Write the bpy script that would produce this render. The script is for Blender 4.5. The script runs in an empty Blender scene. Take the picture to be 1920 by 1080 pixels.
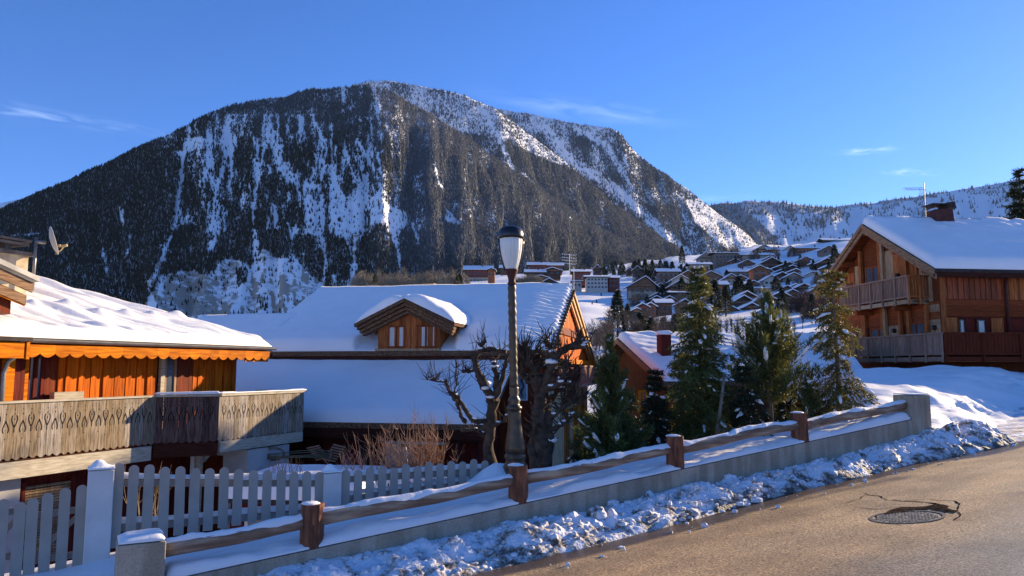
import bpy, math, random
import numpy as np
from mathutils import Vector, noise as mn
from math import sin, cos, pi, radians, sqrt, atan2, tan
random.seed(7)
RNG = np.random.default_rng(11)
S = bpy.context.scene
COL = S.collection
# ------------------------------------------------------------------ camera
F = 1400.0; PITCH = math.atan(150/1400.0)
cam = bpy.data.cameras.new('camera'); co = bpy.data.objects.new('camera', cam); COL.objects.link(co)
cam.sensor_width = 36; cam.lens = 36*F/1920; cam.clip_start = .1; cam.clip_end = 20000
co.location = (0, 0, 0); co.rotation_euler = (pi/2+PITCH, 0, 0); S.camera = co
# ------------------------------------------------------------------ sky and sun
SUN_EL = radians(16); SUN_AZ = radians(53)      # azimuth from +Y towards +X
sd = Vector((sin(SUN_AZ)*cos(SUN_EL), cos(SUN_AZ)*cos(SUN_EL), sin(SUN_EL)))
w = bpy.data.worlds.new("World"); S.world = w; w.use_nodes = True
nt = w.node_tree; nt.nodes.clear()
out = nt.nodes.new('ShaderNodeOutputWorld'); bg = nt.nodes.new('ShaderNodeBackground')
sky = nt.nodes.new('ShaderNodeTexSky'); sky.sky_type = 'NISHITA'; sky.sun_disc = False
sky.sun_elevation = SUN_EL; sky.sun_rotation = SUN_AZ; sky.altitude = 1800
sky.air_density = 1.0; sky.dust_density = 0.3; sky.ozone_density = 5.0
hs = nt.nodes.new('ShaderNodeHueSaturation'); hs.inputs['Saturation'].default_value = 1.12; hs.inputs['Value'].default_value = 1.0
nt.links.new(sky.outputs[0], hs.inputs['Color'])
# thin cirrus wisps, each fixed to its own direction in the sky
tn = nt.nodes.new('ShaderNodeMixRGB'); tn.blend_type = 'MULTIPLY'; tn.inputs[0].default_value = 1; tn.inputs[2].default_value = (1.08, .91, 1.10, 1)
nt.links.new(hs.outputs[0], tn.inputs[1]); last = tn.outputs[0]
tc = nt.nodes.new('ShaderNodeTexCoord')
def wisp(px, py, L, Th, tilt, amt, seed):
    global last
    v = Vector(((px-960)/F, cos(PITCH)-((540-py)/F)*sin(PITCH), sin(PITCH)+((540-py)/F)*cos(PITCH))).normalized()
    mp = nt.nodes.new('ShaderNodeMapping'); mp.vector_type = 'TEXTURE'
    mp.inputs['Location'].default_value = v; mp.inputs['Rotation'].default_value = (0, radians(tilt), -atan2(v.x, v.y)); mp.inputs['Scale'].default_value = (L/F, .4, Th/F)
    nt.links.new(tc.outputs['Generated'], mp.inputs[0])
    ln_ = nt.nodes.new('ShaderNodeVectorMath'); ln_.operation = 'LENGTH'; nt.links.new(mp.outputs[0], ln_.inputs[0])
    mr = nt.nodes.new('ShaderNodeMapRange'); mr.interpolation_type = 'SMOOTHSTEP'; mr.inputs[1].default_value = 1; mr.inputs[2].default_value = 0; nt.links.new(ln_.outputs['Value'], mr.inputs[0])
    m2 = nt.nodes.new('ShaderNodeMapping'); m2.inputs['Scale'].default_value = (1.2, 1, .8); m2.inputs['Location'].default_value = (seed, 0, 0); nt.links.new(mp.outputs[0], m2.inputs[0])
    nz = nt.nodes.new('ShaderNodeTexNoise'); nz.inputs['Scale'].default_value = 2.2; nz.inputs['Detail'].default_value = 6; nz.inputs['Distortion'].default_value = .8; nt.links.new(m2.outputs[0], nz.inputs['Vector'])
    n2 = nt.nodes.new('ShaderNodeMapRange'); n2.inputs[1].default_value = .42; n2.inputs[2].default_value = .75; nt.links.new(nz.outputs[0], n2.inputs[0])
    mu = nt.nodes.new('ShaderNodeMath'); mu.operation = 'MULTIPLY'; nt.links.new(mr.outputs[0], mu.inputs[0]); nt.links.new(n2.outputs[0], mu.inputs[1])
    mv = nt.nodes.new('ShaderNodeMath'); mv.operation = 'MULTIPLY'; mv.inputs[1].default_value = amt*.42; nt.links.new(mu.outputs[0], mv.inputs[0])
    mx = nt.nodes.new('ShaderNodeMixRGB'); mx.inputs[2].default_value = (5.2, 6.4, 8.5, 1); nt.links.new(mv.outputs[0], mx.inputs[0]); nt.links.new(last, mx.inputs[1]); last = mx.outputs[0]
wisp(1625, 283, 75, 9, 3, 1.0, 1); wisp(1705, 323, 60, 9, 8, .9, 4); wisp(1090, 205, 260, 26, 9, .45, 7); wisp(60, 212, 170, 16, 2, .55, 9); wisp(250, 240, 150, 12, 4, .25, 12); wisp(1340, 372, 110, 9, 2, .35, 15)
nt.links.new(last, bg.inputs[0])
bg.inputs[1].default_value = 0.105
nt.links.new(bg.outputs[0], out.inputs[0])
sl = bpy.data.lights.new('sun', 'SUN'); so = bpy.data.objects.new('sun', sl); COL.objects.link(so)
sl.energy = 5.0; sl.angle = radians(.5); sl.color = (1.0, .80, .52)
so.rotation_euler = sd.to_track_quat('Z', 'Y').to_euler(); so.location = (30, 30, 40)
S.view_settings.view_transform = 'Standard'; S.view_settings.look = 'None'
S.view_settings.exposure = 1.1; S.view_settings.gamma = 1

# ------------------------------------------------------------------ helpers
def at(px, py, Y):
    u = (px-960)/F; v = (540-py)/F
    d = Vector((u, cos(PITCH)-v*sin(PITCH), sin(PITCH)+v*cos(PITCH)))
    return d*(Y/d.y)
def azx(px, Y):
    # x at depth Y seen in column px near the horizon
    return (px-960)/F*Y/cos(PITCH)*1.0
def zat(px, py, Y): return at(px, py, Y).z
def on_line(P, D, px, py=700):
    m = (px-960)/F/(cos(PITCH)-(540-py)/F*sin(PITCH))
    return (m*P[1]-P[0])/(D[0]-m*D[1])
def smooth(t): t = np.clip(t, 0, 1); return t*t*(3-2*t)
def _hash(ix, iy, seed):
    n = (ix.astype(np.int64)*374761393 + iy.astype(np.int64)*668265263 + seed*974634777) & 0xffffffff
    n = ((n ^ (n >> 13))*1274126177) & 0xffffffff
    n = (n ^ (n >> 16)) & 0xffffffff
    return n/4294967295.0
def vn(x, y, seed=0):
    x = np.asarray(x, float); y = np.asarray(y, float)
    ix = np.floor(x); iy = np.floor(y); fx = x-ix; fy = y-iy
    fx = fx*fx*(3-2*fx); fy = fy*fy*(3-2*fy)
    a = _hash(ix, iy, seed); b = _hash(ix+1, iy, seed); c = _hash(ix, iy+1, seed); d = _hash(ix+1, iy+1, seed)
    return (a*(1-fx)+b*fx)*(1-fy)+(c*(1-fx)+d*fx)*fy
def fbm(x, y, seed=0, oct=4, gain=.5):
    r = 0; a = 1; s = 0
    for i in range(oct):
        r = r+a*vn(np.asarray(x)*2**i, np.asarray(y)*2**i, seed+i*17); s += a; a *= gain
    return r/s-.5
def tag(o, label=None, cat=None, group=None, kind=None):
    if label: o['label'] = label
    if cat: o['category'] = cat
    if group: o['group'] = group
    if kind: o['kind'] = kind
    return o
def wloc(o):
    v = Vector((0,0,0))
    while o is not None: v += o.location; o = o.parent
    return v
def thing(name, label, cat, loc=(0,0,0), group=None):
    o = bpy.data.objects.new(name, None); COL.objects.link(o); o.location = loc; o.empty_display_size = .2
    return tag(o, label, cat, group)
def mesh_obj(name, V, Fc, mat, parent=None, smooth_=False, world=True, attrs=None):
    me = bpy.data.meshes.new(name)
    if parent is not None and world:
        off = wloc(parent)
        if isinstance(V, np.ndarray): V = V-np.array(off)
        else: V = [(v[0]-off.x, v[1]-off.y, v[2]-off.z) for v in V]
    if isinstance(Fc, np.ndarray):
        nf, k = Fc.shape
        me.vertices.add(len(V)); me.vertices.foreach_set('co', np.asarray(V, dtype=np.float32).ravel())
        me.loops.add(nf*k); me.loops.foreach_set('vertex_index', Fc.astype(np.int32).ravel())
        me.polygons.add(nf); me.polygons.foreach_set('loop_start', np.arange(0, nf*k, k, dtype=np.int32))
        me.polygons.foreach_set('loop_total', np.full(nf, k, dtype=np.int32))
        me.update(calc_edges=True); me.validate()
    else:
        me.from_pydata([tuple(v) for v in V], [], [tuple(f) for f in Fc]); me.update()
    if smooth_: me.polygons.foreach_set('use_smooth', np.ones(len(me.polygons), dtype=bool))
    if attrs:
        for k, a in attrs.items():
            at_ = me.attributes.new(k, 'FLOAT', 'POINT'); at_.data.foreach_set('value', np.asarray(a, dtype=np.float32).ravel())
    if mat: me.materials.append(mat)
    o = bpy.data.objects.new(name, me); COL.objects.link(o)
    if parent is not None: o.parent = parent
    return o
class MB:
    def __init__(s, T=None): s.V = []; s.F = []; s.T = T
    def add(s, pts, faces):
        b = len(s.V)
        s.V.extend([s.T(p) if s.T else tuple(p) for p in pts])
        s.F.extend([tuple(b+i for i in f) for f in faces]); return s
    def hexa(s, p): return s.add(p, [(3,2,1,0),(4,5,6,7),(0,1,5,4),(1,2,6,5),(2,3,7,6),(3,0,4,7)])
    def box(s, a0, a1, b0, b1, c0, c1):
        return s.hexa([(a0,b0,c0),(a1,b0,c0),(a1,b1,c0),(a0,b1,c0),(a0,b0,c1),(a1,b0,c1),(a1,b1,c1),(a0,b1,c1)])
    def beam(s, p, q, w, h, up=(0,0,1)):
        p = Vector(p); q = Vector(q); d = (q-p).normalized(); r = d.cross(Vector(up))
        if r.length < 1e-5: r = d.cross(Vector((0,1,0)))
        r.normalize(); u = r.cross(d)
        r *= w/2; u *= h/2
        return s.hexa([p-r-u, q-r-u, q+r-u, p+r-u, p-r+u, q-r+u, q+r+u, p+r+u])
    def prism(s, poly, vec):
        n = len(poly); vec = Vector(vec)
        pts = [Vector(p) for p in poly]+[Vector(p)+vec for p in poly]
        return s.add(pts, [tuple(range(n-1,-1,-1)), tuple(range(n,2*n))]+[(i,(i+1)%n,n+(i+1)%n,n+i) for i in range(n)])
    def tube(s, pts, rad, n=7, cap=True):
        pts = [Vector(p) for p in pts]; m = len(pts)
        if not hasattr(rad, '__len__'): rad = [rad]*m
        V = []; prev = None
        for i, p in enumerate(pts):
            d = (pts[min(i+1,m-1)]-pts[max(i-1,0)]).normalized()
            if prev is None: r = d.orthogonal().normalized()
            else:
                r = prev-d*prev.dot(d)
                r = r.normalized() if r.length > 1e-6 else d.orthogonal().normalized()
            prev = r; q = d.cross(r)
            for k in range(n):
                a = 2*pi*k/n; V.append(p+(r*cos(a)+q*sin(a))*rad[i])
        Fc = [(i*n+k, i*n+(k+1)%n, (i+1)*n+(k+1)%n, (i+1)*n+k) for i in range(m-1) for k in range(n)]
        if cap: Fc += [tuple(range(n-1,-1,-1)), tuple((m-1)*n+k for k in range(n))]
        return s.add(V, Fc)
    def lathe(s, prof, c=(0,0,0), n=20, lean=0, flute=0):
        V = []
        for r, z in prof:
            for k in range(n):
                a = 2*pi*k/n; rr = r*(1+flute*(k%2))
                V.append((c[0]+rr*cos(a)-lean*z, c[1]+rr*sin(a), c[2]+z))
        m = len(prof)
        Fc = [(i*n+k, i*n+(k+1)%n, (i+1)*n+(k+1)%n, (i+1)*n+k) for i in range(m-1) for k in range(n)]
        Fc += [tuple(range(n-1,-1,-1)), tuple((m-1)*n+k for k in range(n))]
        return s.add(V, Fc)
    def ball(s, c, r, sz=(1,1,1), n=8, jit=0):
        V = []; Fc = []; m = n//2+1
        for i in range(m):
            th = pi*i/(m-1)
            for k in range(n):
                a = 2*pi*k/n; j = 1+jit*(random.random()-.5)
                V.append((c[0]+r*sz[0]*sin(th)*cos(a)*j, c[1]+r*sz[1]*sin(th)*sin(a)*j, c[2]+r*sz[2]*cos(th)*j))
        for i in range(m-1):
            for k in range(n): Fc.append((i*n+k, (i+1)*n+k, (i+1)*n+(k+1)%n, i*n+(k+1)%n))
        return s.add(V, Fc)
    def build(s, name, mat, parent=None, smooth_=False, world=True):
        return mesh_obj(name, s.V, s.F, mat, parent, smooth_, world)
def frame(O, r, g):
    O = Vector(O); r = Vector((r[0], r[1], 0)).normalized(); g = Vector((g[0], g[1], 0)).normalized(); z = Vector((0,0,1))
    return lambda p: O+r*p[0]+g*p[1]+z*p[2]
def grid_faces(nu, nv):
    i = np.arange(nu-1)[:,None]*nv+np.arange(nv-1)[None,:]
    return np.stack([i, i+nv, i+nv+1, i+1], -1).reshape(-1,4)
def snow_patch(name, parent, quad, thick, mat=None, nu=40, nv=24, h=None, taper=(.25,.25,.25,.25), lift=.012, bump=.03, seed=1, T=None, over=0):
    """quad: 4 corners (u0v0,u1v0,u1v1,u0v1) on the surface; snow lies on it, rounding off at its edges"""
    q = [Vector(T(p)) if T else Vector(p) for p in quad]
    q = [np.array(p) for p in q]
    u = np.linspace(0,1,nu); v = np.linspace(0,1,nv)
    u = np.concatenate([[0],u,[1]]); v = np.concatenate([[0],v,[1]])
    U, V = np.meshgrid(u, v, indexing='ij')
    P = (q[0][None,None]*((1-U)*(1-V))[...,None]+q[1]*(U*(1-V))[...,None]+q[2]*(U*V)[...,None]+q[3]*((1-U)*V)[...,None])
    Lu = (np.linalg.norm(q[1]-q[0])+np.linalg.norm(q[2]-q[3]))/2; Lv = (np.linalg.norm(q[3]-q[0])+np.linalg.norm(q[2]-q[1]))/2
    def ed(d, t): 
        if t <= 0: return np.ones_like(d)
        x = np.clip(d/t, 0, 1); return np.sqrt(1-(1-x)**2)
    wv = .04*fbm(U*Lu*2, V*Lv*2, seed+5)
    prof = ed(U*Lu+wv, taper[0])*ed((1-U)*Lu+wv, taper[1])*ed(V*Lv+wv, taper[2])*ed((1-V)*Lv+wv, taper[3])
    t = thick*prof
    nb = bump*2*fbm(U*Lu*1.3, V*Lv*1.3, seed, 4)
    if h is not None: nb = nb+h(U*Lu, V*Lv, Lu, Lv)
    t = np.maximum(t+nb*np.clip(prof*1.5,0,1), .02)
    P = P.copy(); P[...,2] += lift+t
    # skirt ring
    for sl_ in ((0,slice(None)),(-1,slice(None)),(slice(None),0),(slice(None),-1)):
        P[sl_[0],sl_[1],2] -= t[sl_[0],sl_[1]]
    m = mesh_obj(name, P.reshape(-1,3), grid_faces(len(u),len(v)), mat or SNOW, parent, True)
    return m

# ------------------------------------------------------------------ materials
def M(name, c1, c2=None, scale=4, stretch=(1,1,1), island=0, rough=.75, bump=0, bscale=None, metal=0, detail=5, spec=.25, c3=None, lo=.35, hi=.65, bdist=.02, sat=0):
    m = bpy.data.materials.new(name); m.use_nodes = True; t = m.node_tree; b = t.nodes['Principled BSDF']
    b.inputs['Roughness'].default_value = rough; b.inputs['Metallic'].default_value = metal; b.inputs['Specular IOR Level'].default_value = spec
    c1 = tuple(c1)+(1,)
    tc = t.nodes.new('ShaderNodeTexCoord'); mp = t.nodes.new('ShaderNodeMapping'); mp.inputs['Scale'].default_value = stretch
    t.links.new(tc.outputs['Object'], mp.inputs[0])
    n = t.nodes.new('ShaderNodeTexNoise'); n.inputs['Scale'].default_value = scale; n.inputs['Detail'].default_value = detail
    t.links.new(mp.outputs[0], n.inputs['Vector'])
    last = None
    if c2:
        r = t.nodes.new('ShaderNodeValToRGB'); r.color_ramp.elements[0].position = lo; r.color_ramp.elements[1].position = hi
        r.color_ramp.elements[0].color = c1; r.color_ramp.elements[1].color = tuple(c2)+(1,)
        if c3: e = r.color_ramp.elements.new((lo+hi)/2); e.color = tuple(c3)+(1,)
        t.links.new(n.outputs[0], r.inputs[0]); last = r.outputs[0]
    else: b.inputs['Base Color'].default_value = c1
    if island:
        g = t.nodes.new('ShaderNodeNewGeometry'); mr = t.nodes.new('ShaderNodeMapRange')
        mr.inputs[3].default_value = 1-island; mr.inputs[4].default_value = 1+island
        t.links.new(g.outputs['Random Per Island'], mr.inputs[0])
        h = t.nodes.new('ShaderNodeHueSaturation')
        if last: t.links.new(last, h.inputs['Color'])
        else: h.inputs['Color'].default_value = c1
        t.links.new(mr.outputs[0], h.inputs['Value']); last = h.outputs[0]
        if sat:
            mr2 = t.nodes.new('ShaderNodeMapRange'); mr2.inputs[3].default_value = 1+sat; mr2.inputs[4].default_value = 1-sat
            t.links.new(g.outputs['Random Per Island'], mr2.inputs[0]); t.links.new(mr2.outputs[0], h.inputs['Saturation'])
    if last: t.links.new(last, b.inputs['Base Color'])
    if bump:
        bn = t.nodes.new('ShaderNodeBump'); bn.inputs['Strength'].default_value = bump; bn.inputs['Distance'].default_value = bdist
        n2 = n
        if bscale:
            n2 = t.nodes.new('ShaderNodeTexNoise'); n2.inputs['Scale'].default_value = bscale; n2.inputs['Detail'].default_value = 4
            t.links.new(mp.outputs[0], n2.inputs['Vector'])
        t.links.new(n2.outputs[0], bn.inputs['Height']); t.links.new(bn.outputs[0], b.inputs['Normal'])
    return m
SNOW = M('snow', (.92,.87,.82), (.95,.91,.86), scale=.9, bump=.35, bscale=26, rough=.6, bdist=.015, spec=.3)
SNOW_FAR = M('snow_far', (.84,.82,.81), (.92,.90,.88), scale=.02, rough=.8)
SNOW_TRAMPLED = M('trampled_snow', (.42,.33,.25), (.84,.84,.86), scale=2.2, bump=.8, bscale=7, rough=.7, lo=.33, hi=.6, bdist=.06)
WOODV = (14,14,1.2); WOODH = (1.6,1.6,16)
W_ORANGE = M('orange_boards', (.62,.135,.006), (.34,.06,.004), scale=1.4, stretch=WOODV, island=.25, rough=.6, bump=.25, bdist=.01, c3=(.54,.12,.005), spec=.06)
W_ORANGE_H = M('orange_planks', (.70,.21,.006), (.42,.10,.004), scale=1.4, stretch=WOODH, island=.2, rough=.6, bump=.2, bdist=.01, spec=.05)
W_RED = M('red_brown_boards', (.22,.045,.016), (.12,.024,.010), scale=1.6, stretch=WOODV, island=.2, rough=.5, bump=.2, bdist=.01, spec=.06)
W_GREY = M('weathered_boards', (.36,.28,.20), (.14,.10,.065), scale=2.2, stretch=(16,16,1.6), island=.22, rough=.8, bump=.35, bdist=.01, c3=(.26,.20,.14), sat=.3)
W_CREAM = M('pale_weathered_beam', (.55,.48,.36), (.30,.24,.16), scale=2, stretch=(2,2,14), rough=.75, bump=.25, bdist=.01, lo=.3, hi=.75)
W_DARK = M('dark_brown_wood', (.035,.012,.008), (.07,.022,.013), scale=2, stretch=WOODH, island=.25, rough=.7, bump=.2, bdist=.01, spec=.06)
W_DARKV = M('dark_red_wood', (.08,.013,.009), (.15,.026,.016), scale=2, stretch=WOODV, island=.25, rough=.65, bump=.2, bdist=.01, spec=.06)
W_MID = M('chalet_plank_wood', (.42,.14,.04), (.22,.06,.02), scale=2, stretch=WOODV, island=.35, rough=.6, bump=.25, bdist=.01, spec=.06)
W_MIDH = M('chalet_log_wood', (.29,.075,.024), (.15,.036,.013), scale=2, stretch=WOODH, island=.35, rough=.6, bump=.25, bdist=.01, spec=.06)
W_PALE = M('pale_barn_wood', (.46,.32,.19), (.25,.14,.07), scale=2, stretch=WOODV, island=.3, rough=.75, bump=.25, bdist=.01, spec=.06)
W_RAIL = M('balcony_rail_wood', (.36,.22,.15), (.24,.13,.08), scale=2, stretch=WOODV, island=.2, rough=.7, spec=.06)
W_RAKE = M('roof_board_wood', (.34,.21,.12), (.17,.09,.05), scale=2, stretch=WOODH, island=.25, rough=.75, bump=.2, bdist=.01, spec=.06)
W_OLD = M('old_brown_shingle_wood', (.20,.12,.07), (.07,.035,.02), scale=3, stretch=(5,5,9), island=.3, rough=.85, bump=.4, bdist=.02, spec=.06)
LOG = M('peeled_log', (.50,.36,.23), (.20,.12,.07), scale=1.2, stretch=(1.5,1.5,12), rough=.75, bump=.3, bdist=.015, c3=(.30,.19,.12))
POSTW = M('red_stained_post', (.27,.10,.045), (.09,.032,.018), scale=2.5, stretch=(8,8,1.5), rough=.65, bump=.5, bdist=.02)
PAINT = M('grey_white_paint', (.41,.345,.285), (.35,.295,.24), scale=3, rough=.55, bump=.08, bdist=.01, island=.06)
PAINT_W = M('white_post_render', (.74,.68,.62), (.62,.57,.52), scale=3, rough=.8, bump=.2, bdist=.01)
PLASTER = M('pale_plaster', (.48,.45,.41), (.38,.35,.32), scale=2, rough=.9, bump=.2, bdist=.02)
METAL = M('zinc_gutter', (.28,.27,.26), (.2,.19,.18), scale=3, rough=.45, metal=.6)
IRON = M('bronze_green_iron', (.05,.034,.02), (.12,.075,.038), scale=9, rough=.42, metal=.35, bump=.3, bdist=.006, spec=.5)
BLACK = M('black_cap', (.015,.013,.013), rough=.3, spec=.5)
GLASS = M('window_glass', (.05,.06,.075), (.12,.13,.15), scale=.8, rough=.08, spec=.8)
CURTAIN = M('white_curtain', (.62,.60,.56), (.48,.46,.43), scale=3, stretch=(10,10,1), rough=.5, spec=.5)
SLATE = M('dark_roof_edge', (.03,.022,.02), (.06,.045,.04), scale=6, rough=.8)
BRONZE = M('copper_brown', (.10,.03,.022), (.06,.018,.014), scale=4, rough=.6)
DARKHOLE = M('dark_carving', (.010,.006,.005), rough=.9)
BRICK = M('cream_chimney_render', (.62,.50,.33), (.40,.30,.2), scale=4, rough=.9)
STONE = M('grey_stone', (.20,.17,.15), (.09,.075,.065), scale=3, rough=.9, bump=.5, bscale=5, bdist=.05)
TERRACOTTA_CAP = M('stacked_chimney_slabs', (.42,.30,.16), (.2,.13,.07), scale=5, rough=.9)
WHITE = M('white_paint', (.75,.75,.74), rough=.5)
REDP = M('red_paint', (.35,.02,.02), rough=.5)
REDTARP = M('red_tarpaulin', (.30,.02,.015), (.18,.012,.01), scale=3, rough=.5)
BARK = M('dark_bark', (.045,.028,.018), (.10,.066,.045), scale=9, rough=.95, bump=.7, bdist=.02)
BARK_L = M('pale_bark', (.22,.17,.13), (.12,.085,.06), scale=9, rough=.9, bump=.4, bdist=.01)
TWIG = M('tan_shrub_stems', (.50,.30,.18), (.26,.13,.075), scale=5, island=.35, rough=.8)
TWIG_G = M('grey_twigs', (.15,.115,.095), (.09,.065,.055), scale=.3, island=.4, rough=.9)
TWIG_R = M('russet_twigs', (.14,.07,.05), (.07,.04,.035), scale=.3, island=.4, rough=.9)
def needles(name, c, isl=.5, tr=.25):
    m = M(name, c, tuple(x*.55 for x in c), scale=1.3, island=isl, rough=.6, spec=.3)
    t = m.node_tree; b = t.nodes['Principled BSDF']; o = t.nodes['Material Output']; tl = t.nodes.new('ShaderNodeBsdfTranslucent'); mx = t.nodes.new('ShaderNodeMixShader'); mx.inputs[0].default_value = .22
    g = t.nodes.new('ShaderNodeMixRGB'); g.blend_type = 'MULTIPLY'; g.inputs[0].default_value = 1; g.inputs[2].default_value = (2.2, 1.7, .7, 1)
    t.links.new(b.inputs['Base Color'].links[0].from_socket, g.inputs[1]); t.links.new(g.outputs[0], tl.inputs[0])
    t.links.new(b.outputs[0], mx.inputs[1]); t.links.new(tl.outputs[0], mx.inputs[2]); t.links.new(mx.outputs[0], o.inputs[0])
    return m
N_SPRUCE = needles('spruce_needles', (.14,.155,.045)); N_PINE = needles('pine_needles', (.125,.15,.045)); N_DARK = needles('dark_needles', (.035,.048,.022))
N_FIR = needles('fir_needles', (.13,.13,.04)); N_FAR = needles('far_needles', (.030,.042,.024))
def concrete():
    m = M('wall_concrete', (.55,.45,.33), (.38,.31,.23), scale=1.6, rough=.9, bump=.5, bscale=38, bdist=.01, lo=.3, hi=.7)
    t = m.node_tree; b = t.nodes['Principled BSDF']; src = b.inputs['Base Color'].links[0].from_socket
    tc = t.nodes.new('ShaderNodeTexCoord'); v = t.nodes.new('ShaderNodeTexNoise'); v.inputs['Scale'].default_value = 45; v.inputs['Detail'].default_value = 3
    t.links.new(tc.outputs['Object'], v.inputs['Vector'])
    r = t.nodes.new('ShaderNodeValToRGB'); r.color_ramp.elements[0].position = .38; r.color_ramp.elements[1].position = .5
    r.color_ramp.elements[0].color = (.55,.55,.5,1); r.color_ramp.elements[1].color = (1,1,1,1)
    t.links.new(v.outputs[0], r.inputs[0])
    mx = t.nodes.new('ShaderNodeMixRGB'); mx.blend_type = 'MULTIPLY'; mx.inputs[0].default_value = .4
    mp2 = t.nodes.new('ShaderNodeMapping'); mp2.inputs['Scale'].default_value = (5,5,.7); t.links.new(tc.outputs['Object'], mp2.inputs[0]); v2 = t.nodes.new('ShaderNodeTexNoise'); v2.inputs['Scale'].default_value = 1; v2.inputs['Detail'].default_value = 6; t.links.new(mp2.outputs[0], v2.inputs['Vector'])
    r2 = t.nodes.new('ShaderNodeValToRGB'); r2.color_ramp.elements[0].position = .40; r2.color_ramp.elements[1].position = .56; r2.color_ramp.elements[0].color = (.62,.60,.54,1); r2.color_ramp.elements[1].color = (1,1,1,1); t.links.new(v2.outputs[0], r2.inputs[0])
    mz = t.nodes.new('ShaderNodeMixRGB'); mz.blend_type = 'MULTIPLY'; mz.inputs[0].default_value = .7; t.links.new(src, mz.inputs[1]); t.links.new(r2.outputs[0], mz.inputs[2]); src = mz.outputs[0]
    t.links.new(src, mx.inputs[1]); t.links.new(r.outputs[0], mx.inputs[2]); t.links.new(mx.outputs[0], b.inputs['Base Color'])
    return m
CONC = concrete()
def asphalt():
    m = bpy.data.materials.new('asphalt'); m.use_nodes = True; t = m.node_tree; b = t.nodes['Principled BSDF']
    b.inputs['Roughness'].default_value = .62; b.inputs['Specular IOR Level'].default_value = .35
    tc = t.nodes.new('ShaderNodeTexCoord')
    def N(s, d=3):
        n = t.nodes.new('ShaderNodeTexNoise'); n.inputs['Scale'].default_value = s; n.inputs['Detail'].default_value = d
        t.links.new(tc.outputs['Object'], n.inputs['Vector']); return n
    def R(n, p0, c0, p1, c1):
        r = t.nodes.new('ShaderNodeValToRGB'); r.color_ramp.elements[0].position = p0; r.color_ramp.elements[1].position = p1
        r.color_ramp.elements[0].color = c0+(1,); r.color_ramp.elements[1].color = c1+(1,); t.links.new(n, r.inputs[0]); return r
    big = R(N(.35, 5).outputs[0], .3, (.56,.36,.17), .7, (.43,.30,.16))
    # greyer, rougher aggregate towards the near right of the road
    mp = t.nodes.new('ShaderNodeMapping'); t.links.new(tc.outputs['Object'], mp.inputs[0])
    sp = t.nodes.new('ShaderNodeSeparateXYZ'); t.links.new(tc.outputs['Object'], sp.inputs[0])
    ad = t.nodes.new('ShaderNodeMath'); ad.operation = 'MULTIPLY_ADD'; ad.inputs[1].default_value = -1.35
    t.links.new(sp.outputs['Y'], ad.inputs[0]); t.links.new(sp.outputs['X'], ad.inputs[2])
    a2 = t.nodes.new('ShaderNodeMath'); a2.operation = 'MULTIPLY_ADD'; a2.inputs[1].default_value = 4.0; nn = N(.7, 4); t.links.new(nn.outputs[0], a2.inputs[0]); t.links.new(ad.outputs[0], a2.inputs[2])
    mr = t.nodes.new('ShaderNodeMapRange'); mr.inputs[1].default_value = -5.3; mr.inputs[2].default_value = -2.6; t.links.new(a2.outputs[0], mr.inputs[0])
    mxg = t.nodes.new('ShaderNodeMixRGB'); mxg.inputs[2].default_value = (.17,.165,.16,1)
    t.links.new(mr.outputs[0], mxg.inputs[0]); t.links.new(big.outputs[0], mxg.inputs[1])
    fine = R(N(42, 5).outputs[0], .38, (.35,.33,.30), .64, (1.75,1.75,1.75))
    mx = t.nodes.new('ShaderNodeMixRGB'); mx.blend_type = 'MULTIPLY'; mx.inputs[0].default_value = .85
    t.links.new(mxg.outputs[0], mx.inputs[1]); t.links.new(fine.outputs[0], mx.inputs[2])
    mpr = t.nodes.new('ShaderNodeMapping'); mpr.vector_type = 'TEXTURE'; mpr.inputs['Rotation'].default_value = (0,0,radians(28.4)); mpr.inputs['Scale'].default_value = (5,.55,1); t.links.new(tc.outputs['Object'], mpr.inputs[0])
    tr = t.nodes.new('ShaderNodeTexNoise'); tr.inputs['Scale'].default_value = 1; tr.inputs['Detail'].default_value = 6; t.links.new(mpr.outputs[0], tr.inputs['Vector'])
    trr = R(tr.outputs[0], .36, (.70,.69,.69), .66, (1.12,1.10,1.06))
    mt_ = t.nodes.new('ShaderNodeMixRGB'); mt_.blend_type = 'MULTIPLY'; mt_.inputs[0].default_value = .9; t.links.new(mx.outputs[0], mt_.inputs[1]); t.links.new(trr.outputs[0], mt_.inputs[2]); mx = mt_
    st = R(N(1.1, 6).outputs[0], .38, (.72,.70,.68), .55, (1,1,1))
    m2 = t.nodes.new('ShaderNodeMixRGB'); m2.blend_type = 'MULTIPLY'; m2.inputs[0].default_value = .8
    t.links.new(mx.outputs[0], m2.inputs[1]); t.links.new(st.outputs[0], m2.inputs[2])
    wa = t.nodes.new('ShaderNodeAttribute'); wa.attribute_name = 'wet_shade'
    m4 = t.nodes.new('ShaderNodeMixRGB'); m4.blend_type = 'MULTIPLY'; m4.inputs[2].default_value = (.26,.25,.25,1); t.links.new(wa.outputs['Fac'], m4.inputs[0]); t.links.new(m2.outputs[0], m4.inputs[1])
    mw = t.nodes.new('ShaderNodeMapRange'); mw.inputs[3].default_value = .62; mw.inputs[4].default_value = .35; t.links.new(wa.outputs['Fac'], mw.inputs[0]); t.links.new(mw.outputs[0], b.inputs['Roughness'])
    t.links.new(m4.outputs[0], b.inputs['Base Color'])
    bn = t.nodes.new('ShaderNodeBump'); bn.inputs['Strength'].default_value = .55; bn.inputs['Distance'].default_value = .008
    t.links.new(N(90, 3).outputs[0], bn.inputs['Height']); t.links.new(bn.outputs[0], b.inputs['Normal'])
    return m
ASPH = asphalt()
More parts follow.
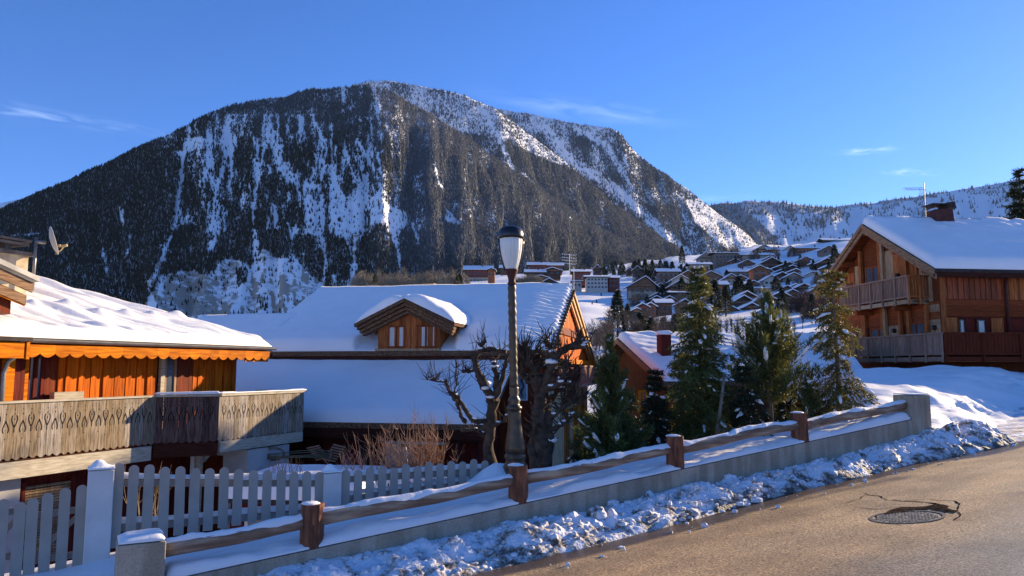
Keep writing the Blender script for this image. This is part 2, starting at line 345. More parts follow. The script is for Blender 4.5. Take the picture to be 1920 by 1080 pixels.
def dirty():
    m = bpy.data.materials.new('ploughed_snow'); m.use_nodes = True; t = m.node_tree; b = t.nodes['Principled BSDF']; b.inputs['Roughness'].default_value = .7
    tc = t.nodes.new('ShaderNodeTexCoord')
    def N(s, d):
        n = t.nodes.new('ShaderNodeTexNoise'); n.inputs['Scale'].default_value = s; n.inputs['Detail'].default_value = d; t.links.new(tc.outputs['Object'], n.inputs['Vector']); return n
    a = t.nodes.new('ShaderNodeAttribute'); a.attribute_name = 'dirt'
    n1 = N(5, 9); n2 = N(30, 5)
    s1 = t.nodes.new('ShaderNodeMath'); s1.operation = 'MULTIPLY_ADD'; s1.inputs[1].default_value = .45; t.links.new(n2.outputs[0], s1.inputs[0]); t.links.new(n1.outputs[0], s1.inputs[2])
    s2 = t.nodes.new('ShaderNodeMath'); s2.operation = 'MULTIPLY_ADD'; s2.inputs[1].default_value = .22; t.links.new(a.outputs['Fac'], s2.inputs[0]); t.links.new(s1.outputs[0], s2.inputs[2])
    r = t.nodes.new('ShaderNodeValToRGB'); e = r.color_ramp.elements; e[0].position = .73; e[0].color = (.82,.82,.84,1); e[1].position = 1.0; e[1].color = (.10,.072,.05,1)
    q = e.new(.82); q.color = (.60,.55,.50,1); q = e.new(.90); q.color = (.30,.24,.19,1)
    t.links.new(s2.outputs[0], r.inputs[0]); t.links.new(r.outputs[0], b.inputs['Base Color'])
    bn = t.nodes.new('ShaderNodeBump'); bn.inputs['Strength'].default_value = .9; bn.inputs['Distance'].default_value = .03
    t.links.new(N(22, 6).outputs[0], bn.inputs['Height']); t.links.new(bn.outputs[0], b.inputs['Normal'])
    return m
BANKM = dirty()
DIRTY = M('dirty_ploughed_snow', (.13,.09,.065), (.80,.80,.82), scale=6.5, detail=10, bump=1, bscale=24, bdist=.03, lo=.38, hi=.54, rough=.7, c3=(.46,.39,.34))
# ================================================================== GROUND
WA = np.array([-2.39, 9.3]); WD = np.array([.8757, .4827]); WN = np.array([.4827, -.8757])   # retaining wall line; WN points to the road
def st(x, y): return (x-WA[0])*WD[0]+(y-WA[1])*WD[1], (x-WA[0])*WN[0]+(y-WA[1])*WN[1]
def zroad(x, y): return -1.895+.122*x-.054*y
def zwall(s): return -2.18+.0985*s
BERM0 = np.array([8.6, 15.2]); bd = np.array([9.6, 10.6]); bd = bd/np.linalg.norm(bd); bn_ = np.array([-bd[1], bd[0]])
def H(x, y):
    x = np.asarray(x, float); y = np.asarray(y, float)
    s, t = st(x, y)
    road = zroad(x, y)-.06
    # snow field right of the trees, rising to the right-hand chalet
    field = -.80+(np.minimum(y,29)-16)*.060-.12*np.maximum(0,y-31)+.30*fbm(x*.45+y*.1, y*.6, 3, 5)+.16*(np.abs(fbm(x*.5-y*.25, y*.8, 13, 3))*2-.2)+.22*fbm(x*.14+y*.1, y*.5-x*.25, 9, 3)
    b2 = (x-BERM0[0])*bn_[0]+(y-BERM0[1])*bn_[1]
    bs = (x-BERM0[0])*bd[0]+(y-BERM0[1])*bd[1]
    berm = smooth((b2+.7+.5*fbm(bs*.5, b2*.3, 21, 3))/2.9)+.34*fbm(x*1.5, y*1.5, 23, 5)*np.exp(-((b2-.9)/1.5)**2)+.16*(np.abs(fbm(x*2.4, y*2.4, 25, 4))*2-.2)*np.exp(-((b2-.5)/.9)**2)
    garden = -4.75+.12*fbm(x*.4, y*.4, 5)
    G = garden+(field-garden)*smooth((x-5.0-(y-16)*.35)/3.0)
    td = 1.75-.75*smooth((s-2.6)/1.2)
    strip = zwall(s)+.07+.10*fbm(s*1.1, t*1.6, 31, 4)
    slope = strip-.75*np.maximum(0, -t-td)
    Gn = np.minimum(G, strip+.02+.33*np.maximum(0, -t-.35))
    behind = np.maximum(Gn, slope)
    # mound around the lamp foot and the end of the picket fence
    behind = behind+.36*np.exp(-((x+.22)**2/.16+(y-11.75)**2/.30))
    right = road+(G-road)*berm
    # past the wall's end the two meet
    k = smooth((s-12.2)/.8)
    left = np.where(t < -.13, behind, road)
    r = left*(1-k)+right*k
    # low ground behind the far side stays field
    r = np.where((t < -.6), np.where(k > 0, behind*(1-k)+right*k, behind), r)
    # camera side right of the road: trampled snow on the road plane
    return r
nx, ny = 420, 300
gx = np.linspace(-34, 40, nx); gy = np.concatenate([np.linspace(3.5, 30, 230), np.linspace(30.4, 60, 70)])
X, Y = np.meshgrid(gx, gy, indexing='ij')
Z = H(X, Y)
# beyond d=30 the land behind the houses sinks a little
Z = np.where(Y > 34, Z-(Y-34)*.10*smooth((14-X)/8), Z)
g = mesh_obj('snow_ground', np.stack([X, Y, Z], -1).reshape(-1, 3), grid_faces(nx, ny), SNOW, None, True)
tag(g, kind='structure')

# ------------------------------------------------------------------ road
def road_edge_t(s): return .22+.0*s
ns, nt_ = 500, 110
sv = np.linspace(-9, 34, ns); tv = np.concatenate([np.linspace(.12, 3.4, 70), np.linspace(3.5, 14, 40)])
Sg, Tg = np.meshgrid(sv, tv, indexing='ij')
RX = WA[0]+WD[0]*Sg+WN[0]*Tg; RY = WA[1]+WD[1]*Sg+WN[1]*Tg
MH = np.array([4.87, 9.46])
RZ = zroad(RX, RY)+.02*fbm(RX*.7, RY*.7, 41, 3)
rr = np.hypot(RX-MH[0], RY-MH[1])
RZ -= .03*np.exp(-(rr/.6)**2)
# keep the asphalt where the photo has it; the far right is trampled snow
ok = (RY < 16.0+.25*np.sin(RX*1.7)) & (RY > 1.5)
Fq = grid_faces(ns, nt_); okf = ok.reshape(-1)[Fq].all(1)
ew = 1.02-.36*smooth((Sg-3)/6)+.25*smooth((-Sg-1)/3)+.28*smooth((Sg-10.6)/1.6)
wet_shade = 1-smooth((Tg-ew-.30-.55*fbm(Sg*.55, Tg*.6, 45, 4)-.25*np.exp(-((Sg-4)/2)**2))/.18)  # damp strip along the bank, with the wall's shadow painted into the same darkening
wet_shade = np.maximum(wet_shade, .55*smooth((fbm(Sg*.35, Tg*1.5, 46, 4)-.20)/.10)*(Tg < 4))
rd = mesh_obj('road', np.stack([RX, RY, RZ], -1).reshape(-1, 3), Fq[okf], ASPH, None, True, attrs={'wet_shade': wet_shade.ravel()}); tag(rd, kind='structure')
# trampled snow path where the road climbs out of the frame
xx, yy = np.meshgrid(np.linspace(7.6, 34, 170), np.linspace(13.6, 32, 150), indexing='ij')
s_, t_ = st(xx, yy); b2 = (xx-BERM0[0])*bn_[0]+(yy-BERM0[1])*bn_[1]
edge = yy-(15.55+.35*np.sin(xx*1.1)+.5*fbm(xx*1.4, yy*1.4, 51, 4))
zz = zroad(xx, yy)-.10+.13*smooth(edge/.5+.5)+.10*fbm(xx*1.5, yy*1.5, 52, 5)*smooth(edge/.6)+.05*fbm(xx*.5+yy*2.2, yy*.5, 53, 3)
zz = np.maximum(zz, np.where(edge > -.3, zroad(xx, yy)-.05, -9))
zz = np.where(b2 > .55, zz-.6, zz)
pth = mesh_obj('trampled_path', np.stack([xx, yy, zz], -1).reshape(-1, 3), grid_faces(170, 150), SNOW_TRAMPLED, None, True); tag(pth, kind='structure')

# cracks and the broken patch round the manhole: thin dark sheets just over the asphalt
def rpt(px, py):
    # pixel -> road plane
    d = at(px, py, 1.0); k = -1.895/(d.z-.122*d.x+.054*1.0)
    x, y = d.x*k, k; r = math.hypot(x-MH[0], y-MH[1])
    return Vector((x, y, zroad(x, y)+float(.02*fbm(np.array(x*.7), np.array(y*.7), 41, 3))-.03*math.exp(-(r/.6)**2)))
cr = MB()
def crack(pts, w0):
    P = [rpt(*p) for p in pts]
    Q = []
    for a, b in zip(P[:-1], P[1:]):
        n = max(2, int((b-a).length/.10))
        for i in range(n):
            q = a.lerp(b, i/n); Q.append(q+Vector((random.uniform(-.035,.035), random.uniform(-.035,.035), 0)))
    Q.append(P[-1])
    V = []
    for i, q in enumerate(Q):
        d = (Q[min(i+1,len(Q)-1)]-Q[max(i-1,0)]); nrm = Vector((-d.y, d.x, 0)).normalized()
        wd = w0*(.35+.9*random.random())*(1-.6*i/len(Q))
        for sg in (1, -1):
            v = q+nrm*wd*sg; V.append(Vector((v.x, v.y, zroad(v.x, v.y)+.02*float(fbm(np.array(v.x*.7), np.array(v.y*.7), 41, 3))-.03*math.exp(-(math.hypot(v.x-MH[0], v.y-MH[1])/.6)**2)+.005)))
    cr.add(V, [(2*i, 2*i+1, 2*i+3, 2*i+2) for i in range(len(Q)-1)])
crack([(1762,945),(1720,940),(1665,938),(1640,930),(1622,926)], .022)
crack([(1640,930),(1622,930),(1590,944),(1560,946)], .008)
crack([(1690,950),(1640,954),(1600,950)], .012)
crack([(1800,948),(1795,940),(1740,936),(1700,938)], .012)
crack([(1795,950),(1802,962),(1792,972),(1825,975)], .014)
crack([(1645,962),(1640,970),(1652,978),(1690,984)], .012)
crack([(1700,1046),(1740,1046),(1770,1043)], .008)
crack([(1800,870),(1850,862),(1905,852)], .006)
cr.build('road_crack', M('crack_dark', (.012,.009,.007), rough=1, spec=0))['kind'] = 'structure'
pat = MB()
poly = [(1735,949),(1752,946),(1768,946),(1780,949),(1776,952),(1786,955),(1797,957),(1788,960),(1780,957),(1772,959),(1766,955),(1755,956),(1745,952),(1735,954),(1715,952),(1690,954),(1672,957),(1656,963),(1668,955),(1692,950),(1712,950)]
c0 = rpt(1750, 950)
PV = []
for p in poly:
    v = rpt(*p); v.z += .009; PV.append(v)
pat.add([c0+Vector((0,0,.009))]+PV, [(0, i+1, (i+1)%len(PV)+1) for i in range(len(PV))])
tag(pat.build('pothole', M('broken_asphalt', (.035,.025,.018), (.10,.07,.045), scale=14, rough=1, bump=.4, bdist=.01, spec=0)), 'dark broken asphalt hollow along the far rim of the manhole cover', 'pothole')
# manhole
mh = thing('manhole_cover', 'round worn cast manhole cover sunk in the cracked road', 'manhole cover', (MH[0], MH[1], zroad(*MH)-.028))
tl = lambda p: (p[0], p[1], p[2]+.122*p[0]-.054*p[1])
m = MB(tl); n = 44
def ring(mb, r0, r1, z0, z1):
    V = [(r*cos(2*pi*k/n), r*sin(2*pi*k/n), z) for r, z in ((r0,z0),(r0,z1),(r1,z1),(r1,z0)) for k in range(n)]
    mb.add(V, [(j*n+k, j*n+(k+1)%n, (j+1)*n+(k+1)%n, (j+1)*n+k) for j in range(3) for k in range(n)])
ring(m, .385, .425, -.03, .018)
m.build('frame', M('worn_iron_frame', (.16,.13,.10), (.09,.075,.06), scale=20, rough=.6), mh, world=False)
m = MB(tl); V = [(0,0,.010)]+[(.375*cos(2*pi*k/n), .375*sin(2*pi*k/n), .010) for k in range(n)]
m.add(V, [(0, k+1, (k+1)%n+1) for k in range(n)])
for i in range(-9, 10):
    for j in range(-9, 10):
        x, y = i*.04+(j%2)*.02, j*.04
        if x*x+y*y < .34**2 and random.random() < .85: m.box(x-.011, x+.011, y-.011, y+.011, .0102, .016)
m.build('lid', M('worn_iron_lid', (.50,.42,.30), (.20,.16,.11), scale=26, rough=.6, bump=.4), mh, world=False)
m = MB(tl); ring(m, .43, .56, -.03, -.004); m.build('collar', M('collar_asphalt', (.10,.075,.055), (.05,.04,.03), scale=18, rough=1, bump=.8), mh, world=False)

# ------------------------------------------------------------------ retaining wall
def W(s, t, z): return (WA[0]+WD[0]*s+WN[0]*t, WA[1]+WD[1]*s+WN[1]*t, z)
sP0, sP1 = on_line(W(0,-.17,0), WD, 263, 1040), on_line(W(0,-.17,0), WD, 1709, 790)
wall = thing('retaining_wall', 'long low grey concrete wall with end pillars beside the road', 'wall', W(0, -.12, zwall(0)-.6))
m = MB()
ss = np.linspace(sP0+.2, sP1-.2, 40)
V = []
for s in ss:
    for t, z in ((.0, -1.3), (.0, 0), (-.24, 0), (-.24, -1.3)): V.append(W(s, t, zwall(s)+z))
n4 = 4; m.add(V, [(i*4+k, i*4+(k+1)%4, (i+1)*4+(k+1)%4, (i+1)*4+k) for i in range(len(ss)-1) for k in range(4)])
m.build('wall_body', CONC, wall)
for s0, w2, top, top2 in ((sP0, .24, zat(263, 1018, W(sP0,0,0)[1]), 0), (sP1+.05, .27, zat(1709, 741, W(sP1,0,0)[1]), 0)):
    m = MB(); pw = .27
    m.hexa([W(s0-w2, .05, top-2.0), W(s0+w2, .05, top-2.0), W(s0+w2, -.40, top-2.0), W(s0-w2, -.40, top-2.0),
            W(s0-w2, .05, top), W(s0+w2, .05, top), W(s0+w2, -.40, top), W(s0-w2, -.40, top)])
    pl = m.build('pillar', CONC, wall)
    bv = pl.modifiers.new('b', 'BEVEL'); bv.width = .012; bv.segments = 2
    snow_patch('snow_cap', pl, [W(s0-w2+.01, .04, top), W(s0+w2-.01, .04, top), W(s0+w2-.01, -.39, top), W(s0-w2+.01, -.39, top)], .07 if s0 < 0 else .022, nu=16, nv=14, taper=(.1,.1,.1,.1), bump=.03 if s0 < 0 else .006, seed=61)
def hw(u, v, Lu, Lv):
    return .16*fbm(u*1.6, v*2.5, 71, 5)+.09*np.maximum(0, fbm(u*.6, v*.1+3, 72, 3))
snow_patch('snow_cover', wall, [W(sP0+.25, -.015, zwall(sP0+.25)), W(sP1-.25, -.015, zwall(sP1-.25)), W(sP1-.25, -.42, zwall(sP1-.25)-.005), W(sP0+.25, -.42, zwall(sP0+.25)-.005)], .095, nu=420, nv=14, h=hw, taper=(.1,.1,.12,0), bump=.02, seed=70)
# ------------------------------------------------------------------ log rail fence on the wall
rail = thing('log_rail_fence', 'rustic log rail with four red-brown posts standing on the concrete wall', 'fence', W(0, -.12, zwall(0)))
post_s = [0.0, 2.90, 5.80, 8.70]
for i, s in enumerate(post_s):
    m = MB(); h = .52; rb = .148; V = []
    nn = 10
    for j in range(7):
        z = zwall(s)+.004+(h-.004)*j/6
        for k in range(nn):
            a = 2*pi*k/nn; r = rb*(1+.08*sin(3*a+i)+.07*(random.random()-.5))*(1-.06*j/6)*(1.06 if abs(cos(2*a)) < .4 else .97)
            x, y, _ = W(s, -.145, 0); V.append((x+r*cos(a), y+r*sin(a), z))
    m.add(V, [(j*nn+k, j*nn+(k+1)%nn, (j+1)*nn+(k+1)%nn, (j+1)*nn+k) for j in range(6) for k in range(nn)]+[tuple(6*nn+k for k in range(nn))])
    p = m.build('post', POSTW, rail)
    x, y, z = W(s, -.145, zwall(s)+h)
    c = MB(); c.ball((x-.02, y, z+.0), .115, (1, 1, .24), 14, .2); c.build('snow_cap', SNOW, p, True)
ends = [sP0+.25]+post_s+[sP1-.2]
def zr(s): return zwall(s)+.335
for i in range(5):
    a, b = ends[i]+(.09 if i else 0), ends[i+1]-(.09 if i < 4 else 0)
    pts = []; rad = []
    nseg = 14
    for j in range(nseg+1):
        s = a+(b-a)*j/nseg; wob = .012*sin(s*3.1)+.01*sin(s*7.3+1)
        pts.append(W(s, -.155+wob, zr(s)-.02+.014*sin(s*2.3+i)-(.03 if i == 4 else 0))); rad.append(.092*(1-.10*j/nseg+.03*sin(s*5)))
    m = MB(); m.tube(pts, rad, 12); lg = m.build('log_rail', LOG, rail, True)
    # snow ridge lying on the log
    V = []; nk = 7; N2 = 90
    for j in range(N2+1):
        s = a+(b-a)*j/N2; f = j/N2*nseg; k0 = min(int(f), nseg-1); fr = f-k0
        P = Vector(pts[k0]).lerp(Vector(pts[k0+1]), fr); R_ = .092
        hh = .012+.040*max(0, float(fbm(np.array(s*2.6), np.array(i*3.3), 81, 5))*3.0+.25)
        if i == 1 and fr < 2: hh *= .9
        ww = .066+.06*float(fbm(np.array(s*3), np.array(7.0), 83, 3))
        for k in range(nk):
            q = -1+2*k/(nk-1); t = q*ww; zz = sqrt(max(0, R_**2-t*t))*.93+hh*(1-q*q)**.6
            V.append((P.x+WN[0]*t, P.y+WN[1]*t, P.z+zz))
    m = MB(); m.add(V, [(j*nk+k, j*nk+k+1, (j+1)*nk+k+1, (j+1)*nk+k) for j in range(N2) for k in range(nk-1)])
    m.build('snow_cover', SNOW, lg, True)
# ------------------------------------------------------------------ ploughed snow bank along the wall
sv = np.linspace(-5.0, 13.6, 900); tv = np.linspace(-.03, 1.0, 90)
Sg, Tn = np.meshgrid(sv, tv, indexing='ij')
wd = 1.02+.3*fbm(Sg*.45, Sg*0, 91, 3)-.36*smooth((Sg-3)/6)+.25*smooth((-Sg-1)/3)+.28*smooth((Sg-10.6)/1.6)
Tg = Tn*wd
x = WA[0]+WD[0]*Sg+WN[0]*Tg; y = WA[1]+WD[1]*Sg+WN[1]*Tg
hgt = .39-.05*smooth((Sg-2)/4)+.16*fbm(Sg*.9, Sg*0+2, 92, 4)+.12*smooth((Sg-9)/3)
prof = np.clip(1-np.clip(Tn, 0, 1)**1.5, 0, 1)**.75
rid = np.abs(fbm(Sg*3.1, Tg*3.1, 93, 5))*2
z = zroad(x, y)-.03+hgt*prof*(1+.2*fbm(Sg*1.6, Tg*1.6, 94, 4))+(.26*fbm(Sg*2.3, Tg*2.3, 95, 3)+.17*fbm(Sg*6.5, Tg*6.5, 98, 4)+.11*(rid-.22)*smooth(fbm(Sg*.8, Tg*.8, 99, 2)*4+.5)+.07*(np.abs(fbm(Sg*11, Tg*11, 97, 3))*2-.2)*smooth(fbm(Sg*1.1, Tg*1.1, 96, 2)*4+.4))*np.clip(prof*1.4, 0, 1)*np.clip(.35+Tn*2, 0, 1)
z = np.where(Tn > .97, zroad(x, y)-.03, z)
sb = mesh_obj('snow_bank', np.stack([x, y, z], -1).reshape(-1, 3), grid_faces(900, 90), BANKM, None, True, attrs={'dirt': (smooth((Tn-.35)/.7)*.75+.6*fbm(Sg*1.4, Tg*2, 88, 3)).ravel()}); tag(sb, kind='structure')
# loose clods of ploughed snow, ice and earth
cl = MB()
for i in range(760):
    s = random.uniform(-4.8, 13.4); f = random.random()**.9*(1 if random.random() < .75 else 1.75)
    wdd = 1.02-.36*float(smooth((s-3)/6))+.25*float(smooth((-s-1)/3))
    t = wdd*f*1.03; px_, py_ = W(s, t, 0)[:2]
    ii = int((s+5)/18.6*899); jj = int(min(f, 1)*89); r = random.choice([.015,.02,.025,.03,.035,.05])*random.uniform(.7, 1.4)*(1.4 if random.random() < .04 else 1)*(.55 if f > 1 else 1)
    cl.ball((px_, py_, (float(z[ii, jj]) if f < 1 else zroad(px_, py_)+.01)+r*.15), r, (random.uniform(.7,1.5), random.uniform(.7,1.3), random.uniform(.5,1)), 6, .5)
tag(cl.build('snow_clods', BANKM, None, False), kind='stuff')
# the big upright lumps that stand out along the bank
for (px, py, r, lab) in ((1010, 996, .16, 'large brownish lump of ploughed snow with a hollow on its right'), (1118, 968, .15, 'pale upright slab of ploughed snow leaning over the bank by the wall'), (1234, 948, .075, 'small clean white snowball on top of the ploughed bank'),
                     (1262, 950, .10, 'rounded pale snow lump next to the snowball on the bank'), (1050, 1040, .17, 'low wide dirty snow lump near the shaded road edge'), (1770, 792, .17, 'earth-stained snow lump against the foot of the right end pillar')):
    m_ = (px-960)/F; P0 = (WA[0]+WN[0]*.35, WA[1]+WN[1]*.35); k = on_line(P0, WD, px, py); X0, Y0 = P0[0]+WD[0]*k, P0[1]+WD[1]*k
    if px > 1700: X0, Y0 = 8.75, 15.05
    p = at(px, py, Y0)
    b = MB(); b.ball((0,0,0), r, (1, .75, .8), 10, .6 if r > .08 else .2)
    o = b.build('snow_lump', DIRTY if r > .08 else SNOW, None, True); o.location = (X0, Y0, p.z-(.16 if px > 1700 else 0)); tag(o, lab, 'snow lump', 'lumps of ploughed snow along the wall')

# ------------------------------------------------------------------ white picket fence
FT = -1.42; F0 = np.array(W(-2.1, FT, 0)[:2])
def fpt(px):
    k = on_line(F0, WD, px, 900); return F0[0]+WD[0]*k, F0[1]+WD[1]*k
def picket(parent, px, ztop, zbot, wd=.118, mat=PAINT, th=.022):
    x, y = fpt(px); r = wd/2; n = 8
    jl = random.uniform(-.010, .010); ztop += random.uniform(-.008, .008)
    prof = [(-r-jl, zbot), (r-jl, zbot)]+[(r*cos(pi*i/n), ztop-r+r*sin(pi*i/n)) for i in range(n+1)]
    m = MB(); m.prism([(x+WD[0]*a-WN[0]*-.03, y+WD[1]*a-WN[1]*-.03, z_) for a, z_ in prof], (WN[0]*th, WN[1]*th, 0))
    return m.build('picket', mat, parent)
def hrail(parent, pa, pb, za, zb, hgt_=.085, snow=True, off=0):
    xa, ya = fpt(pa); xb, yb = fpt(pb); o = -.03-off
    m = MB(); m.beam((xa+WN[0]*o, ya+WN[1]*o, za), (xb+WN[0]*o, yb+WN[1]*o, zb), .05, hgt_)
    r = m.build('rail', PAINT, parent)
    if snow:
        A = Vector((xa, ya, za+hgt_/2)); B = Vector((xb, yb, zb+hgt_/2)); n2 = Vector((WN[0], WN[1], 0))
        snow_patch('snow_cover', r, [A+n2*(o+.03), B+n2*(o+.03), B+n2*(o-.05), A+n2*(o-.05)], .065, nu=90, nv=6, taper=(.03,.03,.03,.03), bump=.03, seed=int(pa))
    return r
pf = thing('picket_fence', 'grey-white picket fence with round-topped pickets between two square posts', 'fence', (*F0, -2.4))
P1 = [222,250,279,308,337,365,392,419,446,474,500,526,550,574,597]
P2 = [646.5,670,692,715,737,759,781,802,823,844,865,886,907]
def tops(px):
    t = {222:868,250:872.5,279:871,308:875.5,337:873.5,365:877,392:877.5,419:876,446:879,474:881,500:881,526:881.5,550:882.5,574:883,597:884,
         646.5:879,670:880.5,692:876,715:871.5,737:875,759:869,781:872,802:864.5,823:868.5,844:863,865:864.5,886:859.5,907:862}[px]
    return t
for px in P1+P2:
    x, y = fpt(px); zt = zat(px, tops(px), y)
    zb = float(H(x, y))+(.10 if px < 600 else -.1)
    picket(pf, px, zt, min(zb, zt-.3))
hrail(pf, 214, 604, zat(214, 906, fpt(214)[1]), zat(604, 907, fpt(604)[1])); hrail(pf, 214, 604, zat(214, 992, fpt(214)[1]), zat(604, 960, fpt(604)[1]))
hrail(pf, 638, 915, zat(638, 900, fpt(638)[1]), zat(915, 884, fpt(915)[1])); hrail(pf, 638, 915, zat(638, 938, fpt(638)[1]), zat(915, 903, fpt(915)[1]))
def sqpost(parent, px, wpx, ytop, zb, name='post', capz=.085, depth=None, mat=PAINT_W):
    x, y = fpt(px); hw_ = wpx/F*y/2*.98; zt = zat(px, ytop, y)
    Q = lambda a, b, z_: (x+WD[0]*a+WN[0]*b, y+WD[1]*a+WN[1]*b, z_)
    dp = depth or hw_
    m = MB(); m.hexa([Q(-hw_,dp,zb), Q(hw_,dp,zb), Q(hw_,-dp,zb), Q(-hw_,-dp,zb), Q(-hw_,dp,zt), Q(hw_,dp,zt), Q(hw_,-dp,zt), Q(-hw_,-dp,zt)])
    p = m.build(name, mat, parent); bv = p.modifiers.new('b', 'BEVEL'); bv.width = .008
    def hc(u, v, Lu, Lv): return capz*.9*np.exp(-((np.abs(u/Lu-.40)/.27)**3+(np.abs(v/Lv-.5)/.33)**3))
    snow_patch('snow_cap', p, [Q(-hw_*1.04,dp*1.04,zt), Q(hw_*1.04,dp*1.04,zt), Q(hw_*1.04,-dp*1.04,zt), Q(-hw_*1.04,-dp*1.04,zt)], .035, nu=20, nv=20, h=hc, taper=(.08,.08,.08,.08), bump=.02, seed=int(px))
sqpost(pf, 621, 33, 886, -3.0, depth=.10)
sqpost(pf, 189, 43, 880, -3.3, name='gate_post', depth=.13)
gt = thing('picket_gate', 'grey double picket gate whose round-topped pickets dip towards the middle', 'gate', (*fpt(100), -2.6))
leaf = None
for leafp, pxs in (((-40, 53), [(-22,927),(10,936),(42,940)]), ((58, 165), [(65,934),(92,923),(124,915),(155,908)])):
    x, y = fpt(sum(p for p, _ in pxs)/len(pxs))
    lf = MB()
    for zy in (965, 1050):
        a, b = fpt(leafp[0]), fpt(leafp[1]); lf.beam((a[0]+WN[0]*-.04, a[1]+WN[1]*-.04, zat(60, zy, y)), (b[0]+WN[0]*-.04, b[1]+WN[1]*-.04, zat(60, zy-6, y)), .04, .075)
    aa, bb_ = fpt(leafp[0]+4), fpt(leafp[1]-4); lf.beam((aa[0]-WN[0]*.04, aa[1]-WN[1]*.04, zat(60, 1050, y)), (bb_[0]-WN[0]*.04, bb_[1]-WN[1]*.04, zat(60, 962, y)), .03, .06); lf = lf.build('gate_leaf', PAINT, gt)
    for px, ty in pxs:
        pk = picket(lf, px, zat(px, ty, fpt(px)[1]), -3.15, wd=.118)

# ------------------------------------------------------------------ street lamp
LD = 11.55; LX = (967-960)/F*LD; kz = LD/F
lz = lambda py: zat(960, py, LD)
lamp = thing('street_lamp', 'tall ornate bronze lamp post with frosted teardrop lantern behind the log rail', 'street lamp', (LX, LD, lz(905)-.35))
L0 = (LX, LD, 0); ln = .0195
def LT(prof, n=20, flute=0, mat=IRON, name='pole', sm=True, par=None):
    m = MB(); m.lathe([(r*kz, lz(py)) for r, py in prof], (LX-ln*1.75*0, LD, 0), n, lean=ln, flute=flute)
    for i, v in enumerate(m.V): m.V[i] = (v[0]+0, v[1], v[2])
    # lean is about the foot
    m.V = [(v[0]-ln*1.75, v[1], v[2]) for v in m.V]
    return m.build(name, mat, par or lamp, sm)
LT([(24,950),(24,882),(23,880)], n=8, name='base_block', sm=False)
LT([(21,880),(23,876),(21,870),(18,866),(18,861),(20,858),(20,854),(17,851),(17,848)], name='base_moulding')
LT([(18,848),(18.5,840),(17,828),(14.5,812),(12.8,795),(12,775),(12,769)], n=16, flute=.07, name='lower_shaft')
LT([(12,769),(14.5,767),(14.5,763),(11,760),(9.5,756),(12,750),(9,745),(7.5,741),(9.5,735),(8,731),(9.5,728),(7,724)], name='collar')
prof = []
yy_ = 724
while yy_ > 536:
    prof += [(7.2+.35*random.random(), yy_), (7.7+.5*random.random(), yy_-4), (6.9, yy_-9)]
    yy_ -= 15
LT(prof+[(6.5,534)], n=14, flute=.05, name='upper_shaft')
LT([(6.5,534),(9,532),(6.5,528),(7,522),(9.5,514),(12.5,507),(12.8,505)], mat=BRONZE, name='socket')
LANT = bpy.data.materials.new('frosted_lantern_glass'); LANT.use_nodes = True
b = LANT.node_tree.nodes['Principled BSDF']; b.inputs['Base Color'].default_value = (.80,.77,.70,1); b.inputs['Roughness'].default_value = .25
b.inputs['Subsurface Weight'].default_value = .6; b.inputs['Subsurface Radius'].default_value = (.06,.06,.05); b.inputs['Subsurface Scale'].default_value = 1
LT([(11,506),(14,496),(17,484),(19.5,470),(20.6,458),(20.8,448),(20.6,444)], n=40, flute=.035, mat=LANT, name='lantern_glass', sm=False)
LT([(23.6,448),(24.4,444),(24.2,438),(22,431),(17,426.5),(10,424.2),(2,423.6)], n=30, mat=BLACK, name='cap')
for a in (0, pi):
    m = MB(); pts = []
    for r, py in ((12.5,507),(15.5,497),(18.8,484),(21.4,470),(22.8,458),(23.4,447)):
        z_ = lz(py); pts.append((LX-ln*1.75-ln*z_+cos(a)*r*kz, LD+sin(a)*r*kz, z_))
    m.tube(pts, .013, 6); m.build('lantern_arm', BLACK, lamp, True)
# ================================================================== THE VALLEY AND THE HILLSIDE OF THE VILLAGE
AZ = [-900,-400,0,450,850,1000,1090,1200,1300,1450,1600,1900,2500]
DS = [44,90,150,250,350,500,650,900,1300,2600]
TB = {-900:[850,780,740,715,705,695,690,670,650,600], -400:[850,780,740,715,705,695,690,660,640,590], 0:[850,780,740,715,700,690,680,650,625,580], 450:[850,780,740,710,695,685,675,650,628,580],
 850:[850,770,720,660,610,545,535,528,526,520], 1000:[850,760,710,650,600,537,528,520,516,512], 1090:[850,745,690,612,578,543,530,520,512,505],
 1200:[850,735,680,615,588,545,525,508,500,490], 1300:[850,720,665,605,580,540,507,492,488,480], 1450:[840,680,640,600,570,520,474,468,466,462],
 1600:[830,670,630,590,548,490,446,450,455,455], 1900:[820,690,640,580,530,470,425,440,450,450], 2500:[820,690,640,580,530,470,425,440,450,450]}
TBM = np.array([TB[a] for a in AZ], float)
LD_ = np.log(np.array(DS, float))
def pyf(px, d):
    px = np.clip(np.asarray(px, float), AZ[0], AZ[-1]); ld = np.clip(np.log(np.asarray(d, float)), LD_[0], LD_[-1])
    i = np.clip(np.searchsorted(AZ, px)-1, 0, len(AZ)-2); j = np.clip(np.searchsorted(LD_, ld)-1, 0, len(DS)-2)
    A = np.array(AZ, float); fx = (px-A[i])/(A[i+1]-A[i]); fy = (ld-LD_[j])/(LD_[j+1]-LD_[j])
    fx = fx*fx*(3-2*fx)
    return (TBM[i,j]*(1-fy)+TBM[i,j+1]*fy)*(1-fx)+(TBM[i+1,j]*(1-fy)+TBM[i+1,j+1]*fy)*fx
def Zv(px, d):
    z = (690-pyf(px, d))/F*np.asarray(d, float)
    x = (np.asarray(px, float)-960)/F*d
    return z+np.asarray(d)*.006*fbm(x*.02, np.asarray(d)*.02, 101, 4)*2
pa = np.linspace(-900, 2500, 300); dv = np.exp(np.linspace(math.log(42), math.log(2700), 220))
PA, DV = np.meshgrid(pa, dv, indexing='ij')
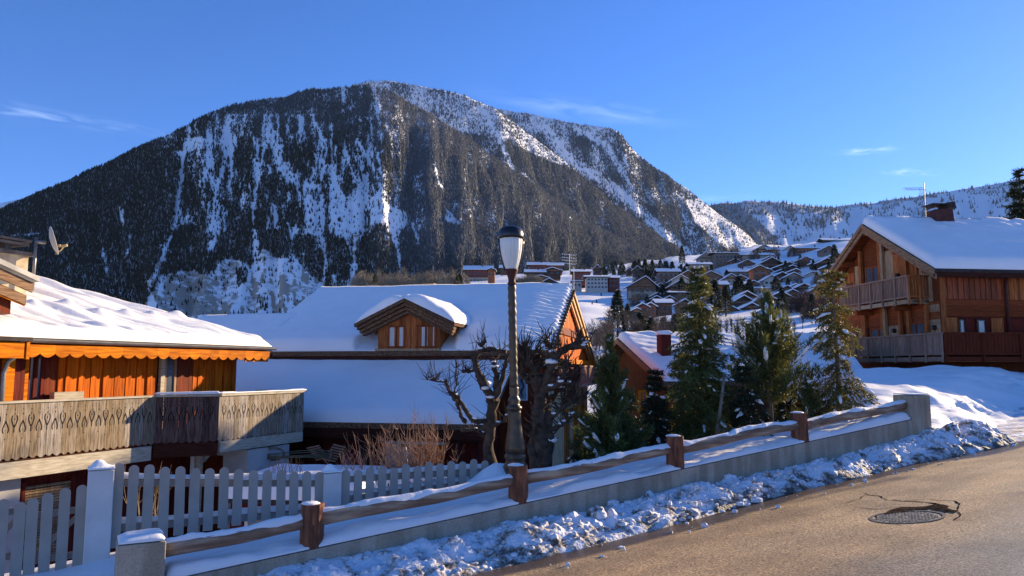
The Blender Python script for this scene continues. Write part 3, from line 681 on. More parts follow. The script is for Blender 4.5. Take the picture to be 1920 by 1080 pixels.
ZV = Zv(PA, DV); XV = (PA-960)/F*DV
vs = mesh_obj('valley_hillside', np.stack([XV, DV, ZV], -1).reshape(-1, 3), grid_faces(300, 220), SNOW_FAR, None, True); tag(vs, kind='structure')
def vpt(px, d): return Vector(((px-960)/F*d, d, float(Zv(px, d))))
def dist_for(px, py, lo=60, hi=1250):
    """distance at which the hillside shows at row py in column px"""
    ds = np.exp(np.linspace(math.log(lo), math.log(hi), 400)); v = pyf(np.full(400, px), ds)
    k = np.where(v <= py)[0]
    return float(ds[k[0]]) if len(k) else hi

# ================================================================== MOUNTAINS
def mountain_mat(name, s1, s2):
    m = bpy.data.materials.new(name); m.use_nodes = True; t = m.node_tree; b = t.nodes['Principled BSDF']; b.inputs['Roughness'].default_value = .9; b.inputs['Specular IOR Level'].default_value = .1
    tc = t.nodes.new('ShaderNodeTexCoord')
    def N(s, d, st_=(1,1,1)):
        mp = t.nodes.new('ShaderNodeMapping'); mp.inputs['Scale'].default_value = st_; t.links.new(tc.outputs['Object'], mp.inputs[0])
        n = t.nodes.new('ShaderNodeTexNoise'); n.inputs['Scale'].default_value = s; n.inputs['Detail'].default_value = d; t.links.new(mp.outputs[0], n.inputs['Vector']); return n
    a = t.nodes.new('ShaderNodeAttribute'); a.attribute_name = 'rock'
    n = N(.035, 10, (1,1,1.8)); n.inputs['Roughness'].default_value = .75; ad = t.nodes.new('ShaderNodeMath'); ad.operation = 'MULTIPLY_ADD'; ad.inputs[1].default_value = 1.08; t.links.new(n.outputs[0], ad.inputs[0]); t.links.new(a.outputs['Fac'], ad.inputs[2])
    r = t.nodes.new('ShaderNodeValToRGB'); r.color_ramp.elements[0].position = .88; r.color_ramp.elements[1].position = .99
    r.color_ramp.elements[0].color = (.87,.85,.84,1); r.color_ramp.elements[1].color = (.36,.30,.24,1)
    t.links.new(ad.outputs[0], r.inputs[0])
    fa = t.nodes.new('ShaderNodeAttribute'); fa.attribute_name = 'floor'; fm = t.nodes.new('ShaderNodeMixRGB'); fm.inputs[2].default_value = (.075,.07,.06,1)
    t.links.new(fa.outputs['Fac'], fm.inputs[0]); t.links.new(r.outputs[0], fm.inputs[1]); t.links.new(fm.outputs[0], b.inputs['Base Color'])
    bn = t.nodes.new('ShaderNodeBump'); bn.inputs['Strength'].default_value = .6; bn.inputs['Distance'].default_value = 6
    n2 = N(.035, 8, (1,1,.35)); t.links.new(n2.outputs[0], bn.inputs['Height']); t.links.new(bn.outputs[0], b.inputs['Normal'])
    return m
MTN = mountain_mat('mountain_snow_and_rock', 0, 0)
def interp(tab, u):
    tab = np.array(tab, float); return [np.interp(u, tab[:,0], tab[:,k]) for k in range(1, tab.shape[1])]
CP_, SP_ = cos(PITCH), sin(PITCH)
def P3(px, py, d):
    u = (np.asarray(px)-960)/F; v = (540-np.asarray(py))/F; dy = CP_-v*SP_
    return np.stack([u/dy*d, d*np.ones_like(dy), (SP_+v*CP_)/dy*d], -1)
def proj(Q):
    cz = Q[...,1]*CP_+Q[...,2]*SP_; cy = -Q[...,1]*SP_+Q[...,2]*CP_
    return 960+F*Q[...,0]/cz, 540-F*cy/cz
def inpoly(x, y, poly):
    r = np.zeros(x.shape, bool); n = len(poly)
    for i in range(n):
        x0, y0 = poly[i]; x1, y1 = poly[(i+1)%n]
        if y0 == y1: continue
        c = ((y0 > y) != (y1 > y)) & (x < (x1-x0)*(y-y0)/(y1-y0)+x0); r ^= c
    return r
def dline(x, y, pts):
    d = np.full(x.shape, 1e9)
    for (x0,y0),(x1,y1) in zip(pts[:-1], pts[1:]):
        dx, dy = x1-x0, y1-y0; t = np.clip(((x-x0)*dx+(y-y0)*dy)/(dx*dx+dy*dy), 0, 1)
        d = np.minimum(d, np.hypot(x-x0-t*dx, y-y0-t*dy))
    return d
c7 = lambda L: [(x*.469, 120+y*.469) for x, y in L]
c8 = lambda L: [(680+x*.469, 120+y*.469) for x, y in L]
FOREST_V = []; FOREST_F = []
def mountain(name, crest, base, nu, nv, gamp, density, rockf, ntree, th, seed, back=500, conc=.0, jit=2.0, gfreq=1.0, thead=None, tmat=None):
    px0, px1 = crest[0][0], crest[-1][0]
    u = np.linspace(0, 1, nu); pxs = px0+(px1-px0)*u
    cpy, cd = interp(crest, pxs); cpy = cpy+jit*2*fbm(pxs*.045, pxs*0+seed, seed, 4)
    bpx, bpy, bd_ = interp(base, pxs)
    v = np.linspace(0, 1, nv)**1.0
    C = P3(pxs, cpy, cd); B = P3(bpx, bpy, bd_)
    Pm = C[:,None]*(1-v)[None,:,None]+B[:,None]*v[None,:,None]
    # concave foot, convex brow
    L = np.linalg.norm(B-C, axis=1)
    Pm[...,2] += -conc*L[:,None]*np.sin(v*pi)[None]*1.0
    # gullies running down the face
    UU, VV = np.meshgrid(pxs, v, indexing='ij')
    wob = 10*fbm(UU*.01, VV*3, seed+3, 3)
    gl = fbm((UU+wob*2)*.035*gfreq, VV*1.6, seed+5, 5, .55)+.5*(np.abs(fbm((UU+wob)*.018*gfreq, VV*.9, seed+9, 3))*2-.25)
    T = np.roll(C, -1, 0)-C; T[-1] = T[-2]; dn = B-C
    Nn = np.cross(T, dn); Nn /= np.linalg.norm(Nn, axis=1, keepdims=True); Nn *= np.sign(-Nn[:,1:2]+1e-9)
    amp = gamp*np.minimum(1, v*5+.04)*np.minimum(1, (1-v)*5+.3)
    Pm = Pm+Nn[:,None]*(gl*amp[None])[...,None]
    # back side
    nb = 6; BK = []
    for k in range(1, nb+1):
        q = C.copy(); q[:,1] += back*k/nb; q[:,0] += (pxs-960)/F*back*k/nb; q[:,2] -= (k/nb)**1.3*back*.8; BK.append(q)
    full = np.concatenate([np.stack(BK[::-1], 1), Pm], 1)
    # apparent position of each point, used only to lay out rock and forest where the face has them
    ax, ay = proj(Pm)
    rk = rockf(ax, ay) if rockf else np.zeros(ax.shape)
    dg = density(ax, ay); fl = smooth((dg-.62)/.3)*.8*(1-np.clip(rk*3-.3, 0, 1)); fl = np.concatenate([np.zeros((nu, nb)), fl], 1)
    rk = np.concatenate([np.zeros((nu, nb)), rk], 1)
    mo = mesh_obj(name, full.reshape(-1,3), grid_faces(nu, nv+nb), MTN, None, True, attrs={'rock': rk.ravel(), 'floor': fl.ravel()}); tag(mo, kind='structure')
    # forest
    K = ntree*3
    wu = RNG.random(K)*(nu-1.001); wv = RNG.random(K)*(nv-1.001)
    # even density over the area
    i = wu.astype(int); j = wv.astype(int); fu = wu-i; fv = wv-j
    Q = (Pm[i,j]*((1-fu)*(1-fv))[:,None]+Pm[i+1,j]*(fu*(1-fv))[:,None]+Pm[i,j+1]*((1-fu)*fv)[:,None]+Pm[i+1,j+1]*(fu*fv)[:,None])
    A = np.linalg.norm(np.cross(Pm[i+1,j]-Pm[i,j], Pm[i,j+1]-Pm[i,j]), axis=1)
    qx, qy = proj(Q)
    dens = density(qx, qy)*np.minimum(1, A/np.percentile(A, 90))
    keep = RNG.random(K) < dens
    Q = Q[keep]; n = len(Q)
    hh = th*(.45+.75*RNG.random(n)**1.5+.45*smooth(fbm(Q[:,0]*.012, Q[:,2]*.02, seed+60, 3)*3+.4)); rr_ = hh*(.17+.09*RNG.random(n))
    k = 4; ang = RNG.random(n)*6.28
    V = np.zeros((n, k*2+1, 3)); 
    for t_ in range(k):
        a = ang+2*pi*t_/k; jr = .75+.5*RNG.random(n)
        V[:,t_,0] = Q[:,0]+rr_*jr*np.cos(a); V[:,t_,1] = Q[:,1]+rr_*jr*np.sin(a); V[:,t_,2] = Q[:,2]-hh*.05
        a = a+.6
        V[:,k+t_,0] = Q[:,0]+rr_*.55*np.cos(a); V[:,k+t_,1] = Q[:,1]+rr_*.55*np.sin(a); V[:,k+t_,2] = Q[:,2]+hh*.45
    V[:,2*k] = Q; V[:,2*k,2] += hh; V[:,2*k,0] += hh*.04*RNG.standard_normal(n)
    Fl = []
    for t_ in range(k):
        a, b_ = t_, (t_+1)%k
        Fl += [(a, b_, k+a), (b_, k+b_, k+a), (k+a, k+b_, 2*k)]
    Fl = np.array(Fl)[None]+(np.arange(n)*(2*k+1))[:,None,None]
    fx, fy_ = proj(Q)
    fr = np.clip((smooth((fx-640)/180)*.50+.30*smooth((300-fy_)/100))*smooth((560-fy_)/160+.15)+.14*fbm(fx*.02, fy_*.05, seed+40, 3)+.25*(RNG.random(n)-.5)*smooth((fx-560)/200), 0, .85)*(1 if name != 'front_mountain' else smooth((fx-330)/200)*.9+.1)
    fo = mesh_obj('mountain_forest', V.reshape(-1,3), Fl.reshape(-1,3), tmat or N_MTN, None, False, attrs={'frost': np.repeat(fr, 2*k+1)}); tag(fo, kind='stuff')
    print(name, 'trees', n)
def far_needles(name, c, snowy=.22, sc=(.34,.36,.38)):
    m = bpy.data.materials.new(name); m.use_nodes = True; t = m.node_tree; b = t.nodes['Principled BSDF']; b.inputs['Roughness'].default_value = .9; b.inputs['Specular IOR Level'].default_value = .05
    g = t.nodes.new('ShaderNodeNewGeometry'); r = t.nodes.new('ShaderNodeValToRGB'); r.color_ramp.interpolation = 'LINEAR'
    e = r.color_ramp.elements; e[0].position = 0; e[0].color = tuple(x*.6 for x in c)+(1,); e[1].position = 1; e[1].color = sc+(1,)
    q = e.new(1-snowy); q.color = tuple(x*1.5 for x in c)+(1,)
    a = t.nodes.new('ShaderNodeAttribute'); a.attribute_name = 'frost'
    mm = t.nodes.new('ShaderNodeMath'); mm.operation = 'MULTIPLY'; t.links.new(a.outputs['Fac'], mm.inputs[0]); mm.inputs[1].default_value = 1.0
    mx = t.nodes.new('ShaderNodeMixRGB'); mx.inputs[2].default_value = (.215,.213,.218,1); t.links.new(mm.outputs[0], mx.inputs[0]); t.links.new(r.outputs[0], mx.inputs[1])
    t.links.new(g.outputs['Random Per Island'], r.inputs[0]); t.links.new(mx.outputs[0], b.inputs['Base Color'])
    return m
N_MTN = far_needles('mountain_needles', (.013,.016,.013), .12); N_MTN2 = far_needles('frosted_mountain_needles', (.045,.046,.036), .3)

# ---- front mountain
crestA = [(-500,600,1750),(-200,470,1750),(0,393,1800),(60,368,1820),(120,343,1840),(170,322,1850),(250,281,1880),(330,246,1900),(400,208,1950),(470,191,1980),(540,181,2000),(580,168,2010),(640,163,2030),(700,160,2055),(732,174,2075),(800,212,2130),(870,255,2210),(961,318,2340),(1040,372,2470),(1102,421,2590),(1180,455,2700),(1270,491,2850),(1330,512,2950),(1500,560,3100)]
baseA = [(-500,-500,700,900),(0,-40,640,1050),(300,270,632,1150),(450,430,625,1200),(600,600,600,1250),(700,710,575,1300),(850,870,548,1350),(1000,1010,530,1500),(1270,1240,520,1900),(1500,1450,580,2100)]
chA = [c7([(740,310),(720,480),(700,650),(640,800),(590,900)]), c7([(900,270),(930,330),(870,480),(850,620),(860,700),(830,780)]), c7([(1060,320),(1040,420),(1020,520),(1010,620),(1020,720),(1010,820)]),
       c7([(780,300),(810,340)]), c7([(1240,190),(1290,300),(1300,420)]), c7([(1400,180),(1440,230)]), c7([(1430,310),(1460,360),(1440,410),(1470,480)]), c7([(1510,360),(1520,440)]), c7([(1290,640),(1300,780),(1290,900)]), c7([(1420,640),(1412,880)]), c7([(1560,640),(1590,760),(1610,830)]),
       c7([(1650,640),(1680,760)]), c7([(1110,400),(1180,480),(1230,590)]), c7([(1740,400),(1750,470),(1770,500)]), c7([(1640,300),(1650,340)]), c7([(520,680),(520,730),(500,780)]), c7([(415,760),(425,830)]), c7([(480,580),(490,640)]), c7([(150,680),(40,690)]), c7([(1150,640),(1190,760)]), c7([(935,290),(945,330)]), c7([(1340,330),(1330,520)]), c7([(1380,350),(1420,470)])]
wA = [11,12,9,7,9,7,12,6,8,7,10,6,14,6,3,4,6,8,5,9,7,10,8]
fanA = c7([(1270,290),(1320,300),(1345,420),(1330,500),(1400,520),(1450,470),(1480,480),(1560,570),(1640,600),(1640,640),(1585,700),(1560,650),(1500,640),(1440,700),(1390,720),(1340,690),(1290,700),(1250,690),(1210,680),(1220,600),(1180,480),(1110,400),(1150,390),(1240,470)])
patchA = [c7([(1780,570),(1850,650),(1820,680),(1785,630)]), c7([(1200,130),(1275,125),(1272,160),(1215,162)]), c7([(740,300),(810,290),(820,330),(750,360)])]
teeth = [c7(p) for p in ([(700,665),(760,640),(830,680),(830,790),(760,825),(685,830),(670,760)], [(870,690),(920,660),(990,680),(1012,740),(1012,805),(930,780),(860,790)], [(1035,680),(1090,660),(1140,690),(1152,770),(1100,780),(1070,745),(1040,740)],
         [(1180,685),(1240,685),(1295,760),(1290,880),(1200,800),(1165,740)], [(1310,710),(1380,700),(1405,780),(1390,870),(1310,830)], [(1430,740),(1500,655),(1570,755),(1585,840),(1430,870)], [(940,820),(985,820),(990,870),(950,895)], [(1600,740),(1700,720),(1760,640),(1900,640),(1900,850),(1600,850)])]
rockline = c7([(590,940),(640,850),(760,825),(830,850),(900,780),(960,785),(1010,830),(1050,745),(1120,750),(1150,795),(1200,800),(1290,900),(1290,1100),(500,1100)])
def densA(x, y):
    sh = .35*(x-520)/200*(y-300)*.1; n = fbm((x-sh)*.085, y*.017, 201, 5, .6); n2 = fbm(x*.27, y*.08, 202, 3)
    left = smooth((345+.12*(y-300)-x)/70)            # solid forest on the left
    right = smooth((x-(690+.0*y))/90)
    mid = np.clip(.60+3.4*n+1.6*n2, .03, 1)
    d = np.clip(.93+1.2*np.minimum(n+.12, 0), 0, 1)*left+(1-left)*mid
    rt = np.clip(.80+1.3*n+.5*n2, .25, 1)
    d = d*(1-right)+rt*right
    wob = 3*fbm(x*.1, y*.1, 203, 3)*2
    for c, w_ in zip(chA, [q*.78 for q in wA]):
        dl = dline(x+wob, y, c); d = d*(1-.95*(1-smooth((dl-w_*.30+w_*1.1*n2)/(w_*.5))))
    d = np.where(inpoly(x+wob*1.6, y+wob, fanA), .04+.75*smooth((n+.45*n2-.09)/.10), d)
    for p in patchA: d = np.where(inpoly(x+wob, y, p), .03, d)
    low = inpoly(x+wob, y+wob, rockline); d = np.where(low, .03, d)
    for p in teeth: d = np.where(inpoly(x+wob, y+wob*.7, p), .97, d)
    d = np.where((y < 215) & (x < 640) & (y < 245), np.maximum(d, .7), d)
    return d
def rockA(x, y):
    w_ = 6*fbm(x*.05, y*.05, 205, 3)*2
    big = inpoly(x+w_, y+w_, c7([(650,850),(760,825),(850,860),(870,1000),(840,1010),(640,1000)]))
    b2 = inpoly(x+w_, y+w_, c7([(870,850),(930,770),(1000,830),(980,870),(900,890),(870,900)]))|inpoly(x+w_, y+w_, c7([(860,890),(960,920),(1060,930),(1040,980),(860,950)]))|inpoly(x+w_, y+w_, c7([(1040,745),(1100,760),(1110,790),(1040,790)]))|inpoly(x+w_, y+w_, c7([(1150,880),(1280,890),(1260,915),(1150,910)]))|inpoly(x+w_, y+w_, c7([(1320,870),(1400,880),(1380,905),(1330,900)]))
    streak = .22*(fbm(x*.15, y*.05, 206, 3) > .08)*((y > 440)&(x < 720))
    return np.where(big, .48, np.where(b2, .40, .10+streak*1.3+.18*smooth((y-470)/60)*(x < 640)))
mountain('front_mountain', crestA, baseA, 420, 180, 52, densA, rockA, 200000, 7.0, 211, conc=.015, jit=3)
# ---- second ridge
crestB = [(560,190,2700),(640,168,2650),(690,152,2600),(730,150,2600),(800,164,2650),(870,178,2700),(930,204,2750),(985,248,2850),(1055,298,2950),(1149,382,3100),(1242,448,3300),(1303,486,3450),(1420,520,3600)]
baseB = [(560,700,420,2200),(730,840,460,2250),(870,960,500,2350),(1055,1120,520,2500),(1242,1280,520,2700),(1420,1400,540,2900)]
def densB(x, y):
    n = fbm(x*.07, y*.03, 221, 4)
    top = np.interp(x, [690,800,930,1000,1100], [200,232,262,290,330])      # snowy upper slope
    d = np.where(y < top, .16+.5*np.maximum(n, 0), np.clip(.82+1.2*n, .2, 1))
    for c, w_ in ((c8([(480,180),(560,330),(600,420)]), 7), (c8([(640,440),(740,540),(830,600)]), 5)):
        d = d*(1-.85*(1-smooth((dline(x, y, c)-w_*.3)/(w_*.7))))
    return d
mountain('second_mountain_ridge', crestB, baseB, 260, 110, 40, densB, None, 70000, 8.5, 231, conc=0, jit=2.5, tmat=N_MTN)
crestC = [(800,260,3700),(900,212,3600),(930,204,3600),(1000,214,3550),(1080,231,3500),(1140,238,3500),(1165,252,3520),(1196,290,3600),(1240,322,3650),(1289,354,3750),(1320,380,3800),(1383,425,3900),(1430,466,4000),(1520,500,4100)]
baseC = [(800,940,420,3000),(1000,1120,470,3000),(1140,1220,500,3100),(1289,1340,515,3200),(1430,1440,500,3400),(1520,1540,520,3500)]
def densC(x, y):
    n = fbm(x*.07, y*.03, 241, 4)
    d = np.clip(.62+1.5*n, .08, 1)
    top = np.interp(x, [930,1140,1200], [240,262,300]); d = np.where(y < top, d*.45, d)
    for c, w_ in ((c8([(720,250),(820,380),(930,450),(1080,560),(1160,640),(1300,760)]), 15), (c8([(850,260),(980,330),(1050,460)]), 9), (c8([(1000,480),(1110,590)]), 7)):
        d = d*(1-.88*(1-smooth((dline(x, y, c)-w_*.3)/(w_*.7))))
    scree = inpoly(x, y, c8([(1290,545),(1345,535),(1620,740),(1560,800),(1480,760),(1330,640),(1310,590)]))
    return np.where(scree, .05, d)
mountain('third_mountain_ridge', crestC, baseC, 240, 100, 55, densC, lambda x, y: np.where(inpoly(x, y, c8([(1290,545),(1345,535),(1620,740),(1560,800),(1330,640)])), .28, .02), 46000, 10, 251, conc=0, jit=3)
crestD = [(1150,430,5200),(1260,395,5200),(1330,384,5200),(1400,377,5200),(1480,381,5300),(1560,389,5400),(1640,380,5500),(1700,370,5600),(1760,361,5600),(1820,352,5600),(1900,338,5700),(2050,320,5800),(2500,290,6000)]
baseD = [(1150,1250,520,3500),(1400,1430,500,3600),(1700,1700,500,3600),(2500,2500,480,3600)]
def densD(x, y):
    n = fbm(x*.05, y*.05, 261, 4)
    d = np.clip(.30+2.2*n, .0, 1)
    d = np.where(y < np.interp(x, [1330,1500,1900], [405,402,352]), .75, d)
    d = np.where(inpoly(x, y, c8([(1380,560),(1500,560),(1660,700),(1600,760),(1400,640)])), .85, d)
    return d*np.where(x > 1750, .7, 1)
mountain('far_mountain', crestD, baseD, 260, 80, 90, densD, None, 9000, 22, 271, conc=.02, jit=2.5, back=1500)
crestE = [(-900,420,6000),(-400,400,6000),(-60,392,6000),(0,381,6000),(30,374,6000),(60,372,6000),(120,380,6000),(400,420,6000)]
mountain('distant_left_mountain', crestE, [(-900,-900,560,4500),(400,400,560,4500)], 80, 30, 90, lambda x, y: np.full(x.shape, .25), None, 1000, 24, 281, back=1500)
# ================================================================== BUILDINGS
def planks(T, a0, a1, b, z0, z1, w_, th=.02, batten=True, name='wall_boards', mat=None, parent=None, axis='a', ztop=None, gap=.006, jit=.006):
    """vertical boards on the plane b (axis a) or on the plane a (axis b)"""
    m = MB(T); a = a0; i = 0; sgn = 1 if a1 > a0 else -1
    while (a1-a)*sgn > .01:
        e = a+sgn*min(w_, abs(a1-a)); d = (th if (batten and i % 2) else 0)+random.uniform(0, jit)
        zt = ztop((a+e)/2) if ztop else z1
        lo, hi = min(a, e)+gap, max(a, e)-gap
        if hi > lo and zt > z0:
            if axis == 'a': m.box(lo, hi, b-.02-d, b+.03, z0, zt)
            else: m.box(b-.03, b+.02+d, lo, hi, z0, zt)
        a = e; i += 1
    return m.build(name, mat, parent)
def hplanks(T, a0, a1, b, z0, z1, h, mat, parent, name='wall_boards', axis='a', out=1, jit=.012):
    m = MB(T); z = z0
    while z < z1-.01:
        e = min(z+h, z1); d = random.uniform(0, jit)
        if axis == 'a': m.box(a0, a1, b-.02-d, b+.03, z+.006, e)
        else: m.box(min(b-.03*out, b+(.02+d)*out), max(b-.03*out, b+(.02+d)*out), a0, a1, z+.006, e)
        z = e
    return m.build(name, mat, parent)
def window(T, parent, a0, a1, b, z0, z1, fr=W_MIDH, glass=None, w_=.06, mull=1, axis='a', out=-1, d=.05, name='window', bar=0):
    """out: direction in which the window faces along the other axis"""
    def bx(m, p0, p1, q0, q1, y0, y1):
        if axis == 'a': m.box(p0, p1, min(y0,y1), max(y0,y1), q0, q1)
        else: m.box(min(y0,y1), max(y0,y1), p0, p1, q0, q1)
    m = MB(T); f = out*d
    bx(m, a0, a1, z0, z0+w_, b, b+f); bx(m, a0, a1, z1-w_, z1, b, b+f); bx(m, a0, a0+w_, z0+w_, z1-w_, b, b+f*.98); bx(m, a1-w_, a1, z0+w_, z1-w_, b, b+f*.98)
    for k in range(1, mull+1):
        c = a0+(a1-a0)*k/(mull+1); bx(m, c-w_*.45, c+w_*.45, z0+w_, z1-w_, b, b+f*.96)
    for k in range(1, bar+1):
        c = z0+(z1-z0)*k/(bar+1); bx(m, a0+w_, a1-w_, c-w_*.25, c+w_*.25, b, b+f*.9)
    o = m.build(name, fr, parent)
    g = MB(T); bx(g, a0+w_*.5, a1-w_*.5, z0+w_*.5, z1-w_*.5, b+f*.1, b+f*.35); g.build('pane', glass or GLASS, o)
    return o

# ------------------------------------------------------------------ LEFT CHALET
u_ = (.386, .923); n_in = (-.923, .386)
TL = frame((-9.9, 14.7, 0), u_, n_in)
lc = thing('balcony_chalet', 'orange timber chalet with scalloped eaves and carved grey balcony at the left edge', 'chalet', TL((3, 3, -4.8)))
def aL(px, b):
    p = TL((0, b, 0)); return on_line((p.x, p.y), u_, px)
# walls
m = MB(TL); m.box(-7, aL(440,.8), .86, 10, -4.9, .60); m.build('wall', W_RED, lc)
wb = .80
planks(TL, aL(108, wb), aL(293, wb), wb, -1.75, .58, .155, .03, mat=W_ORANGE, parent=lc, jit=.03)
planks(TL, aL(360, wb), aL(440, wb), wb, -1.75, .58, .155, .03, mat=W_ORANGE, parent=lc, jit=.03)
planks(TL, aL(84, wb), aL(107, wb), wb+.02, -1.75, .58, .30, .0, False, 'wall_panel', W_RED, lc)
planks(TL, aL(330, wb), aL(359, wb), wb-.02, -1.75, .50, .40, .0, False, 'shutter', W_RED, lc)
window(TL, lc, aL(306, wb), aL(329, wb), wb, -1.7, .45, fr=W_RAIL, w_=.07, mull=0)
m = MB(TL); a = aL(300, wb); m.box(a-.05, a+.07, wb-.10, wb-.0, -1.75, .5); m.build('corner_post', W_CREAM, lc)
window(TL, lc, aL(46, wb), aL(83, wb), wb, -1.75, .40, fr=W_DARKV, w_=.09, mull=1, name='balcony_door')
m = MB(TL); a = aL(36, wb-.1); m.box(a-.10, a+.10, wb-.25, wb, -1.75, .5); m.build('corner_post', W_ORANGE_H, lc)
planks(TL, -6, aL(28, wb), wb-.3, -1.75, .45, .3, .02, mat=W_DARKV, parent=lc)
m = MB(TL); a = aL(10, .5); m.box(a-.09, a+.09, .35, .5, -1.75, .42); m.build('balcony_post', W_ORANGE_H, lc)
m = MB(TL); a = aL(130, wb-.2); m.box(a-.35, a+.35, wb-.25, wb-.1, -.95, -.52); m.build('window_box', W_CREAM, lc)
# roof: hip
EZ = .60; TN = .352; HB = 6.0; CA = 7.62
m = MB(TL); R0 = [(-9,-.02,EZ), (CA,-.02,EZ), (CA-HB,HB,EZ+TN*HB), (-9,HB,EZ+TN*HB), (-9,2*HB,EZ), (CA,2*HB,EZ)]
dn = .10
R1 = [(p[0],p[1],p[2]-dn) for p in R0]
m.add(R0+R1, [(0,1,2,3), (3,2,5,4), (1,5,2), (6,9,8,7), (9,10,11,8), (7,8,11), (0,6,7,1), (1,7,11,5), (4,5,11,10)])
roof = m.build('roof', SLATE, lc)
def hl(u, v, Lu, Lv):
    # slid ridges running slantwise down the slope, and humps over a row of snow guards
    q = u+v*.10+.25*fbm(u*.5, v*.5, 301, 3)
    r = .30*(np.abs(fbm(q*1.7, v*.34, 302, 3))*2-.2)*smooth(v/.5)+.10*(np.abs(fbm(q*3.3, v*.6, 306, 3))*2-.2)
    gu = np.zeros_like(u)
    for k in range(12):
        c = 7.9+k*.72; gu += .17*np.exp(-(((u-c-.12*(v-1.7))/.15)**2+((v-1.75)/.20)**2))-.05*np.exp(-(((u-c)/.2)**2+((v-1.25)/.5)**2))
    r = r+.075*(np.abs(np.sin(pi*(u+v*.08+.35*fbm(u*.6, v*.8, 308, 3))/.47))-.5)*smooth((v-.1)/.5)*(.4+.9*vn(u*.9, v*.5, 309))
    lip = .12*np.maximum(0, fbm(u*4.5, v*.4, 304, 3))*2*np.exp(-(v/.35)**2)
    return r+gu+lip+.10*fbm(u*.5, v*.5, 303, 3)
snow_patch('snow_cover', roof, [(-9,0.0,EZ), (CA-.02,0.0,EZ), (CA-HB,HB,EZ+TN*HB), (-9,HB,EZ+TN*HB)], .26, nu=420, nv=150, h=hl, taper=(0,.45,.28,.0), bump=.035, seed=300, T=TL)
snow_patch('snow_cover', roof, [(CA-.02,0.0,EZ), (CA-.02,2*HB,EZ), (CA-HB,HB+.01,EZ+TN*HB), (CA-HB,HB-.01,EZ+TN*HB)], .26, nu=60, nv=60, taper=(.4,.4,.3,0), bump=.05, seed=311, T=TL)
m = MB(TL)
pts = []
for k in range(9):
    th = pi+pi*k/8; pts.append((.075*cos(th), .075*sin(th)))
V = [(aa, -.10+p, EZ-.02+q) for aa in (.15, CA+.02) for p, q in pts]; nn = 9
m.add(V, [(k, k+1, nn+k+1, nn+k) for k in range(8)]+[tuple(range(nn)), tuple(range(nn, 2*nn))])
gut = m.build('gutter', METAL, lc); sm = gut.modifiers.new('s', 'SOLIDIFY'); sm.thickness = .006
m = MB(TL); m.box(CA-.14, CA+.0, -.02, 2*HB, EZ-.30, EZ-.11); m.box(.1, CA-.15, -.015, .03, EZ-.26, EZ-.11); m.build('fascia', W_DARK, lc)
# scalloped valance
m = MB(TL); a = .30; sp = .325
while a < 7.2:
    n = 10
    top = [(a, EZ-.13), (a+sp, EZ-.13)]
    prof = [(a+sp*(1-k/n), EZ-.33-.085*(abs(sin(pi*(1-k/n)))**.8)+.03) for k in range(n+1)]
    m.prism([(p, -.06, q) for p, q in top+prof], TL((0,.03,0))-TL((0,0,0)) if False else (0,.03,0))
    a += sp
m.build('valance', W_ORANGE_H, lc)
m = MB(TL); m.box(6.6, CA-.1, .05, .09, EZ-.42, EZ-.12); m.build('corner_board', W_ORANGE_H, lc)
# near wing with its own eave board
m = MB(TL); m.box(-6, aL(40,-.3), -.34, -.28, .19, .50); m.box(aL(43,-.3), aL(49,-.3), -.36, -.28, .17, .52); m.build('valance', W_ORANGE_H, lc)
m = MB(TL); m.box(-6, aL(50,-.3), -.42, 2, .52, .60); wr = m.build('roof', SLATE, lc)
snow_patch('snow_cover', wr, [(-6,-.40,.60),(aL(26,-.3),-.36,.60),(aL(26,-.3),.6,.80),(-6,.6,.80)], .14, nu=60, nv=16, taper=(0,.3,.15,0), bump=.06, seed=320, T=TL)
a = aL(32, -.1)
m = MB(TL); m.tube([(a+.02,-.14,.50), (a+.0,-.12,.28), (a-.12,.02,.12), (a-.16,.06,-.1), (a-.16,.06,-1.75)], .045, 10); m.build('downpipe', METAL, lc, True)
# upper cross gable, its rake boards coming down to the left
rk = lambda z0, h, b0, b1, ae, m: m.hexa([(ae,b0,z0), (ae,b1,z0), (-5,b1,z0+.33*(ae+5)), (-5,b0,z0+.33*(ae+5)), (ae,b0,z0+h), (ae,b1,z0+h), (-5,b1,z0+h+.33*(ae+5)), (-5,b0,z0+h+.33*(ae+5))])
e = aL(60, -.25)
m = MB(TL); rk(1.72, .10, -.30, 3.5, e, m); gr = m.build('gable_roof', METAL, lc)
m = MB(TL); rk(1.50, .20, -.22, -.17, e-.08, m); rk(1.25, .19, -.14, -.09, e-.14, m); m.build('rake_board', W_RAKE, gr)
m = MB(TL); rk(1.22, .17, -.12, -.11, e-.15, m); m.build('rake_board', W_ORANGE_H, gr)
m = MB(TL); rk(1.05, .4, .0, .3, e-.35, m); m.build('gable_wall', W_RED, lc)
snow_patch('snow_cover', gr, [(-5,.15,1.82+.33*(e+5)), (e-.35,.15,1.82+.33*.35), (e-.35,3.4,1.82+.33*.35), (-5,3.4,1.82+.33*(e+5))], .12, nu=40, nv=20, taper=(0,.3,.2,.2), bump=.04, seed=330, T=TL)
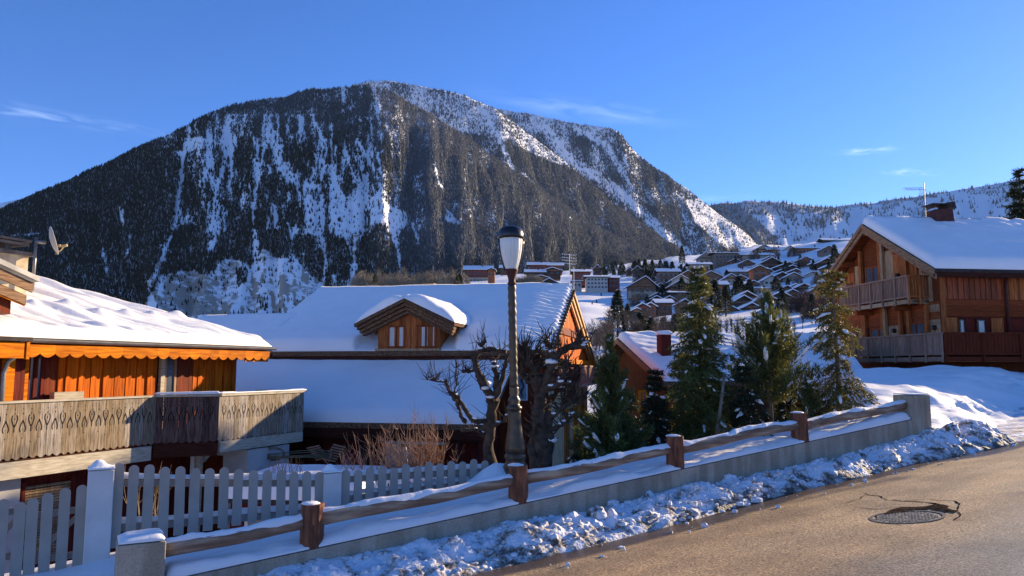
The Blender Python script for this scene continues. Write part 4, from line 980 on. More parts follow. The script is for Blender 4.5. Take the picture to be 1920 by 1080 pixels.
# chimney
cb = 2.1; ca = aL(40, cb)
zc = lambda py, px=30: zat(px, py, TL((ca, cb, 0)).y)
m = MB(TL); m.box(ca-1.2, ca-.02, cb, cb+.8, 1.0, zc(480)); ch = m.build('chimney', BRICK, lc)
m = MB(TL); m.box(ca-1.3, ca+.07, cb-.08, cb+.88, zc(481), zc(474)); m.box(ca-1.26, ca-.03, cb-.02, cb+.8, zc(462), zc(457)); m.box(ca-1.3, ca-.0, cb-.06, cb+.86, zc(455), zc(451)); m.box(ca-.5, ca-.38, cb+.1, cb+.4, zc(474), zc(455)); m.box(ca-1.1, ca-.9, cb+.1, cb+.4, zc(474), zc(455)); m.build('chimney_cap', STONE, ch)
# satellite dish
da = aL(50, 1.9); D0 = TL((da, 1.9, 0)); zd = lambda py: (690-py)/F*D0.y
dish = thing('satellite_dish', 'grey satellite dish on a mast beside the cream chimney at the upper left', 'satellite dish', (D0.x, D0.y, zd(512)))
m = MB(); m.tube([(D0.x, D0.y, zd(545)), (D0.x+.01, D0.y, zd(443))], .035, 10); m.tube([(D0.x, D0.y, zd(452)), (D0.x+.2, D0.y+.06, zd(452))], .045, 8); m.build('mast', METAL, dish, True)
nrm = Vector((.79, .53, .30)).normalized(); tu = nrm.cross(Vector((0,0,1))).normalized(); tv_ = tu.cross(nrm)*-1
cdish = Vector((D0.x+.27, D0.y+.1, zd(449)))
V = []; nr, nk = 7, 28
for i in range(nr):
    r = .34*i/(nr-1)
    for k in range(nk):
        a = 2*pi*k/nk; V.append(cdish+tu*r*cos(a)*.92+tv_*r*sin(a)+nrm*(.10*(r/.4)**2))
m = MB(); m.add(V, [(i*nk+k, i*nk+(k+1)%nk, (i+1)*nk+(k+1)%nk, (i+1)*nk+k) for i in range(nr-1) for k in range(nk)])
dd = m.build('reflector', M('dish_grey', (.32,.31,.30), rough=.6), dish, True); sm = dd.modifiers.new('s', 'SOLIDIFY'); sm.thickness = .02
low = cdish-tv_*.32*(1 if tv_.z > 0 else -1)+nrm*.08
tip = at(120, 462, low.y+.25)
m = MB(); m.tube([low-nrm*.05, low+(tip-low)*.5, tip], .014, 8); m.build('feed_arm', M('rusty_arm', (.30,.20,.11), rough=.6), dish, True)
m = MB(); m.tube([tip-Vector((.05,0,0)), tip+Vector((.07,.0,.03))], .035, 8); m.tube([tip+Vector((-.12,0,-.02)), tip+Vector((-.10,0,.05))], .025, 8); m.build('receiver', M('receiver_tan', (.45,.33,.18), rough=.5), dish, True)
# balcony
ZF, ZT = -1.76, -.66
def carve(m, a, kind, T_):
    # T_(a, depth, z): thin dark cut-outs beside each joint
    def stroke(pts, w0=.008):
        for (x0,z0),(x1,z1) in zip(pts[:-1], pts[1:]):
            dx, dz = x1-x0, z1-z0; L = math.hypot(dx, dz); nx_, nz_ = -dz/L*w0, dx/L*w0
            m.add([T_(x0-nx_,-.027,z0-nz_), T_(x1-nx_,-.027,z1-nz_), T_(x1+nx_,-.027,z1+nz_), T_(x0+nx_,-.027,z0+nz_)], [(0,1,2,3)])
    def dia(x, z, r): m.add([T_(x-r,-.027,z), T_(x,-.027,z-r*1.5), T_(x+r,-.027,z), T_(x,-.027,z+r*1.5)], [(0,1,2,3)])
    z0 = ZF
    if kind:
        for sg in (-1, 1): stroke([(a+sg*.004,z0+.60), (a+sg*.035,z0+.67), (a+sg*.058,z0+.74), (a+sg*.055,z0+.80), (a+sg*.035,z0+.83)], .010)
        stroke([(a,z0+.60),(a,z0+.50)], .009); dia(a, z0+.76, .013); dia(a, z0+.86, .012); dia(a, z0+.95, .010); dia(a, z0+.30, .010)
    else:
        for sg in (-1, 1): stroke([(a,z0+.72), (a+sg*.03,z0+.66), (a+sg*.058,z0+.58), (a+sg*.055,z0+.52), (a+sg*.04,z0+.50)], .010)
        dia(a, z0+.72, .016); dia(a, z0+.86, .012); dia(a, z0+.95, .010); dia(a, z0+.55, .008); dia(a, z0+.38, .011)
def balc(T_, L, name='balustrade', sp=.17, mat=W_GREY, p=None):
    bp = MB(); cvm = MB(); k = int(round(L/sp)); s_ = L/k
    for i in range(k):
        x0, x1 = i*s_+.003, (i+1)*s_-.003; j = random.uniform(0, .008); c = (x0+x1)/2; dz = random.uniform(-.01, .01)
        P_ = [(x0, ZF+.01+dz), (c-.02, ZF-.035+dz), (c+.02, ZF-.035+dz), (x1, ZF+.01+dz), (x1, ZT-.03), (x0, ZT-.03)]
        A = [T_(p_, -.025+j*.3, q_) for p_, q_ in P_]; B = [T_(p_, .005+j, q_) for p_, q_ in P_]; n = 6
        bp.add(A+B, [tuple(range(n)), tuple(range(2*n-1,n-1,-1))]+[(q, (q+1)%n+0, n+(q+1)%n, n+q) for q in range(n)])
        if i > 0: carve(cvm, i*s_, i % 2, T_)
    nf = len(bp.F); bp.add(cvm.V, cvm.F); o = bp.build(name, mat, p); o.data.materials.append(DARKHOLE)
    for f in o.data.polygons[nf:]: f.material_index = 1
    return o
s1 = lambda a, b, z: TL((a-4, b, z)); balc(s1, 7.6, p=lc)
q2 = .7071; s2 = lambda a, b, z: TL((3.6+a*q2+b*q2, -a*q2+b*q2, z)); balc(s2, 1.40, p=lc, mat=M('shaded_weathered_boards', (.12,.075,.06), (.04,.02,.017), scale=2.2, stretch=(16,16,1.6), island=.4, rough=.8))  # corner section turned from the sun; its shade painted as darker boards
s3 = lambda a, b, z: TL((4.59+a, -.99+b, z)); balc(s3, 3.25, p=lc)
s4 = lambda a, b, z: TL((7.84-b, -.99+a, z)); balc(s4, 1.7, p=lc)
m = MB(TL); m.box(-4, 3.55, -.06, .06, ZT-.03, ZT+.015); m.hexa([(3.55,-.07,ZT-.03),(4.55,-1.07,ZT-.03),(4.63,-.93,ZT-.03),(3.60,.07,ZT-.03),(3.55,-.07,ZT+.02),(4.55,-1.07,ZT+.02),(4.63,-.93,ZT+.02),(3.60,.07,ZT+.02)]); m.box(4.64, 7.90, -1.05, -.93, ZT-.03, ZT+.025); m.box(7.78, 7.90, -.929, .7, ZT-.03, ZT+.02)
hr = m.build('handrail', W_CREAM, lc)
snow_patch('snow_cover', hr, [(3.53,-.06,ZT+.02),(4.55,-1.08,ZT+.02),(4.66,-.92,ZT+.02),(3.62,.10,ZT+.02)], .055, nu=60, nv=8, taper=(.05,.05,.04,.04), bump=.02, seed=340, T=TL)
snow_patch('snow_cover', hr, [(4.64,-1.05,ZT+.025),(7.90,-1.05,ZT+.025),(7.90,-.94,ZT+.025),(4.64,-.94,ZT+.025)], .035, nu=80, nv=6, taper=(.05,.05,.03,.03), bump=.03, seed=341, T=TL)
m = MB(TL); m.box(-4, 3.58, .02, .07, ZT-.22, ZT-.04); m.build('rail_board', W_ORANGE_H, lc)
m = MB(TL); m.box(-4, 3.5, .0, .8, ZF-.12, ZF-.04); m.prism([(3.5,0,ZF-.10),(3.62,0,ZF-.10),(4.60,-.96,ZF-.10),(7.8,-.96,ZF-.10),(7.8,.8,ZF-.10),(3.5,.8,ZF-.10)], (0,0,.08)); m.build('balcony_floor', W_DARK, lc)
m = MB(TL); m.box(-4, 3.5, -.05, .12, -2.16, ZF-.07); m.build('balcony_beam', W_CREAM, lc)
m = MB(TL); m.hexa([(3.58,-.02,-2.12),(4.58,-1.02,-2.12),(4.68,-.92,-2.12),(3.68,.08,-2.12),(3.58,-.02,ZF-.05),(4.58,-1.02,ZF-.05),(4.68,-.92,ZF-.05),(3.68,.08,ZF-.05)]); m.build('balcony_beam', W_DARK, lc)
m = MB(TL); m.box(4.66, 7.8, -1.04, -.90, -2.06, ZF-.03); m.build('balcony_beam', W_CREAM, lc)
# lower storey
pb = .45
m = MB(TL); m.box(-4, aL(53, pb), pb, 1.3, -4.9, -2.0); m.build('plaster_wall', PLASTER, lc)
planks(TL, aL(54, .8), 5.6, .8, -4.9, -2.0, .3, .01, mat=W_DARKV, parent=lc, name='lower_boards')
m = MB(TL); a0_, a1_ = aL(62, .6), aL(146, .6)
for k in range(26):
    z_ = -3.95+k*.058; m.hexa([(a0_,.60,z_), (a1_,.60,z_), (a1_,.64,z_+.03), (a0_,.64,z_+.03), (a0_,.60,z_+.012), (a1_,.60,z_+.012), (a1_,.64,z_+.042), (a0_,.64,z_+.042)])
sh = m.build('louvred_shutter', W_PALE, lc)
m = MB(TL); m.box(a0_-.08, a0_-.005, .58, .7, -4.2, -2.35); m.box(a1_+.005, a1_+.08, .58, .7, -4.2, -2.35); m.build('shutter_frame', W_DARKV, sh)
aw = 5.7
def bW(px): 
    p = TL((aw, 0, 0)); return on_line((p.x, p.y), n_in, px)
m = MB(TL)
for p0, p1 in ((330, 345), (425, 471)):
    b0, b1 = sorted((bW(p0), bW(p1))); m.box(aw, aw+1.6, b0, b1, -4.9, -2.10)
b0, b1 = sorted((bW(345.5), bW(424.5))); m.box(aw+.001, aw+1.6, b0, b1, -2.28, -2.101)
m.build('plaster_wall', PLASTER, lc)
m = MB(TL); m.box(aw+.45, aw+.6, b0, b1, -4.9, -2.28); m.build('cellar_door', W_RED, lc)
for px in (403, 414):
    bb = bW(px); m = MB(TL); m.box(aw-.65, aw-.55, bb-.06, bb+.06, -4.9, -2.08); m.build('balcony_post', W_CREAM if px > 410 else PAINT_W, lc)
m = MB(TL); bb = bW(400); m.hexa([(aw-.24,bb-.3,-2.15),(aw-.16,bb-.3,-2.15),(aw-.16,bb,-2.45),(aw-.24,bb,-2.45),(aw-.24,bb-.3,-2.08),(aw-.16,bb-.3,-2.08),(aw-.16,bb+.05,-2.36),(aw-.24,bb+.05,-2.36)]); m.build('bracket', PAINT_W, lc)

# ------------------------------------------------------------------ MIDDLE CHALET
r_ = (.978, -.208); g_ = (.208, .978)
TM = frame((2.46, 30, 0), r_, g_)
mc = thing('big_roof_chalet', 'large chalet under deep blue-shaded snow with a dormer and an orange gable on its right', 'chalet', TM((-6, 0, -4.8)))
def aM(px, b):
    p = TM((0, b, 0)); return on_line((p.x, p.y), r_, px)
RZ_, SN, SF = 3.12, .455, .325
zn = lambda b: RZ_-SN*abs(b) if b < 0 else RZ_-SF*b
EB = -5.6; FB = 9.2; LA = -11.15
m = MB(TM); Ptop = [(LA,EB,zn(EB)), (0,EB,zn(EB)), (0,0,RZ_), (LA,0,RZ_), (0,FB,zn(FB)), (LA,FB,zn(FB))]
Pb = [(p[0],p[1],p[2]-.16) for p in Ptop]
m.add(Ptop+Pb, [(0,1,2,3), (3,2,4,5), (6,9,8,7), (9,11,10,8), (0,6,7,1), (1,7,8,2), (2,8,10,4), (0,3,9,6), (3,5,11,9), (4,10,11,5)])
mroof = m.build('roof', W_OLD, mc)
dcx = aM(766, -5.25)
def hm(u, v, Lu, Lv):
    e = Lu-u            # distance from the right rake
    thin = -.26*(1-smooth((e-.15)/1.5+.18*fbm(u*1.0, v*1.2, 352, 3)))
    tiles = .085*np.abs(np.sin(v*pi/.36))*(1-smooth((e-.9)/.7))+.05*fbm(u*3.5, v*3.5, 353, 3)*(1-smooth((e-1.0)/.6))
    wind = -.10*np.exp(-((e-4.6-.2*v)/.9)**2-((v-2.6)/1.1)**2)
    aa_ = u+LA+.05; wind = wind-.9*(1-smooth((np.abs(aa_-dcx+.08+.25*fbm(v*1.5, u*0, 357, 2))-1.28-.30*smooth((1.6-v)/1.6))/.35))*(1-smooth((v-2.6)/.4))
    return thin+tiles+wind+.08*fbm(u*.35, v*.35, 351, 3)
# snow on the slope towards us, left and right of the dormer
dA0, dA1 = aM(702, -5.4), aM(806, -5.4)
snow_patch('snow_cover', mroof, [(LA+.05,EB+.02,zn(EB)), (0,EB+.02,zn(EB)), (0,0,RZ_), (LA+.05,0,RZ_)], .36, nu=220, nv=90, h=hm, taper=(.12,.25,.35,.0), bump=.03, seed=350, T=TM)
snow_patch('snow_cover', mroof, [(LA+.05,0,RZ_), (0,0,RZ_), (0,FB,zn(FB)), (LA+.05,FB,zn(FB))], .30, nu=60, nv=60, taper=(.5,.3,.0,.35), bump=.03, seed=354, T=TM)
# left wing, a little lower
m = MB(TM); wz = zn(-2.9)
m.hexa([(-15,EB,zn(EB)-.16), (LA-.01,EB,zn(EB)-.16), (LA-.01,-2.9,wz-.16), (-15,-2.9,wz-.16), (-15,EB,zn(EB)), (LA-.01,EB,zn(EB)), (LA-.01,-2.9,wz), (-15,-2.9,wz)])
m.box(-15, LA-.01, -2.89, 5, wz-.16, wz-.001); wroof = m.build('wing_roof', W_OLD, mc)
snow_patch('snow_cover', wroof, [(-15,EB+.02,zn(EB)), (LA+.6,EB+.02,zn(EB)), (LA+.6,-2.9,wz), (-15,-2.9,wz)], .34, nu=80, nv=50, taper=(.4,.0,.35,.0), bump=.03, seed=355, T=TM)
snow_patch('snow_cover', wroof, [(-15,-2.9,wz), (LA-.02,-2.9,wz), (LA-.02,4.9,wz), (-15,4.9,wz)], .34, nu=50, nv=40, taper=(.2,.0,.0,.3), bump=.04, seed=356, T=TM)
# eave timbers
m = MB(TM); m.box(-14.9, -.05, EB+.02, EB+.10, zn(EB)-.36, zn(EB)-.17); m.box(-14.9, -.1, EB+.12, EB+1.0, zn(EB)-.50, zn(EB)-.37); m.build('eave_beam', W_DARK, mc)
# body
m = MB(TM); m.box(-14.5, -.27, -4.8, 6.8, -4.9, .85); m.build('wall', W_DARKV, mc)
# gable wall, orange boards up to the roof
zg = lambda b: zn(b)-.18
planks(TM, -4.9, 8.2, -.25, .35, 0, .26, .012, True, 'gable_boards', W_ORANGE, mc, axis='b', ztop=zg)
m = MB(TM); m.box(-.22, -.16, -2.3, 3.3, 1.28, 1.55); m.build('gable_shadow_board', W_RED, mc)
m = MB(TM); m.box(-.25, .02, -4.9, 8.2, .16, .34); m.build('gable_beam', W_ORANGE_H, mc)
for b0, b1, sl_ in ((EB, 0, SN), (0, FB, -SF)):
    m = MB(TM)
    for dz, h, x0, x1 in ((-.02, .14, .00, .07), (-.20, .17, -.07, .0), (-.38,.15,-.16,-.075)):
        m.hexa([(x0,b0,zn(b0)+dz-h), (x1,b0,zn(b0)+dz-h), (x1,b1,zn(b1)+dz-h), (x0,b1,zn(b1)+dz-h), (x0,b0,zn(b0)+dz), (x1,b0,zn(b0)+dz), (x1,b1,zn(b1)+dz), (x0,b1,zn(b1)+dz)])
    m.build('rake_board', M('yellow_rake_wood_%d' % (b0 < 0), (.62,.36,.11), (.40,.20,.06), scale=2, stretch=WOODH, rough=.5, island=.15), mc)
# tile ends along the near rake
m = MB(TM)
for k in range(20):
    b = EB+.1+k*.28; m.box(-.10, .12, b, b+.16, zn(b)+.0, zn(b)+.09)
m.build('tile_ends', W_OLD, mroof)
m = MB(TM); m.hexa([(-1.0,EB+.5,zn(EB+.5)-.19),(-.1,EB+.5,zn(EB+.5)-.19),(-.1,0,RZ_-.19),(-1,0,RZ_-.19),(-1.0,EB+.5,zn(EB+.5)-.165),(-.1,EB+.5,zn(EB+.5)-.165),(-.1,0,RZ_-.165),(-1,0,RZ_-.165)]); m.build('soffit', W_ORANGE_H, mc)
# small balcony and lit ground floor on the gable side
m = MB(TM)
for k in range(24): b = -1.5+k*.3; m.box(.45,.50,b,b+.12,-.55,.02)
m.box(.42,.53,-1.6,5.8,.03,.10); m.box(-.25,.52,-1.6,5.8,-.72,-.60); m.build('gable_balcony', W_RAIL, mc)
m = MB(TM); m.box(-.25,-.235,-4.75,7,-4.9,-.8); m.build('lit_plaster', M('cream_plaster', (.60,.46,.25), (.5,.36,.18), scale=2, rough=.9), mc)
for k, b in enumerate((-1.2, 1.6, 4.0)):
    window(TM, mc, b, b+1.3, -.23, -3.9, -1.6, fr=W_ORANGE_H, axis='b', out=1, w_=.1, name='garden_door')
planks(TM, -8.2, -.3, -4.86, -4.9, .62, .3, .01, mat=W_RED, parent=mc, name='front_boards')
b = -4.9; a = aM(980, b); y_ = TM((a, b, 0)).y
m = MB(TM); m.box(a-.17, a+.17, b-.05, b-.01, zat(980,751,y_), zat(980,701,y_)); pn = m.build('picture_panel', WHITE, mc)
m = MB(TM); m.box(a-.13, a+.13, b-.06, b-.051, zat(980,749,y_), zat(980,703,y_)); m.build('picture_ground', M('pale_blue_grey', (.36,.42,.46), (.26,.30,.34), scale=6), pn)
m = MB(TM); m.tube([(a+.01,b-.07,zat(980,745,y_)),(a-.04,b-.07,zat(980,735,y_)),(a+.05,b-.07,zat(980,724,y_)),(a-.03,b-.07,zat(980,714,y_)),(a+.02,b-.07,zat(980,706,y_))], [.02,.045,.03,.05,.02], 6); m.build('picture_figure', M('dark_ink', (.05,.05,.06)), pn)
# dormer
db = -5.48; dc = aM(766, db); hw_ = 1.12
zA, zE = 2.34, 1.50; rw = 1.78; rb0 = -6.05
m = MB(TM); m.box(dc-hw_, dc+hw_, db, -2.5, .35, 1.62); m.prism([(dc-hw_,db,1.62),(dc+hw_,db,1.62),(dc,db,2.15)], (0,2.6,0)); m.build('dormer_wall', W_MID, mc)
planks(TM, dc-hw_, dc+hw_, db-.02, .37, 1.5, .2, .02, mat=W_MID, parent=mc, name='dormer_boards', ztop=lambda a: 2.10-.48*abs(a-dc))
dr = MB(TM)
for sg in (-1, 1):
    for j, (dz, x0, drop, b0) in enumerate(((0,0,.11,rb0),(-.12,.02,.12,rb0+.10),(-.25,.03,.12,rb0+.20),(-.38,.05,.11,rb0+.30))):
        w2 = rw-.06*j
        P = [(dc,b0,zA+dz-drop), (dc+sg*w2,b0,zE+dz-drop+.03*j), (dc+sg*w2,-2.2 if j == 0 else b0+.35,zE+dz-drop+.03*j), (dc,-1.9 if j == 0 else b0+.35,zA+dz-drop)]
        Q = [(p[0],p[1],p[2]+drop-.01) for p in P]
        if sg < 0: P = [P[1],P[0],P[3],P[2]]; Q = [Q[1],Q[0],Q[3],Q[2]]
        dr.hexa(P+Q)
dro = dr.build('dormer_roof', W_OLD, mc)
for sg in (-1, 1):
    qd = [(dc,rb0+.02,zA), (dc+sg*rw,rb0+.02,zE), (dc+sg*rw,-2.6,zE), (dc,-1.9,zA)]
    snow_patch('snow_cover', dro, qd, .34, nu=50, nv=50, taper=(.0,.45,.35,.1), bump=.06, h=lambda u, v, Lu, Lv: -.20*np.exp(-(u/.45)**2)+.05*np.sin(u*2.6), seed=360+sg, T=TM)
for px0, px1 in ((727, 760), (780, 818)):
    a0_, a1_ = aM(px0, db), aM(px1, db)
    wdn = window(TM, mc, a0_, a1_, db-.04, .68, 1.46, fr=W_MIDH, glass=CURTAIN, w_=.065, mull=1, name='dormer_window')
m = MB(TM); m.box(dc-hw_-.05, dc+hw_+.05, db-.16, db-.0, .58, .66); m.build('sill', W_PALE, mc)
# chimney on the ridge
a = aM(806, 1.0); y_ = TM((a, 1.0, 0)).y
m = MB(TM); m.box(a-.28, a+.28, .7, 1.3, 2.6, zat(806,546,y_)); c_ = m.build('chimney', BRICK, mc)
m = MB(TM); 
for k, (py, w2) in enumerate(((545,.42),(541,.30),(538,.38),(534.5,.26))): m.box(a-w2, a+w2, .62, 1.38, zat(806,py+.9,y_), zat(806,py-1.6,y_))
m.build('chimney_cap', TERRACOTTA_CAP, c_)
# tv antenna at the gable
pA = TM((-.15, .2, 0)); zz_ = lambda py: zat(1070, py, pA.y)
an = thing('tv_antenna', 'tall white rooftop antenna with stacked combs at the peak of the orange gable', 'antenna', (pA.x, pA.y, RZ_))
m = MB(); m.tube([(pA.x,pA.y,RZ_-.1), (pA.x,pA.y,zz_(476))], .014, 6); m.tube([(pA.x+.17,pA.y,RZ_-.1),(pA.x+.17,pA.y,zz_(500))], .012, 6); m.build('mast', WHITE, an)
for z_, L_ in ((479,.55),(485,.6),(490,.6),(496,.5)):
    m = MB(); m.tube([(pA.x-.32,pA.y-.1,zz_(z_)+.06), (pA.x+.28,pA.y+.1,zz_(z_))], .008, 5)
    for k in range(7): x = pA.x-.3+.095*k; m.tube([(x,pA.y-.3,zz_(z_)-.02),(x,pA.y+.3,zz_(z_)+.10)], .006, 4)
    m.build('antenna_comb', WHITE, an)
# lower lean-to roof and ground floor
lb0, lb1, lz0, lz1 = -8.9, -4.95, -1.62, .30
la0, la1 = -19, aM(915, lb0)
m = MB(TM); m.hexa([(la0,lb0,lz0-.15),(la1,lb0,lz0-.15),(la1,lb1,lz1-.15),(la0,lb1,lz1-.15),(la0,lb0,lz0),(la1,lb0,lz0),(la1,lb1,lz1),(la0,lb1,lz1)]); lr = m.build('lower_roof', W_OLD, mc)
snow_patch('snow_cover', lr, [(la0,lb0+.01,lz0),(la1,lb0+.01,lz0),(la1,lb1,lz1),(la0,lb1,lz1)], .28, nu=120, nv=60, taper=(.2,.35,.35,.2), bump=.025, seed=370, T=TM, h=lambda u,v,Lu,Lv: -.09*np.exp(-((u-Lu+2.4)/.8)**2-((v-2.9)/.4)**2)+.08*fbm(u*.3, v*.4, 371, 3))
m = MB(TM); m.box(la0, la1-.1, lb0+.03, lb0+.10, lz0-.42, lz0-.16); m.box(la0, la1-.2, lb0+.2, lb0+1.0, lz0-.52, lz0-.43); m.build('eave_beam', W_DARK, mc)
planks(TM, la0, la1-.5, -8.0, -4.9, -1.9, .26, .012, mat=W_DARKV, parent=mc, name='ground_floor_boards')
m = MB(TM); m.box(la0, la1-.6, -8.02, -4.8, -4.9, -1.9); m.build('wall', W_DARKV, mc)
bb = -8.25; yb = TM((aM(700, bb), bb, 0)).y
m = MB(TM); m.tube([(aM(592,bb),bb,zat(592,815,yb)), (aM(880,bb),bb,zat(700,812,yb))], .11, 8); m.build('log_beam', LOG, mc, True)
bd0 = -8.08
window(TM, mc, aM(726,bd0), aM(778,bd0), bd0, -4.2, zat(750,823,yb), fr=PAINT_W, w_=.14, mull=0, name='garden_window')
planks(TM, aM(782,bd0), aM(836,bd0), bd0-.02, -4.9, zat(800,832,yb), .16, .02, mat=W_ORANGE, parent=mc, name='door')
m = MB(TM); m.box(aM(778,bd0), aM(838,bd0), bd0-.12, bd0-.03, zat(800,832,yb), zat(800,824,yb)); m.build('door_lintel', PAINT_W, mc)
m = MB(TM); m.box(aM(700,bd0), aM(722,bd0), bd0-.05, bd0-.03, -4.9, -2.9); m.build('door_panel', W_ORANGE, mc)
for px in (690, 858): m = MB(TM); a = aM(px,-8.6); m.box(a-.1,a+.1,-8.7,-8.5,-4.9,lz0-.43); m.build('roof_post', W_DARK, mc)

# ------------------------------------------------------------------ RIGHT CHALET
rr3 = (.993, .121); gg3 = (-.121, .993)
TR = frame((18.5, 32, 0), rr3, gg3)
W_CHAL = M('chalet_dark_wood', (.20,.055,.018), (.11,.03,.012), scale=2, stretch=WOODH, rough=.7, spec=.05); W_CHAL2 = M('chalet_band_wood', (.24,.055,.018), (.15,.035,.012), scale=2, stretch=WOODH, island=.3, rough=.7, spec=.05)
rc = thing('two_balcony_chalet', 'red-brown chalet with two balconies under a wide snowy gable at the right edge', 'chalet', TR((6, 5, -.4)))
def bR(px, a):
    p = TR((a, 0, 0)); return on_line((p.x, p.y), gg3, px)
def aR(px, b):
    p = TR((0, b, 0)); return on_line((p.x, p.y), rr3, px)
ze, zr3, be, ba, bf, ao = 4.18, 7.05, -.65, 4.35, 9.0, -.75
m = MB(TR); m.box(0, 16, 0, 8.4, -1.5, 4.2); m.build('wall', W_CHAL, rc)
P = [(ao,be,ze),(17,be,ze),(17,ba,zr3),(ao,ba,zr3),(17,bf,ze),(ao,bf,ze)]; Q = [(p[0],p[1],p[2]-.14) for p in P]
m = MB(TR); m.add(P+Q, [(0,1,2,3),(3,2,4,5),(6,9,8,7),(9,11,10,8),(0,6,7,1),(0,3,9,6),(3,5,11,9),(5,4,10,11),(1,7,8,2),(2,8,10,4)]); rroof = m.build('roof', SLATE, rc)
def hr3(u, v, Lu, Lv):
    e = smooth((v-(Lv-1.9))/1.2)
    return .24*(np.abs(fbm((u+v*.5)*.8, v*.5, 401, 4))*2-.15)*e+.05*fbm(u*1.2, v*2.2, 407, 3)*e+.07*fbm(u*.3, v*.4, 402, 3)-.08*np.exp(-((v-2.4)/.25)**2)*smooth((u-3)/2)*np.maximum(0, fbm(u*.6, v*2, 404, 3)*3)
snow_patch('snow_cover', rroof, [(ao+.06,be+.02,ze),(17,be+.02,ze),(17,ba,zr3),(ao+.06,ba,zr3)], .42, nu=240, nv=80, h=hr3, taper=(.35,.0,.35,.0), bump=.03, seed=400, T=TR)
snow_patch('snow_cover', rroof, [(ao+.06,ba,zr3),(17,ba,zr3),(17,bf,ze),(ao+.06,bf,ze)], .42, nu=60, nv=60, taper=(.3,.0,.0,.35), bump=.04, seed=403, T=TR)
for (b0, z0), (b1, z1) in (((be-.02,ze),(ba,zr3)), ((ba,zr3),(bf+.02,ze))):
    m = MB(TR)
    for dz, h, x0, x1 in ((-.02,.20,ao-.06,ao-.001),(-.23,.22,ao+.02,ao+.08)):
        m.hexa([(x0,b0,z0+dz-h),(x1,b0,z0+dz-h),(x1,b1,z1+dz-h),(x0,b1,z1+dz-h),(x0,b0,z0+dz),(x1,b0,z0+dz),(x1,b1,z1+dz),(x0,b1,z1+dz)])
    m.build('rake_board', W_RAKE, rc)
for b_, z_ in ((.2,4.25),(2.2,5.4),(4.35,6.65),(6.5,5.4),(8.2,4.4)): m = MB(TR); m.box(ao+.1, .2, b_-.11, b_+.11, z_-.16, z_+.08); m.build('purlin', W_MIDH, rc)
m = MB(TR); m.hexa([(ao+.1,be+.1,ze-.10),(.0,be+.1,ze-.10),(0,ba,zr3-.17),(ao+.1,ba,zr3-.17),(ao+.1,be+.1,ze-.07),(0,be+.1,ze-.07),(0,ba,zr3-.145),(ao+.1,ba,zr3-.145)]) 
m.hexa([(ao+.1,ba,zr3-.17),(.0,ba,zr3-.17),(0,bf-.1,ze-.10),(ao+.1,bf-.1,ze-.10),(ao+.1,ba,zr3-.145),(0,ba,zr3-.145),(0,bf-.1,ze-.07),(ao+.1,bf-.1,ze-.07)]); m.build('soffit', W_MIDH, rc)
# gable wall: recessed loggia upstairs, posts, boards, windows
zgr = lambda b: zr3-.2-(zr3-ze)/(ba-be)*abs(b-ba)
m = MB(TR)
V = [(0.0,0,4.2),(0.0,8.4,4.2),(0.0,ba,zgr(ba))]; m.prism(V, TR((1.0,0,0))-TR((0,0,0)) if False else (1.0,0,0)); m.build('gable_wall', W_CHAL, rc)
def gboards(b0, b1, z0, z1, mat, name='gable_boards', w_=.22, top=True):
    m = MB(TR); b = b0
    while b < b1-.02:
        e = min(b+w_, b1); zt = min(z1, zgr((b+e)/2)) if top else z1; d = random.uniform(.02, .05)
        if zt > z0: m.box(-d, .01, b+.006, e-.006, z0, zt)
        b = e
    return m.build(name, mat, rc)
def GB(px): return bR(px, -.03)
for p0, p1, z0, z1, mat in ((1662,1686,3.0,5.6,W_PALE),(1686,1706,3.0,5.4,W_MID),(1706,1730,3.0,5.0,W_MID),(1735,1757,2.9,4.6,W_PALE),(1612,1622,3.0,5.2,W_PALE),(1598,1611,3.0,4.9,W_MID),(1582,1594,3.0,4.5,W_PALE)):
    b0, b1 = sorted((GB(p0), GB(p1))); gboards(b0, b1, z0, z1, mat)
def gwin(p0, p1, z0, z1, **k):
    b0, b1 = sorted((bR(p0,-.08), bR(p1,-.08))); return window(TR, rc, b0, b1, -.05, z0, z1, axis='b', out=-1, w_=.09, **k)
gwin(1632, 1661, 3.05, 5.0, fr=W_MIDH); gwin(1596, 1606, 3.4, 4.4, fr=W_MIDH, mull=0)
for px, z1 in ((1660,6.1),(1664,6.2),(1623,5.9),(1709,5.0)):
    b_ = bR(px, -.15); m = MB(TR); m.box(-.20, -.06, b_-.10, b_+.10, .45, min(z1, zgr(b_))); m.build('timber_post', W_PALE if px == 1664 else W_MID, rc)
# lower storey gable side
b0 = .0
for p0, p1, z0, z1, mat, hor in ((1740,1775,.5,2.75,STONE,0),(1670,1692,.5,2.0,STONE,0),(1612,1624,.5,2.0,STONE,0)):
    q0, q1 = sorted((GB(p0), GB(min(p1, 1769)))); hplanks(TR, max(q0,.02), q1, -.0, z0, z1, .2, W_PALE, rc, 'wall_logs', 'b', -1)
q0, q1 = GB(1769), GB(1590); hplanks(TR, max(.02, min(q0,q1)), max(q0,q1), 0, 2.0, 2.9, .22, W_MIDH, rc, 'wall_logs', 'b', -1)
gwin(1636, 1668, .55, 1.95, fr=W_MIDH); gwin(1706, 1740, .55, 2.05, fr=W_MIDH); gwin(1594, 1611, .7, 1.9, fr=W_MIDH, mull=1)
for px in (1626, 1693, 1743):
    b_ = bR(px, -.15); m = MB(TR); m.box(-.2, -.06, b_-.08, b_+.08, .45, 2.9); m.build('timber_post', W_MID, rc)
for px, z_ in ((1694,4.3),(1617,3.9),(1757,1.75),(1681,1.75)):
    b_ = bR(px, -.1); m = MB(TR); m.box(-.22, -.06, b_-.07, b_+.07, z_-.1, z_+.1); m.build('wall_lantern', BLACK, rc)
